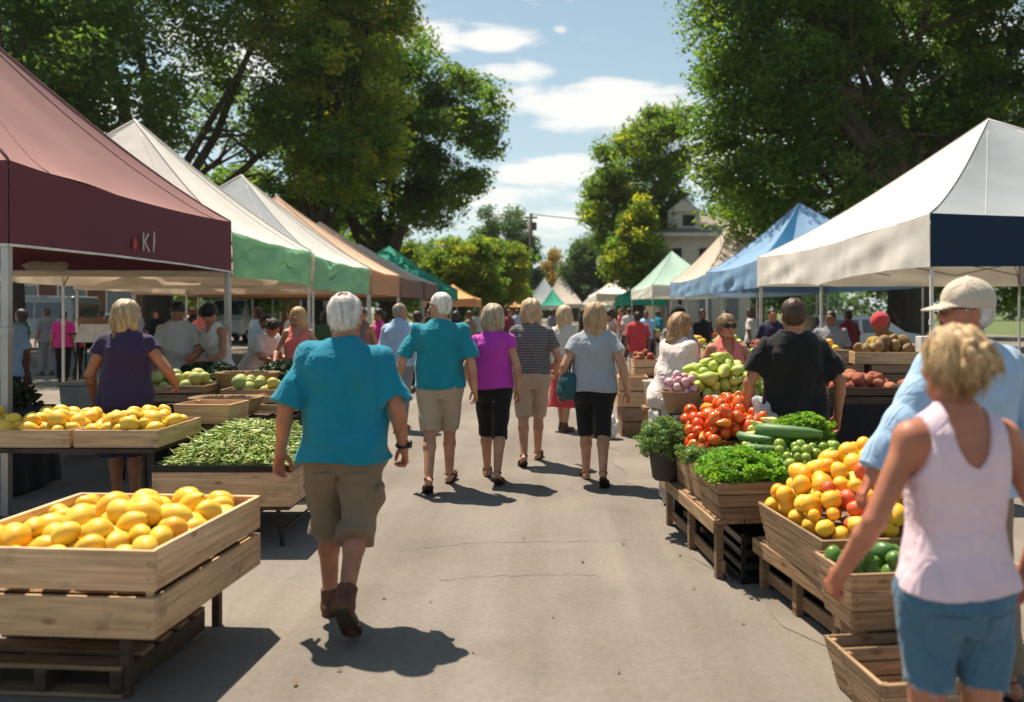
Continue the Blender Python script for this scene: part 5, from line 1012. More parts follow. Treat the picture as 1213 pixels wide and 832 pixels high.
# right side
person('blond woman with a twisted bun in pale pink tank top and denim shorts', gx(1131,2.45), 2.45, 6, 1.572, 'f', .0048, 'red', legs=((3,2,0),(-2,2,0)), bw=(.95,1.0,1.02), armw=.98, legw=.96, shw=1.0, wrists=((-.17,.13,-.46),(.12,.06,-.46)), poles=((-.35,-1,0),(.3,-1,0)), curl=(1.25,.6), head=(4,-2), palm=((.7,.4,-.5),None), headk=1.0,
       top=dict(kind='tank', m=palepink, hem=.92, ease=.010, hang=.15, wr=.0028, wf=11, scoop=1.31), bottom=dict(kind='shorts', m=denim, hem=.60, w=1.10, ease=.008, pockets=True, patch=True, fray=True, waist=1.00, wr=.007), hair=('bun', (.50,.33,.165)), seed=31)
person('older man in beige cap, glasses and light blue shirt looking left', gx(1146,3.6), 3.6, 22, 1.745, 'm', .006, 'red', bw=(1.05,1.2,1.15), belly=.03, armw=1.05, shw=1.18, wrists=((-.30,.02,-.44),(.12,.05,-.48)), head=(66,-2), glasses='clear', hat=('cap', cap_m), face_on=True,
       top=dict(kind='shirt', m=lblue, hem=.84, ease=.020, hang=.8, sleeve=1.85, wr=.0055, wf=8), bottom=dict(kind='capri', m=khaki, hem=.12, w=1.25), hair=('short', GREY), seed=32)
person('dark haired man in black T-shirt standing behind the vegetable crates, seen from behind', gx(940,5.95), 5.95, -4, 1.71, 'm', .0075, 'tan', bw=(.96,.98,1.06), armw=1.12, shw=1.02, wrists=((-.13,.03,-.49),(.13,.03,-.49)), poles=((-1,-.5,0),(1,-.5,0)), head=(0,-2), neck=1.1,
       top=dict(kind='tee', m=black_c, hem=.84, ease=.02, hang=.75, sleeve=.72, sflare=.0, wr=.009), bottom=dict(kind='capri', m=greyc, hem=.12, w=1.2), hair=('short', (.06,.032,.02)), seed=33)
person('woman in coral tank top and dark sunglasses facing the camera behind the green pears', gx(861,7.75), 7.75, 184, 1.59, 'f', .006, 'red', wrists=((-.16,.16,-.42),(.16,.16,-.42)), head=(4,0), glasses='dark', face_on=True, bw=(1.05,1.1,1.1),
       top=dict(kind='tank', m=coral, hem=.86), bottom=dict(kind='shorts', m=denim, hem=.5), hair=('tied', (.28,.17,.09)), seed=34)
person('woman with wavy light brown hair in blush blouse turned away to the right', gx(797,7.9), 7.9, -48, 1.60, 'f', .0085, 'light', lean=10, wrists=((.02,.26,-.40),(.0,.30,-.34)), head=(-12,-14), face_on=True, bw=(1.1,1.25,1.15), top=dict(kind='longsleeve', m=blush, hem=.78, ease=.024, hang=.7, sleeve=1.6, widen=1.12, wr=.009), bottom=dict(kind='capri', m=greyc, hem=.12), hair=('long', (.33,.18,.09)), seed=35)
person('dark haired man in black cap beyond the blush bloused woman', gx(803,10.8), 10.8, 30, 1.68, 'm', .013, 'tan', top=dict(kind='tee', m=greyc, hem=.85), bottom=dict(kind='capri', m=black_c, hem=.12), hair=('short', DARK), hat=('cap', blackhat), seed=36)
person('dark haired woman in white apron at the little green canopy', gx(727,15.5), 15.5, 100, 1.66, 'f', .014, 'tan', lean=6, wrists=((0,.25,-.3),(0,.28,-.25)), top=dict(kind='tank', m=white_t, hem=.86, ease=.02), bottom=dict(kind='skirt', m=white_t, hem=.5, ease=.02), hair=('tied', DARK), seed=37)
person('person in red shirt and grey trousers beyond the wooden crate stack', gx(755,17.5), 17.5, 10, 1.60, 'm', .015, 'brown', top=dict(kind='tee', m=redc, hem=.84, ease=.02), bottom=dict(kind='capri', m=greyc, hem=.10, w=1.2), hair=('short', DARK), seed=38)
person('seller in red cap and yellow top under the large white tent', gx(1062,9.0), 9.0, 120, 1.64, 'm', .011, 'brown', lean=22, wrists=((0,.3,-.3),(0,.3,-.3)), head=(0,-18), top=dict(kind='tee', m=cloth('mustard',(.34,.24,.03)), hem=.85), bottom=dict(kind='capri', m=black_c, hem=.12), hair=('short', DARK), hat=('hat', redc), seed=39)
person('seller in grey T-shirt sitting low behind the crates right of the man in black', gx(984,12.5), 12.5, 150, 1.62, 'm', .013, 'brown', top=dict(kind='tee', m=greyc, hem=.85, ease=.02), bottom=dict(kind='capri', m=black_c, hem=.12), hair=('short', DARK), seed=40)
person('far person in black under the light blue tent', gx(832,19), 19, 200, 1.66, 'm', .018, 'brown', top=dict(kind='tee', m=black_c, hem=.85), bottom=dict(kind='capri', m=navy_c, hem=.12), hair=('short', DARK), seed=41)
for i, (px, Y, lab, c1, c2, hr_) in enumerate([(540,20,'far shopper in dark top behind the man with sunglasses',black_c,navy_c,DARK),(556,23,'far shopper in brown top left of the woman in magenta',cloth('brownish',(.2,.12,.1)),black_c,BROWN),(508,24,'far seller in black under the emerald tent end',black_c,greyc,DARK),
      (603,26,'far walker in dark red seen left of the striped woman head',cloth('wine',(.2,.03,.05)),black_c,DARK),(655,30,'far walker in grey between the striped woman and the red skirt woman',greyc,black_c,BROWN),(745,27,'far walker in white near the red shirt person',white_t,navy_c,DARK),(494,17,'far shopper in pale pink top left of the sunglasses man',blush,navy_c,DARK),
      (765,24,'far shopper in blue behind the wooden crate stack',lblue,navy_c,BROWN),(566,31,'far walker in white left of the woman in magenta',white_t,black_c,BROWN),(613,34,'far walker in blue between the blond bobs',lblue,greyc,DARK),(690,36,'far walker in dark top right of the red skirt woman',black_c,greyc,BROWN),(735,33,'far walker in coral by the little green canopy',coral,navy_c,BROWN),(528,28,'far seller in white under the emerald tent',white_t,black_c,DARK),(780,29,'far seller in teal under the mint tent',teal,black_c,DARK),(470,22,'far seller in grey under the peach tents',greyc,black_c,DARK),(345,19,'far shopper in white between the tent poles',white_t,navy_c,BROWN),(305,18,'far shopper in blue behind the bending woman',lblue,black_c,DARK),(160,26,'far walker in blush top left of the navy dress',blush,greyc,BROWN),(860,24,'far walker in brown under the light blue tent',cloth('brownish',(.2,.12,.1)),black_c,DARK),(1005,18,'far shopper in wine red under the large white tent',cloth('wine',(.2,.03,.05)),black_c,DARK),(25,17,'far shopper in dark green near the left edge',cloth('forest',(.03,.08,.04)),black_c,DARK),(915,15,'far shopper in dark blue left of the man in black',navy_c,black_c,DARK),(890,21,'far shopper in white top left of the pale pole',white_t,navy_c,BROWN),(240,17,'far person in coral top behind the bending women',coral,greyc,DARK),(385,16,'far person in dark green shirt behind the main man shoulder',cloth('forest',(.03,.08,.04)),black_c,DARK),(120,24,'far walker in white shirt behind the sign board',white_t,black_c,BROWN),(185,22,'far walker in dark top behind the navy dressed woman',black_c,greyc,DARK)]):
    person(lab, gx(px,Y), Y, (i*77)%360, 1.6+.02*(i%6), 'm' if i%2 else 'f', .02, ('tan','brown','light')[i%3], top=dict(kind='tee', m=c1, hem=.86, ease=.02), bottom=dict(kind='capri', m=c2, hem=.12, w=1.15), hair=('short' if i%2 else 'bob', hr_), shoes=None, seed=60+i)
# ------------------------------------------------------------------ crates, stands, produce
pine = wood('pale_pine', (.74,.49,.285), dark=.66); oldw = wood('weathered_board', (.46,.30,.175), dark=.45); oldw2 = wood('grey_brown_board', (.32,.205,.12)); darkw = wood('dark_board', (.09,.06,.04))
wick = pm('wicker', (.26,.15,.07), (.42,.27,.14), scale=60, stretch=(1,1,3), rough=.7, bump=.8, bscale=70, bdist=.006)
blackm = pm('black_metal', (.015,.015,.016), rough=.45, metal=.3, bump=.05); blackc = cloth('table_black', (.012,.012,.014)); straw = pm('straw_liner', (.20,.13,.07), var=.4, scale=40, rough=.95, bump=.6)
nailm = pm('nail', (.08,.07,.06), rough=.5, metal=.6, bump=0)
def boards(Lb, Lt, Hs, n, gap, th, m, parent, loc, rz, tilt, nails=True):
    """one crate side: n boards stacked, grain along local X"""
    mb = MB(); hb = (Hs-gap*(n-1))/n; r = random.Random(int(Lb*1000)+n)
    for i in range(n):
        z0 = i*(hb+gap); z1 = z0+hb; a = (Lb+(Lt-Lb)*z0/Hs)/2; b = (Lb+(Lt-Lb)*z1/Hs)/2; j = r.uniform(-.003,.003); t0 = th*r.uniform(.85,1.15)
        mb.hexa([(-a+j,0,z0),(a+j,0,z0),(a+j,t0,z0),(-a+j,t0,z0),(-b+j,0,z1+r.uniform(-.003,.003)),(b+j,0,z1),(b+j,t0,z1),(-b+j,t0,z1)])
    o = mb.build('side', m, parent, bev=.0025, loc=loc, rot=(tilt,0,rz))
    if nails:
        nb = MB()
        for i in range(n):
            for sx in (-1,1):
                for q in (.3,.7):
                    z = i*(hb+gap)+hb*q; x = sx*(Lb/2+(Lt-Lb)/2*z/Hs-.022); nb.lathe([(0,.0025),(.0035,.002),(.0035,-.002)],6,(x,-.0,z))
        v = nb.v; nb.v = [(x,-.0015-(z-(z//1))*0+(-0.0), z) if False else (x,y,z) for x,y,z in v]
        nb.build('nail', nailm, o)
    return o
def crate(label, cx_, cy_, rz, L_, W_, z0, z1, m=None, flare=0, n=2, gap=.012, th=.014, cat='crate', group=None, name='wooden_crate', posts=True, nails=False, vert=False, liner=None):
    """outer size L_ (local X) by W_ (local Y) at the bottom, flaring outwards to the rim"""
    m = m or pine; root = empty(name, (cx_,cy_,z0), rz, label, cat, group); H = z1-z0; t = math.atan2(flare,H); Hs = math.hypot(H,flare)
    for (Lb, off, rr) in ((L_, W_/2, 0), (L_, W_/2, math.pi), (W_-2*th, L_/2, math.pi/2), (W_-2*th, L_/2, -math.pi/2)):
        x, y = math.sin(rr)*off, -math.cos(rr)*off
        boards(Lb, Lb+2*flare, Hs, n, gap, th, m, root, (x,y,0), rr, t, nails)
    b = MB(); nb = max(3,int(W_/.12)); 
    for i in range(nb):
        a = -W_/2+th+.002+i*(W_-2*th-.004)/nb; b.box(-L_/2+th+.002, L_/2-th-.002, a+.003, a+(W_-2*th-.004)/nb-.003, .003, .015)
    b.build('base', m, root)
    if posts:
        for sx in (-1,1):
            for sy in (-1,1):
                x0 = sx*(L_/2-th-.003); y0 = sy*(W_/2-th-.003); q = .026; fx = sx*flare; fy = sy*flare
                lo_x = sorted((x0, x0-sx*q)); lo_y = sorted((y0, y0-sy*q)); zt = H*.97
                MB().hexa([(lo_x[0],lo_y[0],.017),(lo_x[1],lo_y[0],.017),(lo_x[1],lo_y[1],.017),(lo_x[0],lo_y[1],.017)]+[(x+fx*.97,y+fy*.97,zt) for x,y in ((lo_x[0],lo_y[0]),(lo_x[1],lo_y[0]),(lo_x[1],lo_y[1]),(lo_x[0],lo_y[1]))]).build('corner_post', m, root, bev=.002)
    if liner: 
        N_ = 12; vs = []; fs = []
        for j in range(N_+1):
            for i in range(N_+1):
                x = (-.5+i/N_)*(L_-2*th-.02); y = (-.5+j/N_)*(W_-2*th-.02); vs.append((x*(1+flare*.6/L_),y*(1+flare*.6/W_),max(.02,liner(x,y)-z0)))
        for j in range(N_):
            for i in range(N_): a = j*(N_+1)+i; fs.append((a,a+1,a+N_+2,a+N_+1))
        np_obj('liner', vs, fs, straw, root)
    return root
def stand(label, x0, y0, x1, y1, w_, z, m, dark, name='low_stand', n=5):
    """slatted stand along the line (x0,y0)-(x1,y1), its left edge, reaching w_ to the right"""
    L_ = math.hypot(x1-x0,y1-y0); rz = math.atan2(y1-y0,x1-x0); root = empty(name, (x0,y0,0), rz, label, 'stand', None)
    for i in range(n):
        a = -w_+i*w_/n; MB().box(0,L_,a+.006,a+w_/n-.006,z-.028,z).build('slat', m, root, bev=.003)
    MB().box(0,L_,.0,.022,z-.085,z-.003).build('edge_board', m, root, bev=.003)
    for u in (.05,.5,.95):
        for v in (-.035,-w_+.01):
            MB().box(u*L_-.025,u*L_+.025,v-.02,v+.025,0,z-.030).build('leg', dark, root, bev=.003)
    MB().box(.02,L_-.02,-.062,-.042,.05,.12).build('rail', dark, root, bev=.003); MB().box(.02,L_-.02,-w_-.012,-w_+.008,.05,.12).build('rail', dark, root, bev=.003)
    return root
def table(label, x0, x1, y0, y1, z, m=None, skirt=False, name='trestle_table', rz=0):
    root = empty(name, ((x0+x1)/2,(y0+y1)/2,0), rz, label, 'table', None); a, b = (x1-x0)/2, (y1-y0)/2
    MB().box(-a,a,-b,b,z-.03,z).build('top', m or darkw, root, bev=.004)
    for sx in (-1,1):
        for sy in (-1,1): MB().tube([(sx*(a-.06),sy*(b-.06),0),(sx*(a-.10),sy*(b-.08),z-.031)], .016, 8).build('leg', blackm, root)
        MB().tube([(sx*(a-.075),-b+.07,z*.35),(sx*(a-.075),b-.07,z*.35)], .010, 6).build('brace', blackm, root)
    if skirt:
        vs = []; fs = []; per = []
        for (p,q) in (((-a,-b),(a,-b)),((a,-b),(a,b)),((a,b),(-a,b)),((-a,b),(-a,-b))):
            n_ = max(6,int(math.hypot(p[0]-q[0],p[1]-q[1])*16))
            for k in range(n_): per.append((p[0]+(q[0]-p[0])*k/n_, p[1]+(q[1]-p[1])*k/n_))
        n_ = len(per); nv = 6
        for j in range(nv+1):
            for i,(x,y) in enumerate(per):
                f = 1+.012+.03*(j/nv)*(1+math.sin(i*1.7+.6*math.sin(i*.4)))*.6/max(a,b); vs.append((x*f,y*f,z+.004-(z-.03)*j/nv))
        for j in range(nv):
            for i in range(n_): q=(i+1)%n_; fs.append((j*n_+i,j*n_+q,(j+1)*n_+q,(j+1)*n_+i))
        vs.append((0,0,z+.006)); c = len(vs)-1; m_ = MB(); m_.v = vs; m_.f = [tuple(reversed(f)) for f in fs]+[(c,i,(i+1)%n_) for i in range(n_)]; m_.build('cloth', blackc, root, smooth=True)
    return root
stem_m = pm('stem_green', (.08,.13,.03), rough=.7)
# --- fruit shapes (unit radius about 1, scaled per kind)
def fruit_mesh(name, prof_, m, n=18, bend=0, lump=0, ribs=0, seed=1, stem=None):
    vs = []; fs = []; r = random.Random(seed); ph = [r.random()*6 for _ in range(4)]; K = len(prof_); z_top = prof_[-1][1]
    for i, (rad, z) in enumerate(prof_):
        for k in range(n):
            a = 2*math.pi*k/n; q = rad*(1+ribs*math.cos(a*5))*(1+lump*(math.sin(a*2+ph[0]+z*2)+.6*math.sin(a*3+ph[1]-z*3)))
            x = q*math.cos(a); y = q*math.sin(a); x += bend*z*z
            vs.append((x,y,z))
    for i in range(K-1):
        for k in range(n): a = i*n+k; b = i*n+(k+1)%n; fs.append((a,b,b+n,a+n))
    nb = len(fs)
    if stem == 'star':
        for q in range(5):
            a = q*1.2566+r.uniform(-.2,.2); b0 = len(vs); L1_ = r.uniform(.42,.62)
            vs += [(.05*math.cos(a+1.57),.05*math.sin(a+1.57),z_top+.02),(.05*math.cos(a-1.57),.05*math.sin(a-1.57),z_top+.02),(L1_*math.cos(a-.12)*.6,L1_*math.sin(a-.12)*.6,z_top+.05),(L1_*math.cos(a),L1_*math.sin(a),z_top+.02),(L1_*math.cos(a+.12)*.6,L1_*math.sin(a+.12)*.6,z_top+.05)]; fs.append((b0,b0+1,b0+2,b0+3,b0+4))
    if stem in ('star','nub'):
        b0 = len(vs); h_ = .25 if stem == 'star' else .06
        for zz in (z_top-.05, z_top+h_):
            for q in range(6): vs.append(((.06 if stem=='star' else .09)*math.cos(q*1.0472)+(zz-z_top)*.3,(.06 if stem=='star' else .09)*math.sin(q*1.0472),zz))
        fs += [(b0+q,b0+(q+1)%6,b0+6+(q+1)%6,b0+6+q) for q in range(6)]+[tuple(b0+6+q for q in range(6))]
    me = bpy.data.meshes.new(name); me.from_pydata(vs,[],fs); me.polygons.foreach_set('use_smooth',[True]*len(fs)); me.materials.append(m)
    if stem: me.materials.append(stem_m); me.polygons.foreach_set('material_index', [0]*nb+[1]*(len(fs)-nb))
    me.update(); return me
def sph(p=1.0, lo=0, hi=0, ny=12, ez=1, dim=.0):
    out = []
    for i in range(ny+1):
        t = math.pi*i/ny; r = math.sin(t)**p; z = -math.cos(t)*ez
        if hi and i > ny-3: z += hi*(i-(ny-3))/3
        if lo and i < 3: z -= lo*(3-i)/3
        if dim: z *= (1-dim*math.exp(-(r/.35)**2))
        out.append((max(r,.0001),z))
    return out
def fm(name, cols, rough=.46, bump=.08, bscale=90, coat=0, spec=.4, scale=1.3):
    """skin colour varies over each piece and from piece to piece"""
    m = pm(name, cols[0], cols[1], scale=scale, rough=rough, bump=bump, bscale=bscale, bdist=.002, spec=spec, coat=coat, rvar=.08); nt, N, L = nodes(m)
    p = [n for n in N if n.type=='BSDF_PRINCIPLED'][0]; mp = [n for n in N if n.type=='MAPPING'][0]; mx = [n for n in N if n.type=='MIX'][0]
    oi = N.new('ShaderNodeObjectInfo'); sc = N.new('ShaderNodeVectorMath'); sc.operation='SCALE'; sc.inputs[0].default_value=(11,7,5); L.new(oi.outputs['Random'], sc.inputs['Scale']); L.new(sc.outputs[0], mp.inputs['Location'])
    rp = N.new('ShaderNodeValToRGB'); el_ = rp.color_ramp.elements
    for i,c in enumerate(cols[2:] or [(1,1,1)]):
        e_ = el_[i] if i < 2 else el_.new(1); e_.color=(*c,1)
    nn = max(1,len(cols)-2)
    if nn == 1: el_[1].color = (*(cols[2] if len(cols) > 2 else (1,1,1)),1)
    for i in range(min(nn,len(el_))): el_[i].position = i/max(1,nn-1) if nn>1 else 0
    L.new(oi.outputs['Random'], rp.inputs[0]); mm = N.new('ShaderNodeMix'); mm.data_type='RGBA'; mm.inputs[0].default_value=.55; L.new(mx.outputs[2], mm.inputs[6]); L.new(rp.outputs[0], mm.inputs[7]); 
    tc2 = [n for n in N if n.type=='TEX_COORD'][0]; ns = N.new('ShaderNodeTexNoise'); ns.inputs['Scale'].default_value = 5.5; ns.inputs['Detail'].default_value = 6; ns.inputs['Roughness'].default_value = .75; L.new(mp.outputs[0], ns.inputs['Vector'])
    r_ = N.new('ShaderNodeMapRange'); r_.inputs[1].default_value = .60; r_.inputs[2].default_value = .72; r_.inputs[4].default_value = .45; L.new(ns.outputs['Fac'], r_.inputs[0])
    m5 = N.new('ShaderNodeMix'); m5.data_type='RGBA'; m5.blend_type='MULTIPLY'; L.new(r_.outputs[0], m5.inputs[0]); L.new(mm.outputs[2], m5.inputs[6]); m5.inputs[7].default_value=(.55,.42,.25,1)
    L.new(m5.outputs[2], p.inputs['Base Color']); return m
lemon_m = fm('lemon_skin', [(.80,.42,.02),(.86,.56,.05),(.86,.50,.03),(.82,.60,.09),(.88,.40,.02)], bscale=70, bump=.15)
orange_m = fm('orange_skin', [(.84,.36,.02),(.88,.48,.04),(.86,.30,.01),(.90,.55,.06),(.85,.42,.02)], bump=.15)
peach_m = fm('nectarine_skin', [(.62,.05,.03),(.85,.30,.05),(.50,.03,.04),(.75,.12,.03)], scale=9)
tomato_m = fm('tomato_skin', [(.62,.05,.012),(.78,.14,.02),(.70,.06,.01),(.80,.22,.03)], rough=.2, bump=0, spec=.6)
pepper_m = fm('pepper_skin', [(.80,.22,.02),(.85,.35,.03),(.80,.13,.02),(.86,.42,.04)], rough=.22, bump=0, spec=.6)
pear_m = fm('pear_skin', [(.36,.44,.06),(.52,.58,.13),(.40,.50,.08),(.56,.58,.16)]); lime_m = fm('lime_skin', [(.14,.26,.03),(.28,.38,.05),(.10,.20,.03),(.34,.42,.07)], rough=.3)
squash_m = fm('squash_skin', [(.60,.58,.16),(.72,.68,.28),(.62,.60,.18),(.70,.62,.25)]); zuc_m = fm('zucchini_skin', [(.06,.15,.04),(.20,.32,.12),(.07,.16,.05)], rough=.5, scale=5)
potato_m = fm('potato_skin', [(.26,.05,.035),(.36,.12,.07),(.24,.04,.03),(.42,.18,.07)], rough=.8, bump=.3, scale=8); melon_m = fm('melon_skin', [(.30,.36,.10),(.46,.48,.20),(.22,.32,.08),(.60,.45,.08)], rough=.6, scale=5); radish_m = fm('radish_skin', [(.50,.18,.24),(.72,.48,.50),(.45,.12,.2),(.75,.6,.6)])
ME = {}
ME['lemon'] = [fruit_mesh('lemon', sph(.95,.10,.16,ez=1.22), lemon_m, lump=.035, seed=i, stem='nub') for i in range(3)]
ME['orange'] = [fruit_mesh('orange', sph(1,dim=.10,ez=.96), orange_m, lump=.02, seed=i, stem='nub') for i in range(2)]+[fruit_mesh('orange', sph(.95,.06,.08,ez=1.12), orange_m, lump=.03, seed=5)]
ME['nectarine'] = [fruit_mesh('nectarine', sph(1,dim=.16,ez=.95), peach_m, lump=.02, seed=i) for i in range(2)]
ME['tomato'] = [fruit_mesh('tomato', sph(.9,dim=.15,ez=.86), tomato_m, ribs=.035, seed=i, stem='star') for i in range(2)]+[fruit_mesh('tomato', sph(.95,.05,.1,ez=1.25), tomato_m, lump=.02, seed=4, stem='star')]
ME['pepper'] = [fruit_mesh('pepper', [(.0001,-1.7),(.25,-1.62),(.45,-1.2),(.62,-.6),(.78,0),(.9,.6),(.92,1.0),(.75,1.25),(.4,1.22),(.15,1.12),(.1,1.5),(.0001,1.55)], pepper_m, ribs=.07, lump=.05, seed=i, bend=.08) for i in range(2)]
ME['pear'] = [fruit_mesh('pear', [(.0001,-1),(.5,-.95),(.85,-.7),(1,-.3),(.97,.1),(.78,.5),(.55,.85),(.42,1.15),(.28,1.35),(.06,1.42),(.04,1.7),(.0001,1.72)], pear_m, lump=.03, seed=i) for i in range(3)]
ME['lime'] = [fruit_mesh('lime', sph(1,.02,.08), lime_m, lump=.02, seed=i) for i in range(2)]
ME['squash'] = [fruit_mesh('squash', [(.0001,-1.9),(.5,-1.8),(.82,-1.4),(.9,-.8),(.75,0),(.55,.8),(.45,1.4),(.38,1.9),(.22,2.0),(.2,2.4),(.0001,2.42)], squash_m, bend=.10, lump=.03, seed=i) for i in range(2)]
ME['zucchini'] = [fruit_mesh('zucchini', [(.0001,-4.2),(.6,-4.1),(.9,-3.6),(1,-2.5),(.98,-1),(.92,.5),(.82,2),(.7,3.2),(.5,4.0),(.42,4.6),(.0001,4.65)], zuc_m, n=20, bend=.05, ribs=.03, seed=i) for i in range(2)]
ME['potato'] = [fruit_mesh('potato', sph(.8,ez=1.25), potato_m, lump=.08, seed=i) for i in range(3)]
ME['melon'] = [fruit_mesh('melon', sph(1,dim=.05), melon_m, n=22, ribs=.012, seed=i) for i in range(2)]
ME['gourd'] = [fruit_mesh('gourd', sph(.85,.1,.3,ez=1.1), fm('gourd_skin', [(.16,.09,.03),(.26,.16,.06),(.14,.08,.03),(.32,.2,.08)], rough=.7, scale=5), lump=.05, seed=i) for i in range(2)]
ME['radish'] = [fruit_mesh('radish', sph(1,.3,0), radish_m, seed=1)]
ME['avocado'] = [fruit_mesh('green_pepper', sph(.9,0,.25,ez=1.2), fm('avocado_skin', [(.03,.09,.02),(.10,.20,.04),(.04,.12,.03),(.16,.28,.05)], rough=.35), lump=.05, seed=i) for i in range(2)]
def pile(kind, label, cat, group, cx_, cy_, rz, L_, W_, z0f, topf, r, n, seed=1, name=None, elong=1.2, mix=None, var=.17, K=26):
    """drops pieces one by one onto the lowest free spot under a mound shape"""
    rs = np.random.RandomState(seed); P_ = np.zeros((0,3)); c, s = math.cos(rz), math.sin(rz); out = []; rr = r
    for _ in range(n):
        x = rs.uniform(-L_/2+r*.9, L_/2-r*.9, K); y = rs.uniform(-W_/2+r*.9, W_/2-r*.9, K); z = np.array([z0f(a,b) for a,b in zip(x,y)])+r*.9
        if len(P_):
            d2 = (x[:,None]-P_[None,:,0])**2+(y[:,None]-P_[None,:,1])**2; g = (2*r*.90)**2-d2; zz = np.where(g>0, P_[None,:,2]+np.sqrt(np.maximum(g,0))*.86, -9); z = np.maximum(z, zz.max(1))
        t = np.array([topf(a,b) for a,b in zip(x,y)]); j = np.argmin(z-t)
        if z[j]-t[j] > -r*.2: continue
        P_ = np.vstack([P_, [x[j],y[j],z[j]]])
    for (x,y,z) in P_:
        kd = kind; lb, ct, gp = label, cat, group
        if mix:
            for (k2, prob, fn, lb2, ct2, gp2) in mix:
                if fn(x,y) and rs.rand() < prob: kd, lb, ct, gp = k2, lb2, ct2, gp2; break
        o = bpy.data.objects.new(ME[kd][0].name.split('.')[0], ME[kd][rs.randint(len(ME[kd]))]); col.objects.link(o); sc = r*(1+var*rs.randn()*.8); o.scale = (sc*.93,sc*.93,sc*.93) if kd not in ('pepper','squash') else (sc*.75,)*3
        o.location = (cx_+x*c-y*s, cy_+x*s+y*c, z); flat = kd in ('lemon','pepper','squash','potato','pear','zucchini')
        o.rotation_euler = (R(90)+rs.randn()*.35 if flat else rs.rand()*6.28, rs.randn()*.3, rs.rand()*6.28); tag(o, lb, ct, gp); out.append(o)
    return out
def leafy(label, cx_, cy_, rz, L_, W_, topf, z0, n, size, m, seed=1, name='leafy_greens', kind='stuff', parent=None, round_=False, edge=.85, r0=.035, nper=16):
    rs = np.random.RandomState(seed); x = rs.uniform(-L_/2,L_/2,n)*edge; y = rs.uniform(-W_/2,W_/2,n)*edge; t = np.array([topf(a,b) for a,b in zip(x,y)]); z = t-rs.rand(n)**2*np.maximum(.02,(t-z0))*.8-.01
    V, Fq, C = leaves(np.stack([x,y,z],1), np.full(n,r0), nper, size, rs, droop=-.1); o = np_obj(name, V, Fq, m, parent, smooth=False, colors=C)
    if parent is None: o.location = (cx_,cy_,0); o.rotation_euler = (0,0,rz)
    if label: tag(o, label, name.replace('_',' '), kind=kind)
    return o
def mound(L_, W_, rim, h, px_=2.4): return lambda x, y: rim+h*max(0,1-abs(2*x/L_)**px_)*max(0,1-abs(2*y/W_)**px_)
fresh = pm('fresh_leaf', (.16,.34,.035), var=.3, scale=9, rough=.45, bump=0, transl=.35, trans_col=(.35,.6,.05), attr=True, rvar=0)
herb = pm('herb_leaf', (.16,.27,.09), var=.3, scale=9, rough=.5, bump=0, transl=.3, trans_col=(.3,.45,.1), attr=True, rvar=0); darkg = pm('kale_leaf', (.022,.055,.024), var=.3, scale=9, rough=.6, bump=0, transl=.15, attr=True, rvar=0)

# ---- left: big pale crate of yellow fruit
a1 = R(-4.5); tp = lambda x,y: .60+.05*y
crate('large pale pine crate full of yellow fruit in the near left corner', -2.03, 3.93, a1, .98, 1.02, .30, .655, pine, n=2, gap=.028, th=.02, nails=True, liner=lambda x,y: .47)
pile('lemon', 'plump yellow fruit lying in the large pale pine crate in the near left corner', 'lemon', 'yellow fruit in the large near crate', -2.03, 3.93, a1, .92, .96, lambda x,y: .475, tp_ if False else (lambda x,y: .665+.045*math.sin(x*5+1)*math.cos(y*4)), .058, 190, 2, mix=[('orange', .10, lambda x,y: True, 'plump yellow fruit lying in the large pale pine crate in the near left corner', 'lemon', 'yellow fruit in the large near crate')])
# trolley of pallets under it
pr = empty('pallet', (-2.12,3.88,0), a1, 'low wooden pallet on the asphalt under the large pale pine crate', 'pallet')
for i in range(5): MB().box(-.38,.38,-.36+i*.155,-.36+i*.155+.10,.125,.145).build('deck_board', oldw2, pr, bev=.003)
for x in (-.36,0,.33): MB().box(x,x+.05,-.36,.36,.03,.124).build('stringer', darkw, pr, bev=.003)
for y in (-.36,.26): MB().box(-.38,.38,y,y+.1,.012,.029).build('bottom_board', oldw2, pr, bev=.003)
sp_ = empty('crate_support', (-2.03,3.95,0), a1, 'dark trestle legs carrying the large pale pine crate', 'trestle')
for sx in (-.30,.30):
    for sy in (-.40,.40): MB().box(sx-.02,sx+.02,sy-.02,sy+.02,.0,.275).build('leg', darkw, sp_, bev=.003)
MB().box(-.42,.42,-.43,-.37,.276,.298).box(-.42,.42,.37,.43,.276,.298).build('beam', darkw, sp_)
# ---- yellow fruit crates in the maroon tent
table('dark slatted table carrying the yellow fruit crates under the maroon tent', -4.5, -2.70, 5.76, 6.56, .675)
for i, (xc, w_, y0, lab) in enumerate([(-2.965,.58,6.14,'pine tray of yellow fruit before the woman in navy'),(-3.58,.60,6.14,'pine tray of yellow fruit left of the woman in navy'),(-4.2,.58,6.14,'pine tray of yellow fruit at the left end of the table')]):
    crate(lab, xc, y0, 0, w_, .72, .68, .80, pine, n=1, th=.014, liner=lambda x,y: .74)
    pile('lemon', 'yellow fruit heaped in the '+lab.replace(' of yellow fruit',''), 'lemon', 'yellow fruit in pine tray '+('by the corner','in the middle','at the end')[i], xc, y0, 0, w_-.03, .69, lambda x,y: .745, mound(w_,.74,.80,.11), .050, (60,48,40)[i], 20+i)
crate('empty pale wooden box behind the corner fruit tray', -2.79, 7.0, R(-6), .44, .34, .70, .86, pine, n=1, flare=.015)
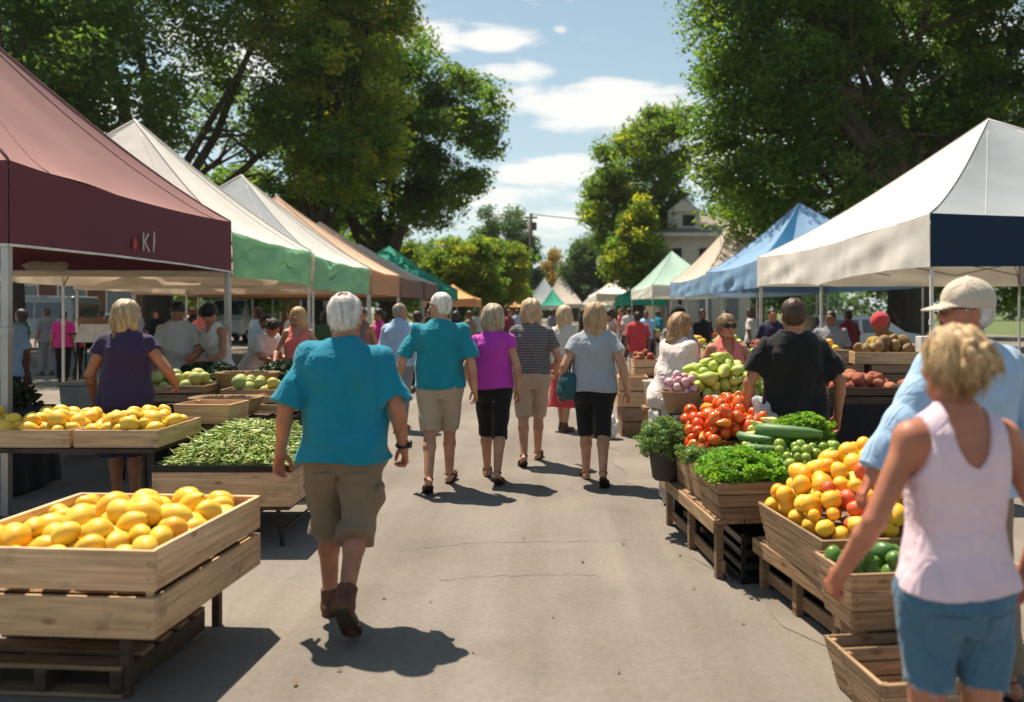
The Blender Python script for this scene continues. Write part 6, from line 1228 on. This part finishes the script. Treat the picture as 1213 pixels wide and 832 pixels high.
def basket(label, cx_, cy_, rz, a, b, z0, h, m=wick, cat='basket'):
    root = empty('wicker_basket', (cx_,cy_,z0), rz, label, cat); mb = MB(); n = 36; prof_ = [(.75,0),(.86,h*.3),(.95,h*.7),(1,h),(1.03,h+.012),(.98,h+.012),(.93,h*.7),(.83,h*.3),(.72,.015),(.0001,.015)]
    vs = []; fs = []
    for i,(q,z) in enumerate(prof_):
        for k in range(n):
            t = 2*math.pi*k/n; cc = math.cos(t); ss = math.sin(t); w_ = 1+.012*math.sin(k*math.pi+i*math.pi)
            vs.append((a*q*w_*math.copysign(abs(cc)**.6,cc), b*q*w_*math.copysign(abs(ss)**.6,ss), z))
    for i in range(len(prof_)-1):
        for k in range(n): p_=i*n+k; q_=i*n+(k+1)%n; fs.append((p_,q_,q_+n,p_+n))
    mb.add(vs,fs).build('body', m, root, smooth=True); return root
table('plain dark table right of the woman in navy carrying wicker trays', -3.15, -2.5, 6.75, 7.75, .69)
basket('shallow wicker tray on the table right of the woman in navy', -2.83, 7.42, 0, .30, .2, .70, .15)
# second stall row: melons, wicker, box
table('long dark table with melons under the white and green tent', -4.1, -2.45, 7.95, 8.75, .74)
crate('slatted crate of green melons behind the wicker tray', -3.62, 8.3, 0, .66, .5, .745, .90, oldw, n=2, liner=lambda x,y: .83)
pile('melon', 'small green melon in the slatted crate behind the wicker tray', 'melon', 'melons in the slatted crate', -3.62, 8.3, 0, .62, .46, lambda x,y: .83, mound(.66,.5,.92,.1), .066, 30, 31)
basket('large wicker basket leaning among the melons left of the tent pole', -3.05, 8.55, 0, .30, .2, .745, .24)
crate('crate of yellow and green melons right of the wicker basket', -2.85, 8.18, 0, .52, .4, .745, .87, oldw, n=2, liner=lambda x,y: .80)
pile('melon', 'yellowish melon in the crate right of the wicker basket', 'melon', 'melons in the right hand crate', -2.85, 8.18, 0, .50, .38, lambda x,y: .80, mound(.52,.4,.90,.08), .06, 18, 32)
crate('pale vented wooden box at the road side end of the melon table', -2.55, 7.86, R(-8), .30, .34, .62, .84, pine, n=3, gap=.018)
table('long table heaped with dark leafy greens under the white and green tent', -4.15, -2.30, 8.95, 9.85, .80, skirt=True)
for i,(xc,w_,hh,lab) in enumerate([(-3.78,.70,.20,'heap of dark green kale left of the tent pole'),(-2.78,1.0,.24,'heap of dark green kale beside the coral topped woman')]):
    leafy(lab, xc, 9.35, 0, w_, .8, mound(w_*1.1,.9,.82,hh), .80, 420, .07, darkg, 40+i, r0=.07)
# left edge dark produce
table('black skirted table of dark produce at the left edge', -5.6, -4.62, 7.1, 7.9, .74, skirt=True)
leafy('heap of dark chard leaves at the left edge behind the pole', -5.1, 7.5, 0, .9, .7, mound(1,.8,.76,.26), .75, 420, .07, pm('chard_leaf',(.05,.06,.03),var=.4,scale=9,rough=.6,bump=0,transl=.15,attr=True,rvar=0), 45, r0=.07)
bn = empty('storage_bin', (-5.15,9.6,0), R(4), 'grey plastic storage bin behind the dark produce', 'bin'); gp_ = pm('grey_plastic', (.30,.29,.27), rough=.5, bump=.02)
MB().hexa([(-.24,-.2,0),(.24,-.2,0),(.24,.2,0),(-.24,.2,0),(-.29,-.25,.78),(.29,-.25,.78),(.29,.25,.78),(-.29,.25,.78)]).build('body', gp_, bn, bev=.02); MB().box(-.31,.31,-.27,.27,.782,.82).build('lid', gp_, bn, bev=.012)
# tray for the sign
sb = empty('sign_board', (gx(110,12.2),12.2,0), R(10), 'white tilted display board on thin black legs left of the navy dress', 'sign'); MB().hexa([(-.25,-.02,1.16),(.23,-.02,1.16),(.23,.0,1.16),(-.25,.0,1.16),(-.21,.12,1.42),(.24,.12,1.42),(.24,.14,1.42),(-.21,.14,1.42)]).build('panel', white_trim, sb)
for sx in (-.2,.2): MB().tube([(sx,.1,0),(sx,.02,1.16)], .012, 6).build('leg', blackm, sb)
basket('arched wicker basket on top of the white display board', gx(113,12.6), 12.55, 0, .22,.14,1.30,.2); 
table('small dark table behind the white display board', gx(113,12.6)-.3, gx(113,12.6)+.3, 12.4, 12.8, 1.29)
# ---- green beans
bt = table('black legged low table under the crate of green beans', -2.64, -1.76, 5.72, 6.85, .295, name='folding_table')
crate('wide pine crate with black lining holding green beans', -2.2, 6.28, 0, .94, 1.2, .30, .53, pine, n=1, th=.018, nails=True)
tr = empty('black_tray', (-2.2,6.28,.532), 0, 'black plastic tray under the green beans on the pine crate', 'tray'); MB().box(-.47,.47,-.60,.60,0,.012).build('base', black_pl, tr)
MB().box(-.475,.475,-.605,-.59,.0,.045).box(-.475,.475,.59,.605,.0,.045).box(-.475,-.46,-.589,.589,.0,.045).box(.46,.475,-.589,.589,.0,.045).build('rim', black_pl, tr)
def beans(label, cx_, cy_, z0, L_, W_, h, n, seed, m):
    rs = np.random.RandomState(seed); x = rs.uniform(-L_/2,L_/2,n)*.93; y = rs.uniform(-W_/2,W_/2,n)*.93; f = mound(L_,W_,0,h,2.2); t = np.array([f(a,b) for a,b in zip(x,y)]); z = z0+t-rs.rand(n)**1.6*.05+.012
    a = rs.rand(n)*6.28; ln = .07+.07*rs.rand(n); rad = .0042+.003*rs.rand(n); tl = rs.randn(n)*.22; bend = rs.randn(n)*.35; V = []; S = 7
    for s in range(S):
        u = (s/(S-1)-.5)*2; ang = a+bend*u; px_ = x+np.cos(ang)*ln*u*.8; py_ = y+np.sin(ang)*ln*u*.8; pz_ = z+tl*ln*u-.012*u*u; rr = rad*(1-.75*abs(u)**4)*(1+.15*np.sin(s*2.5))
        gx_ = np.clip(px_,-L_/2*.97,L_/2*.97); gy_ = np.clip(py_,-W_/2*.97,W_/2*.97)
        for q in range(5):
            b = q*2*math.pi/5; V.append(np.stack([gx_-np.sin(ang)*math.cos(b)*rr, gy_+np.cos(ang)*math.cos(b)*rr, np.maximum(pz_,z0+.01)+math.sin(b)*rr*1.5],1))
    V = np.stack(V,1); n5 = S*5; Fq = []
    for s in range(S-1):
        for q in range(5): Fq.append((s*5+q, s*5+(q+1)%5, (s+1)*5+(q+1)%5, (s+1)*5+q))
    Fq = (np.array(Fq)[None,:,:]+np.arange(n)[:,None,None]*n5).reshape(-1,4); c = .7+.6*rs.rand(n); hu = rs.rand(n); C = np.repeat(np.stack([c*(.8+.7*hu),c,c*(.8+.5*hu)],1), n5, 0)
    # dark under-layer so the heap is solid
    o = np_obj('green_beans', V.reshape(-1,3), Fq, m, colors=C); o.location = (cx_,cy_,0); return tag(o, label, 'beans', kind='stuff')
beans('heap of fresh light green beans in the black lined pine crate', -2.2, 6.28, .545, .93, 1.18, .22, 6500, 3, pm('bean_skin', (.26,.38,.07), var=.2, scale=9, rough=.4, bump=0, attr=True, spec=.5, transl=.15))
u_ = MB(); N_ = 16; f = mound(.9,1.15,0,.20,2.2)
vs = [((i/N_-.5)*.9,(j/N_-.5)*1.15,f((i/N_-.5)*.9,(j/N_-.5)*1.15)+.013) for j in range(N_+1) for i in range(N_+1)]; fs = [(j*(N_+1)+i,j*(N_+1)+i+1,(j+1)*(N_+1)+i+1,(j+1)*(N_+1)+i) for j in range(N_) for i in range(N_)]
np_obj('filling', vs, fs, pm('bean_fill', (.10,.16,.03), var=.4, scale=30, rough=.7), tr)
tub = empty('plastic_crate', (gx(318,8.1),8.0,0), R(8), 'black plastic crate in the shade behind the green beans', 'crate')
pcr = MB(); 
for (x0,x1,y0,y1) in ((-.3,.3,-.2,-.185),(-.3,.3,.185,.2),(-.3,-.285,-.184,.184),(.285,.3,-.184,.184)):
    for z in (.02,.11,.20,.29): pcr.box(x0,x1,y0,y1,z,z+.05)
for x in (-.295,-.1,.1,.27): pcr.box(x,x+.025,-.198,-.187,.0,.36).box(x,x+.025,.187,.198,0,.36)
pcr.build('frame', black_pl, tub, bev=.002); MB().box(-.284,.284,-.184,.184,.01,.03).build('base', black_pl, tub)
tub.location.x = -2.1; tub.location.y = 7.5; t2 = copy_tree(tub); t2.location.z = .37; t2['label'] = 'upper black plastic crate stacked in the shade behind the green beans'; tub['label'] = 'lower black plastic crate on the ground behind the green beans'
for t_ in (tub,t2): t_['group'] = 'black plastic crates behind the beans'

# ---- right: produce row
stand('long low stand of grey boards under the herb and vegetable crates', 1.00, 5.02, .87, 6.42, .86, .375, oldw, oldw2)
stand('low nearer stand of grey boards under the citrus crate', 1.36, 3.98, 1.21, 4.93, .80, .30, oldw, oldw2)
ra = R(5.5)
def q_(y): return 1.00-.0929*(y-5.02)       # left edge of the row
for i,(u,lab) in enumerate([(5.12,'black plastic crate under the near end of the long grey stand'),(5.62,'black plastic crate under the middle of the long grey stand'),(6.1,'black plastic crate under the far end of the long grey stand')]):
    c_ = copy_tree(tub); c_.location = (q_(u)+.42, u+.06, 0); c_.rotation_euler = (0,0,R(5)); c_.scale = (1,1,.85); c_['label'] = lab; c_['group'] = 'black plastic crates under the long stand'
for i,(u,lab) in enumerate([(4.25,'black plastic crate under the near half of the citrus stand'),(4.68,'black plastic crate under the far half of the citrus stand')]):
    c_ = copy_tree(tub); c_.location = (1.70, u, 0); c_.rotation_euler = (0,0,R(7)); c_.scale = (1,.95,.70); c_['label'] = lab; c_['group'] = 'black plastic crates under the citrus stand'
# potted herbs
pt_ = empty('herb_pot', (.86,6.20,.38), 0, 'dark tub of bushy feathery green herbs at the far left corner of the produce row', 'plant')
MB().lathe([(.0001,0),(.085,0),(.10,.02),(.125,.20),(.132,.21),(.132,.225),(.115,.225),(.11,.19),(.0001,.19)],20).build('tub', pm('dark_tub',(.05,.04,.035),rough=.6), pt_, smooth=True)
rs = np.random.RandomState(8); d = rs.normal(size=(420,3)); d /= np.linalg.norm(d,axis=1)[:,None]; cen = np.array((-.02,0,.30))+d*np.array((.20,.20,.17))*(.45+.55*rs.rand(420))[:,None]
V, Fq, C = leaves(cen, np.full(420,.03), 26, .019, rs, droop=0); np_obj('foliage', V, Fq, herb, pt_, smooth=False, colors=C)
crate('weathered board crate heaped with red and orange tomatoes behind the leafy greens', q_(6.0)+.36, 6.02, ra, .64, .58, .38, .64, oldw, flare=.03, n=3, gap=.006, liner=lambda x,y: .60)
TL = 'red or orange tomato in the heap behind the leafy greens'
pile('tomato', TL, 'tomato', 'tomatoes in the crate behind the greens', q_(6.0)+.36, 6.02, ra, .66, .60, lambda x,y: max(.60,.52+.30*max(0,1-abs((x-.04)/.40)**2)*(.75+.4*(y+.3))), lambda x,y: .70+.30*max(0,1-abs((x-.04)/.40)**2)*(.75+.4*(y+.3)), .047, 170, 51,
     mix=[('pepper', .16, lambda x,y: True, 'orange pepper among the tomatoes behind the leafy greens', 'pepper', 'peppers among the tomatoes')])
crate('pale board crate of squash and lettuce between the tomatoes and the parsley', q_(5.6)+.36, 5.62, ra, .64, .20, .38, .615, pine, flare=.03, n=2, gap=.006, liner=lambda x,y: .6)
leafy('loose lettuce and herb leaves between tomatoes and parsley', q_(5.6)+.30, 5.62, ra, .56, .22, lambda x,y: .69+.06*math.sin(x*9), .6, 160, .035, herb, 52, r0=.04)
pile('squash', 'pale yellow squash heaped behind the parsley', 'squash', 'pale yellow squash behind the parsley', q_(5.6)+.50, 5.60, ra, .36, .30, lambda x,y: .68, lambda x,y: .96-.5*abs(x)-.2*abs(y), .045, 24, 53)
crate('weathered front crate of parsley, green squash and limes beside the citrus crate', q_(5.25)+.42, 5.25, ra, .80, .44, .38, .605, oldw2, flare=.035, n=3, gap=.006, liner=lambda x,y: .59, nails=True)
leafy('mound of bright flat parsley leaves at the front left of the vegetable crate', q_(5.2)+.24, 5.22, ra, .58, .50, mound(.64,.56,.63,.15), .60, 430, .032, fresh, 54, r0=.04, edge=.95)
leafy('mound of bright parsley leaves behind the big zucchini', q_(5.5)+.70, 5.47, ra, .34, .22, mound(.5,.4,.80,.15), .68, 220, .035, fresh, 55, r0=.04)
leafy('loose pale herb sprigs hanging over the pale board crate', q_(5.75)+.10, 5.72, ra, .3, .3, lambda x,y: .69, .6, 120, .03, herb, 56, r0=.04)
def place(kind, label, cat, loc, rot, sc, name=None):
    o = bpy.data.objects.new(name or kind, ME[kind][0]); col.objects.link(o); o.location = loc; o.rotation_euler = rot; o.scale = (sc,)*3 if not isinstance(sc,tuple) else sc; return tag(o, label, cat)
place('zucchini', 'largest dark green zucchini arching over the vegetable crate', 'zucchini', (1.50,5.36,.85), (R(90),R(6),R(62)), .048)
place('zucchini', 'short dark zucchini lying below the largest one', 'zucchini', (1.33,5.22,.76), (R(90),R(-6),R(78)), .030)
place('zucchini', 'slim pale zucchini at the left of the largest one', 'zucchini', (1.30,5.42,.80), (R(90),R(-12),R(40)), .030)
pile('lime', 'round green lime in the front right of the vegetable crate', 'lime', 'limes in the vegetable crate', q_(5.2)+.62, 5.15, ra, .44, .30, lambda x,y: .66+.1*(y+.15), lambda x,y: .76+.25*(y+.15), .036, 40, 57)
pile('pepper', 'long green pepper lying at the edge of the vegetable crate', 'pepper', 'long green peppers', q_(5.1)+.78, 5.05, ra, .2, .18, lambda x,y: .64, lambda x,y: .74, .035, 0, 58)
# citrus crate
ca = R(7); cxx, cyy = 1.66, 4.42
crate('flared weathered crate heaped with oranges and nectarines beside the woman in pink', cxx, cyy, ca, .78, .74, .302, .54, oldw, flare=.045, n=4, gap=.004, nails=True, liner=lambda x,y: .48)
ctop = lambda x,y: .58+.36*max(0,1-abs((x-.22)/.66)**1.8)*max(0,1-abs((y-.10)/.55)**2)
pile('orange', 'yellow orange citrus fruit heaped in the flared crate', 'orange', 'citrus in the flared crate', cxx, cyy, ca, .84, .80, lambda x,y: max(.49, ctop(x,y)-.16), ctop, .049, 300, 61,
     mix=[('lemon', .22, lambda x,y: x < .1 or y > 0, 'yellow lemon shaped fruit among the citrus in the flared crate', 'lemon', 'lemons in the flared crate'), ('nectarine', .62, lambda x,y: y < -.06 and x > -.26, 'red nectarine at the front of the flared citrus crate', 'nectarine', 'nectarines in the flared crate')], K=30)
crate('lower flared crate of green peppers in front of the citrus crate', 1.66, 3.80, ca, .74, .28, .245, .50, oldw, flare=.04, n=3, gap=.006, nails=True, liner=lambda x,y: .42)
pile('avocado', 'glossy dark green pepper in the lower flared crate', 'green pepper', 'green peppers in the lower crate', 1.62, 3.80, ca, .74, .28, lambda x,y: .42, lambda x,y: .55, .045, 40, 62)
stand('dark box stand under the crate of green peppers', 1.40, 3.68, 1.35, 3.93, .62, .24, oldw2, darkw, name='box_stand', n=3)
crate('empty flared slatted basket on the ground under the pepper crate', 1.44, 3.58, ca, .40, .13, .016, .215, oldw, flare=.04, n=4, gap=.006, name='slatted_basket', cat='basket')
crate('empty flared slatted basket on the ground nearest the woman in denim shorts', 1.46, 3.32, ca, .42, .26, .016, .235, oldw, flare=.045, n=4, gap=.006, name='slatted_basket', cat='basket', nails=True)
# raised pears, bowl and bag
table('black skirted table raising the green pears behind the tomatoes', .98, 1.95, 6.42, 7.3, .80, skirt=True)
crate('pale crate hidden under the heap of green pears', 1.42, 7.02, 0, .66, .48, .81, .93, pine, n=1, liner=lambda x,y: .9)
pt = lambda x,y: .95+.30*max(0,1-abs(x/.42)**2)*max(0,1-abs(y/.34)**2)
pile('pear', 'pale green pear in the raised heap before the woman in coral', 'pear', 'green pears in the raised heap', 1.42, 7.0, 0, .78, .56, lambda x,y: .91, pt, .052, 150, 71)
bw = empty('glass_bowl', (1.44,6.50,.806), 0, 'clear plastic wrapped bowl of orange peppers left of the man in black', 'bowl'); clr = pm('clear_film', (.75,.77,.8), rough=.12, bump=.5, bscale=18, bdist=.01, spec=.6, transl=.5)
MB().lathe([(.0001,0),(.10,0),(.16,.05),(.195,.12),(.205,.15),(.20,.15),(.19,.12),(.155,.055),(.0001,.01)],28).build('body', clr, bw, smooth=True)
pile('pepper', 'orange pepper in the plastic wrapped bowl', 'pepper', 'orange peppers in the bowl', 1.44, 6.50, 0, .34, .34, lambda x,y: .86, lambda x,y: 1.03-1.2*(x*x+y*y), .045, 16, 72, elong=1.5)
bk2 = basket('woven tub lined with a clear bag of pink radishes left of the pears', 1.06, 6.78, 0, .15, .15, .806, .16)
pile('radish', 'pinkish radish in the bag lined tub', 'radish', 'radishes in the tub', 1.06, 6.78, 0, .26, .26, lambda x,y: .92, lambda x,y: 1.12-2.5*(x*x+y*y), .034, 36, 73)
def bag(label, x, y, z, rx, ry, h, m, seed=1, name='plastic_bag'):
    f_ = Field((-rx-.08,-ry-.08,-.03),(rx+.08,ry+.08,h+.1),.01); f_.ell((0,0,h*.42),(rx,ry,h*.42),k=.02); f_.cone((0,0,h*.7),(.02,0,h*.98),rx*.45,.02,k=.06); f_.cone((-.02,0,h*.9),(-.05,.01,h*1.05),.018,.03,k=.02); f_.disp(wr(seed,34,.012)); f_.plane((0,0,-1),0)
    V, Q = f_.mesh(); o = np_obj(name, V, Q, m); o.location = (x,y,z); return tag(o, label, 'bag')
wb = pm('white_plastic_film', (.72,.71,.70), rough=.35, bump=.5, bscale=25, bdist=.01, transl=.35, spec=.5)
bag('crumpled white plastic bag hanging low beside the wooden crate stack', gx(776,9.6), 9.6, .012, .13, .12, .42, wb, 3)
bag('smaller white plastic bag on the ground left of the crate stack', gx(722,10.6), 10.6, .012, .12, .12, .34, wb, 4)
0 and bag('clear plastic bag of lettuce at the edge of the radish tub', .98, 6.53, .806, .12, .10, .15, clr, 5)
bag('crinkled clear bag behind the pale yellow squash', 1.50, 5.84, .70, .10, .08, .26, clr, 6)
# crate stack further along the road
for i,(x,y,z0,z1,w_,m,lab) in enumerate([(gx(750,10.9),11,.012,.38,.34,oldw2,'bottom brown crate of the stack behind the woman with the bag'),(gx(748,10.9),11,.39,.58,.38,pine,'middle pale crate of the stack behind the woman with the bag'),(gx(750,10.9),11.02,.59,.77,.38,pine,'topmost pale crate of the stack behind the woman with the bag')]):
    crate(lab, x, y, R(4-3*i), w_, .42, z0, z1, m, n=2 if z1-z0>.2 else 1, group='stacked crates beside the road')
table('narrow dark table behind the crate stack carrying the bread crate', gx(764,12)-.3, gx(764,12)+.6, 11.8, 12.3, .70)
crate('pale crate of orange brown rolls above the crate stack', gx(764,12), 12, R(3), .36, .34, .705, .93, pine, n=2, liner=lambda x,y:.88)
pile('potato', 'orange brown roll in the pale crate above the stack', 'bread roll', 'rolls in the pale crate', gx(764,12), 12, 0, .34, .32, lambda x,y: .88, lambda x,y: 1.05-2*(x*x+y*y), .05, 16, 81)
bu = empty('bucket', (gx(775,9.9),9.9,0), 0, 'cream bucket on a stool beside the crate stack', 'bucket'); MB().lathe([(.0001,.5),(.10,.5),(.13,.78),(.14,.79),(.14,.8),(.125,.8),(.10,.52),(.0001,.515)],20).build('body', pm('cream_plastic',(.6,.56,.48),rough=.4,bump=.02), bu, smooth=True)
MB().box(-.14,.14,-.14,.14,.46,.498).build('stool_seat', oldw2, bu)
for sx in (-.11,.11):
    for sy in (-.11,.11): MB().box(sx-.015,sx+.015,sy-.015,sy+.015,.012,.459).build('leg', oldw2, bu)
# stall behind the man in black
table('black skirted table of red potatoes right of the man in black', 2.25, 3.6, 6.9, 7.5, .84, skirt=True)
for i in range(2):
    crate('dark slatted crate heaped with red potatoes '+('beside the man in black' if i==0 else 'behind the man in the cap'), 2.62+.68*i, 7.15, 0, .64, .44, .845, .985, darkw, n=2, liner=lambda x,y: .93)
    pile('potato', 'red skinned potato in the dark crate '+('beside the man in black' if i==0 else 'behind the man in the cap'), 'potato', 'potatoes in the dark crate '+('by the man in black' if i==0 else 'behind the capped man'), 2.62+.68*i, 7.15, 0, .62, .42, lambda x,y: .93, mound(.66,.48,.985,.10), .052, 44, 91+i)
table('rough board table behind the potatoes', 2.3, 4.3, 8.05, 8.65, .92, m=oldw2)
for i,(x,z0,z1,w_,m,lab) in enumerate([(2.72,.925,1.10,.62,oldw2,'brown crate on the rough table just right of the black T-shirt'),(3.40,.925,1.10,.62,oldw2,'brown crate on the rough table below the pale tray'),(4.0,.925,1.12,.5,oldw,'tan crate at the right end of the rough table'),(3.35,1.105,1.22,.80,pine,'pale pine tray stacked above the brown crates'),(2.62,1.105,1.24,.5,oldw,'tan crate on top of the brown crate near the black T-shirt')]):
    crate(lab, x, 8.3, R((-3,2,4,-2,3)[i]), w_, .42, z0, z1, m, n=2 if z1-z0>.15 else 1, group='crates on the rough table', liner=(lambda x,y: z1-.03) if i in (3,4) else None)
pile('gourd', 'brown gourd in the pale pine tray above the brown crates', 'gourd', 'gourds in the pale tray', 3.35, 8.3, 0, .76, .38, lambda x,y: 1.19, mound(.8,.42,1.24,.10), .058, 22, 94)
pile('orange', 'orange fruit on the tan crate near the black T-shirt', 'orange', 'oranges near the black T-shirt', 2.62, 8.3, 0, .46, .38, lambda x,y: 1.21, mound(.5,.42,1.24,.12), .045, 22, 95)
jr = empty('pale_carton', (3.62,8.12,1.222), R(8), 'white and blue carton standing at the edge of the pale pine tray', 'carton'); MB().box(-.07,.07,-.05,.05,0,.15).build('body', white_trim, jr, bev=.003); MB().box(-.05,.02,-.0525,-.0502,.03,.12).build('blue_panel', pm('carton_blue',(.2,.4,.6),bump=0), jr)
# further stalls, dark tables under the tents
for i,(x,y,w_,lab) in enumerate([(3.2,11.6,1.6,'first stall under the large white tent'),(3.4,14.6,1.6,'second stall under the large white tent'),(3.3,17.5,1.5,'stall just before the light blue tent'),(3.6,21.5,1.6,'stall before the light blue tent'),(3.5,26,1.5,'stall at the near end of the beige tent'),(3.4,31,1.5,'stall at the far end of the beige tent'),
      (-3.6,13.2,1.3,'stall along the white and green tent'),(-3.5,17.0,1.3,'stall along the grey peaked tent'),(-3.6,21.5,1.3,'stall along the first peach tent'),(-3.5,26.5,1.3,'stall along the second peach tent')]):
    table(('black skirted table of the ' if i%2 else 'open legged table of the ')+lab, x-w_/2, x+w_/2, y-.4, y+.4, .78, skirt=bool(i%2))
    for j in range(2):
        xc = x-w_*.25+j*w_*.5; kd = ('melon','tomato','lime','potato','lemon','pear')[(i*2+j)%6]; sd = 'left' if j==0 else 'right'
        crate(sd+' crate on the '+lab, xc, y, 0, w_*.42, .5, .785, .95, (pine,oldw)[j], n=1, liner=lambda x,y:.92)
        pile(kd, kd+' in the '+sd+' crate of the '+lab, kd, kd+'s in the '+sd+' crate of the '+lab, xc, y, 0, w_*.42, .46, lambda x,y: .93, mound(w_*.45,.5,.98,.14), .055 if i<3 or i in (6,7) else .07, 26 if i<3 else 14, 100+i*2+j)
# handbag of the woman in grey blue: hangs from her left shoulder
W5 = [o for o in bpy.data.objects if o.get('label','').startswith('woman with shoulder length blond hair in grey')][0]
bpy.context.view_layer.update(); M5 = W5.matrix_world; sh = Vector(W5['_sl'])
hb = empty('shoulder_bag', M5 @ Vector((sh.x-.09,.02,.80)), W5.rotation_euler.z+R(8), 'slouchy dark teal shoulder bag with cream lining hanging beside the woman in grey blue', 'bag')
f_ = Field((-.16,-.28,-.05),(.16,.28,.42),.009); f_.ell((0,0,.15),(.085,.20,.17),k=.03); f_.ell((0,0,.06),(.095,.17,.08),k=.05); f_.plane((0,-.18,1),.255); f_.disp(wr(9,22,.007)); V, Q = f_.mesh(); np_obj('body', V, Q, pm('bag_teal',(.02,.09,.11),rough=.6,bump=.2), hb)
MB().tube([(0,-.15,.24),(.02,-.11,.36),(.075,-.035,.58),(.10,-.01,.63),(.08,.03,.58),(.02,.10,.36),(0,.15,.24)], .009, 6).build('strap', pm('strap_dark',(.02,.02,.025),rough=.5), hb, smooth=True)
# fallen leaves on the asphalt
lf = pm('dry_leaf', (.20,.10,.03), var=.3, rough=.8, bump=0); r = random.Random(5); lm = None
for i,(px,py) in enumerate([(738,647),(690,668),(805,660),(402,798),(455,712),(560,776),(822,700),(620,640),(880,742),(350,815),(733,800),(655,734),(510,716)]):
    d = gd(py); mb = MB(); n = 6; top = [(.016*math.cos(k*math.pi/5)*(.5+.5*math.sin(k*math.pi/5)) ,.0,0) for k in range(1)]
    pts = [(-.018,0,.003),(-.008,.008,.007),(.006,.009,.005),(.018,0,.011),(.006,-.009,.004),(-.008,-.008,.008)]; mb.add(pts,[tuple(range(6))]); 
    o = mb.build('fallen_leaf', lf, None); o.location = (gx(px,d),d,.0125); o.rotation_euler = (0,0,r.random()*6); s_ = r.uniform(.6,1.1); o.scale = (s_,s_,s_); tag(o, 'tiny dry brown leaf lying on the sunlit asphalt', 'leaf', 'dry leaves scattered on the asphalt')
# thin summer haze
hzm = bpy.data.materials.new('haze_air'); hzm.use_nodes = True; hzm.node_tree.nodes.clear(); N_h = hzm.node_tree.nodes
ho = N_h.new('ShaderNodeOutputMaterial'); hv = N_h.new('ShaderNodeVolumePrincipled'); hv.inputs['Density'].default_value = .00022; hv.inputs['Color'].default_value = (.93,.93,.90,1); hv.inputs['Anisotropy'].default_value = .3
hzm.node_tree.links.new(hv.outputs[0], ho.inputs['Volume'])
tag(MB().box(-620,620,-40,920,-1,24).build('haze', hzm), 'thin pale summer haze over the whole street', 'haze', kind='stuff')
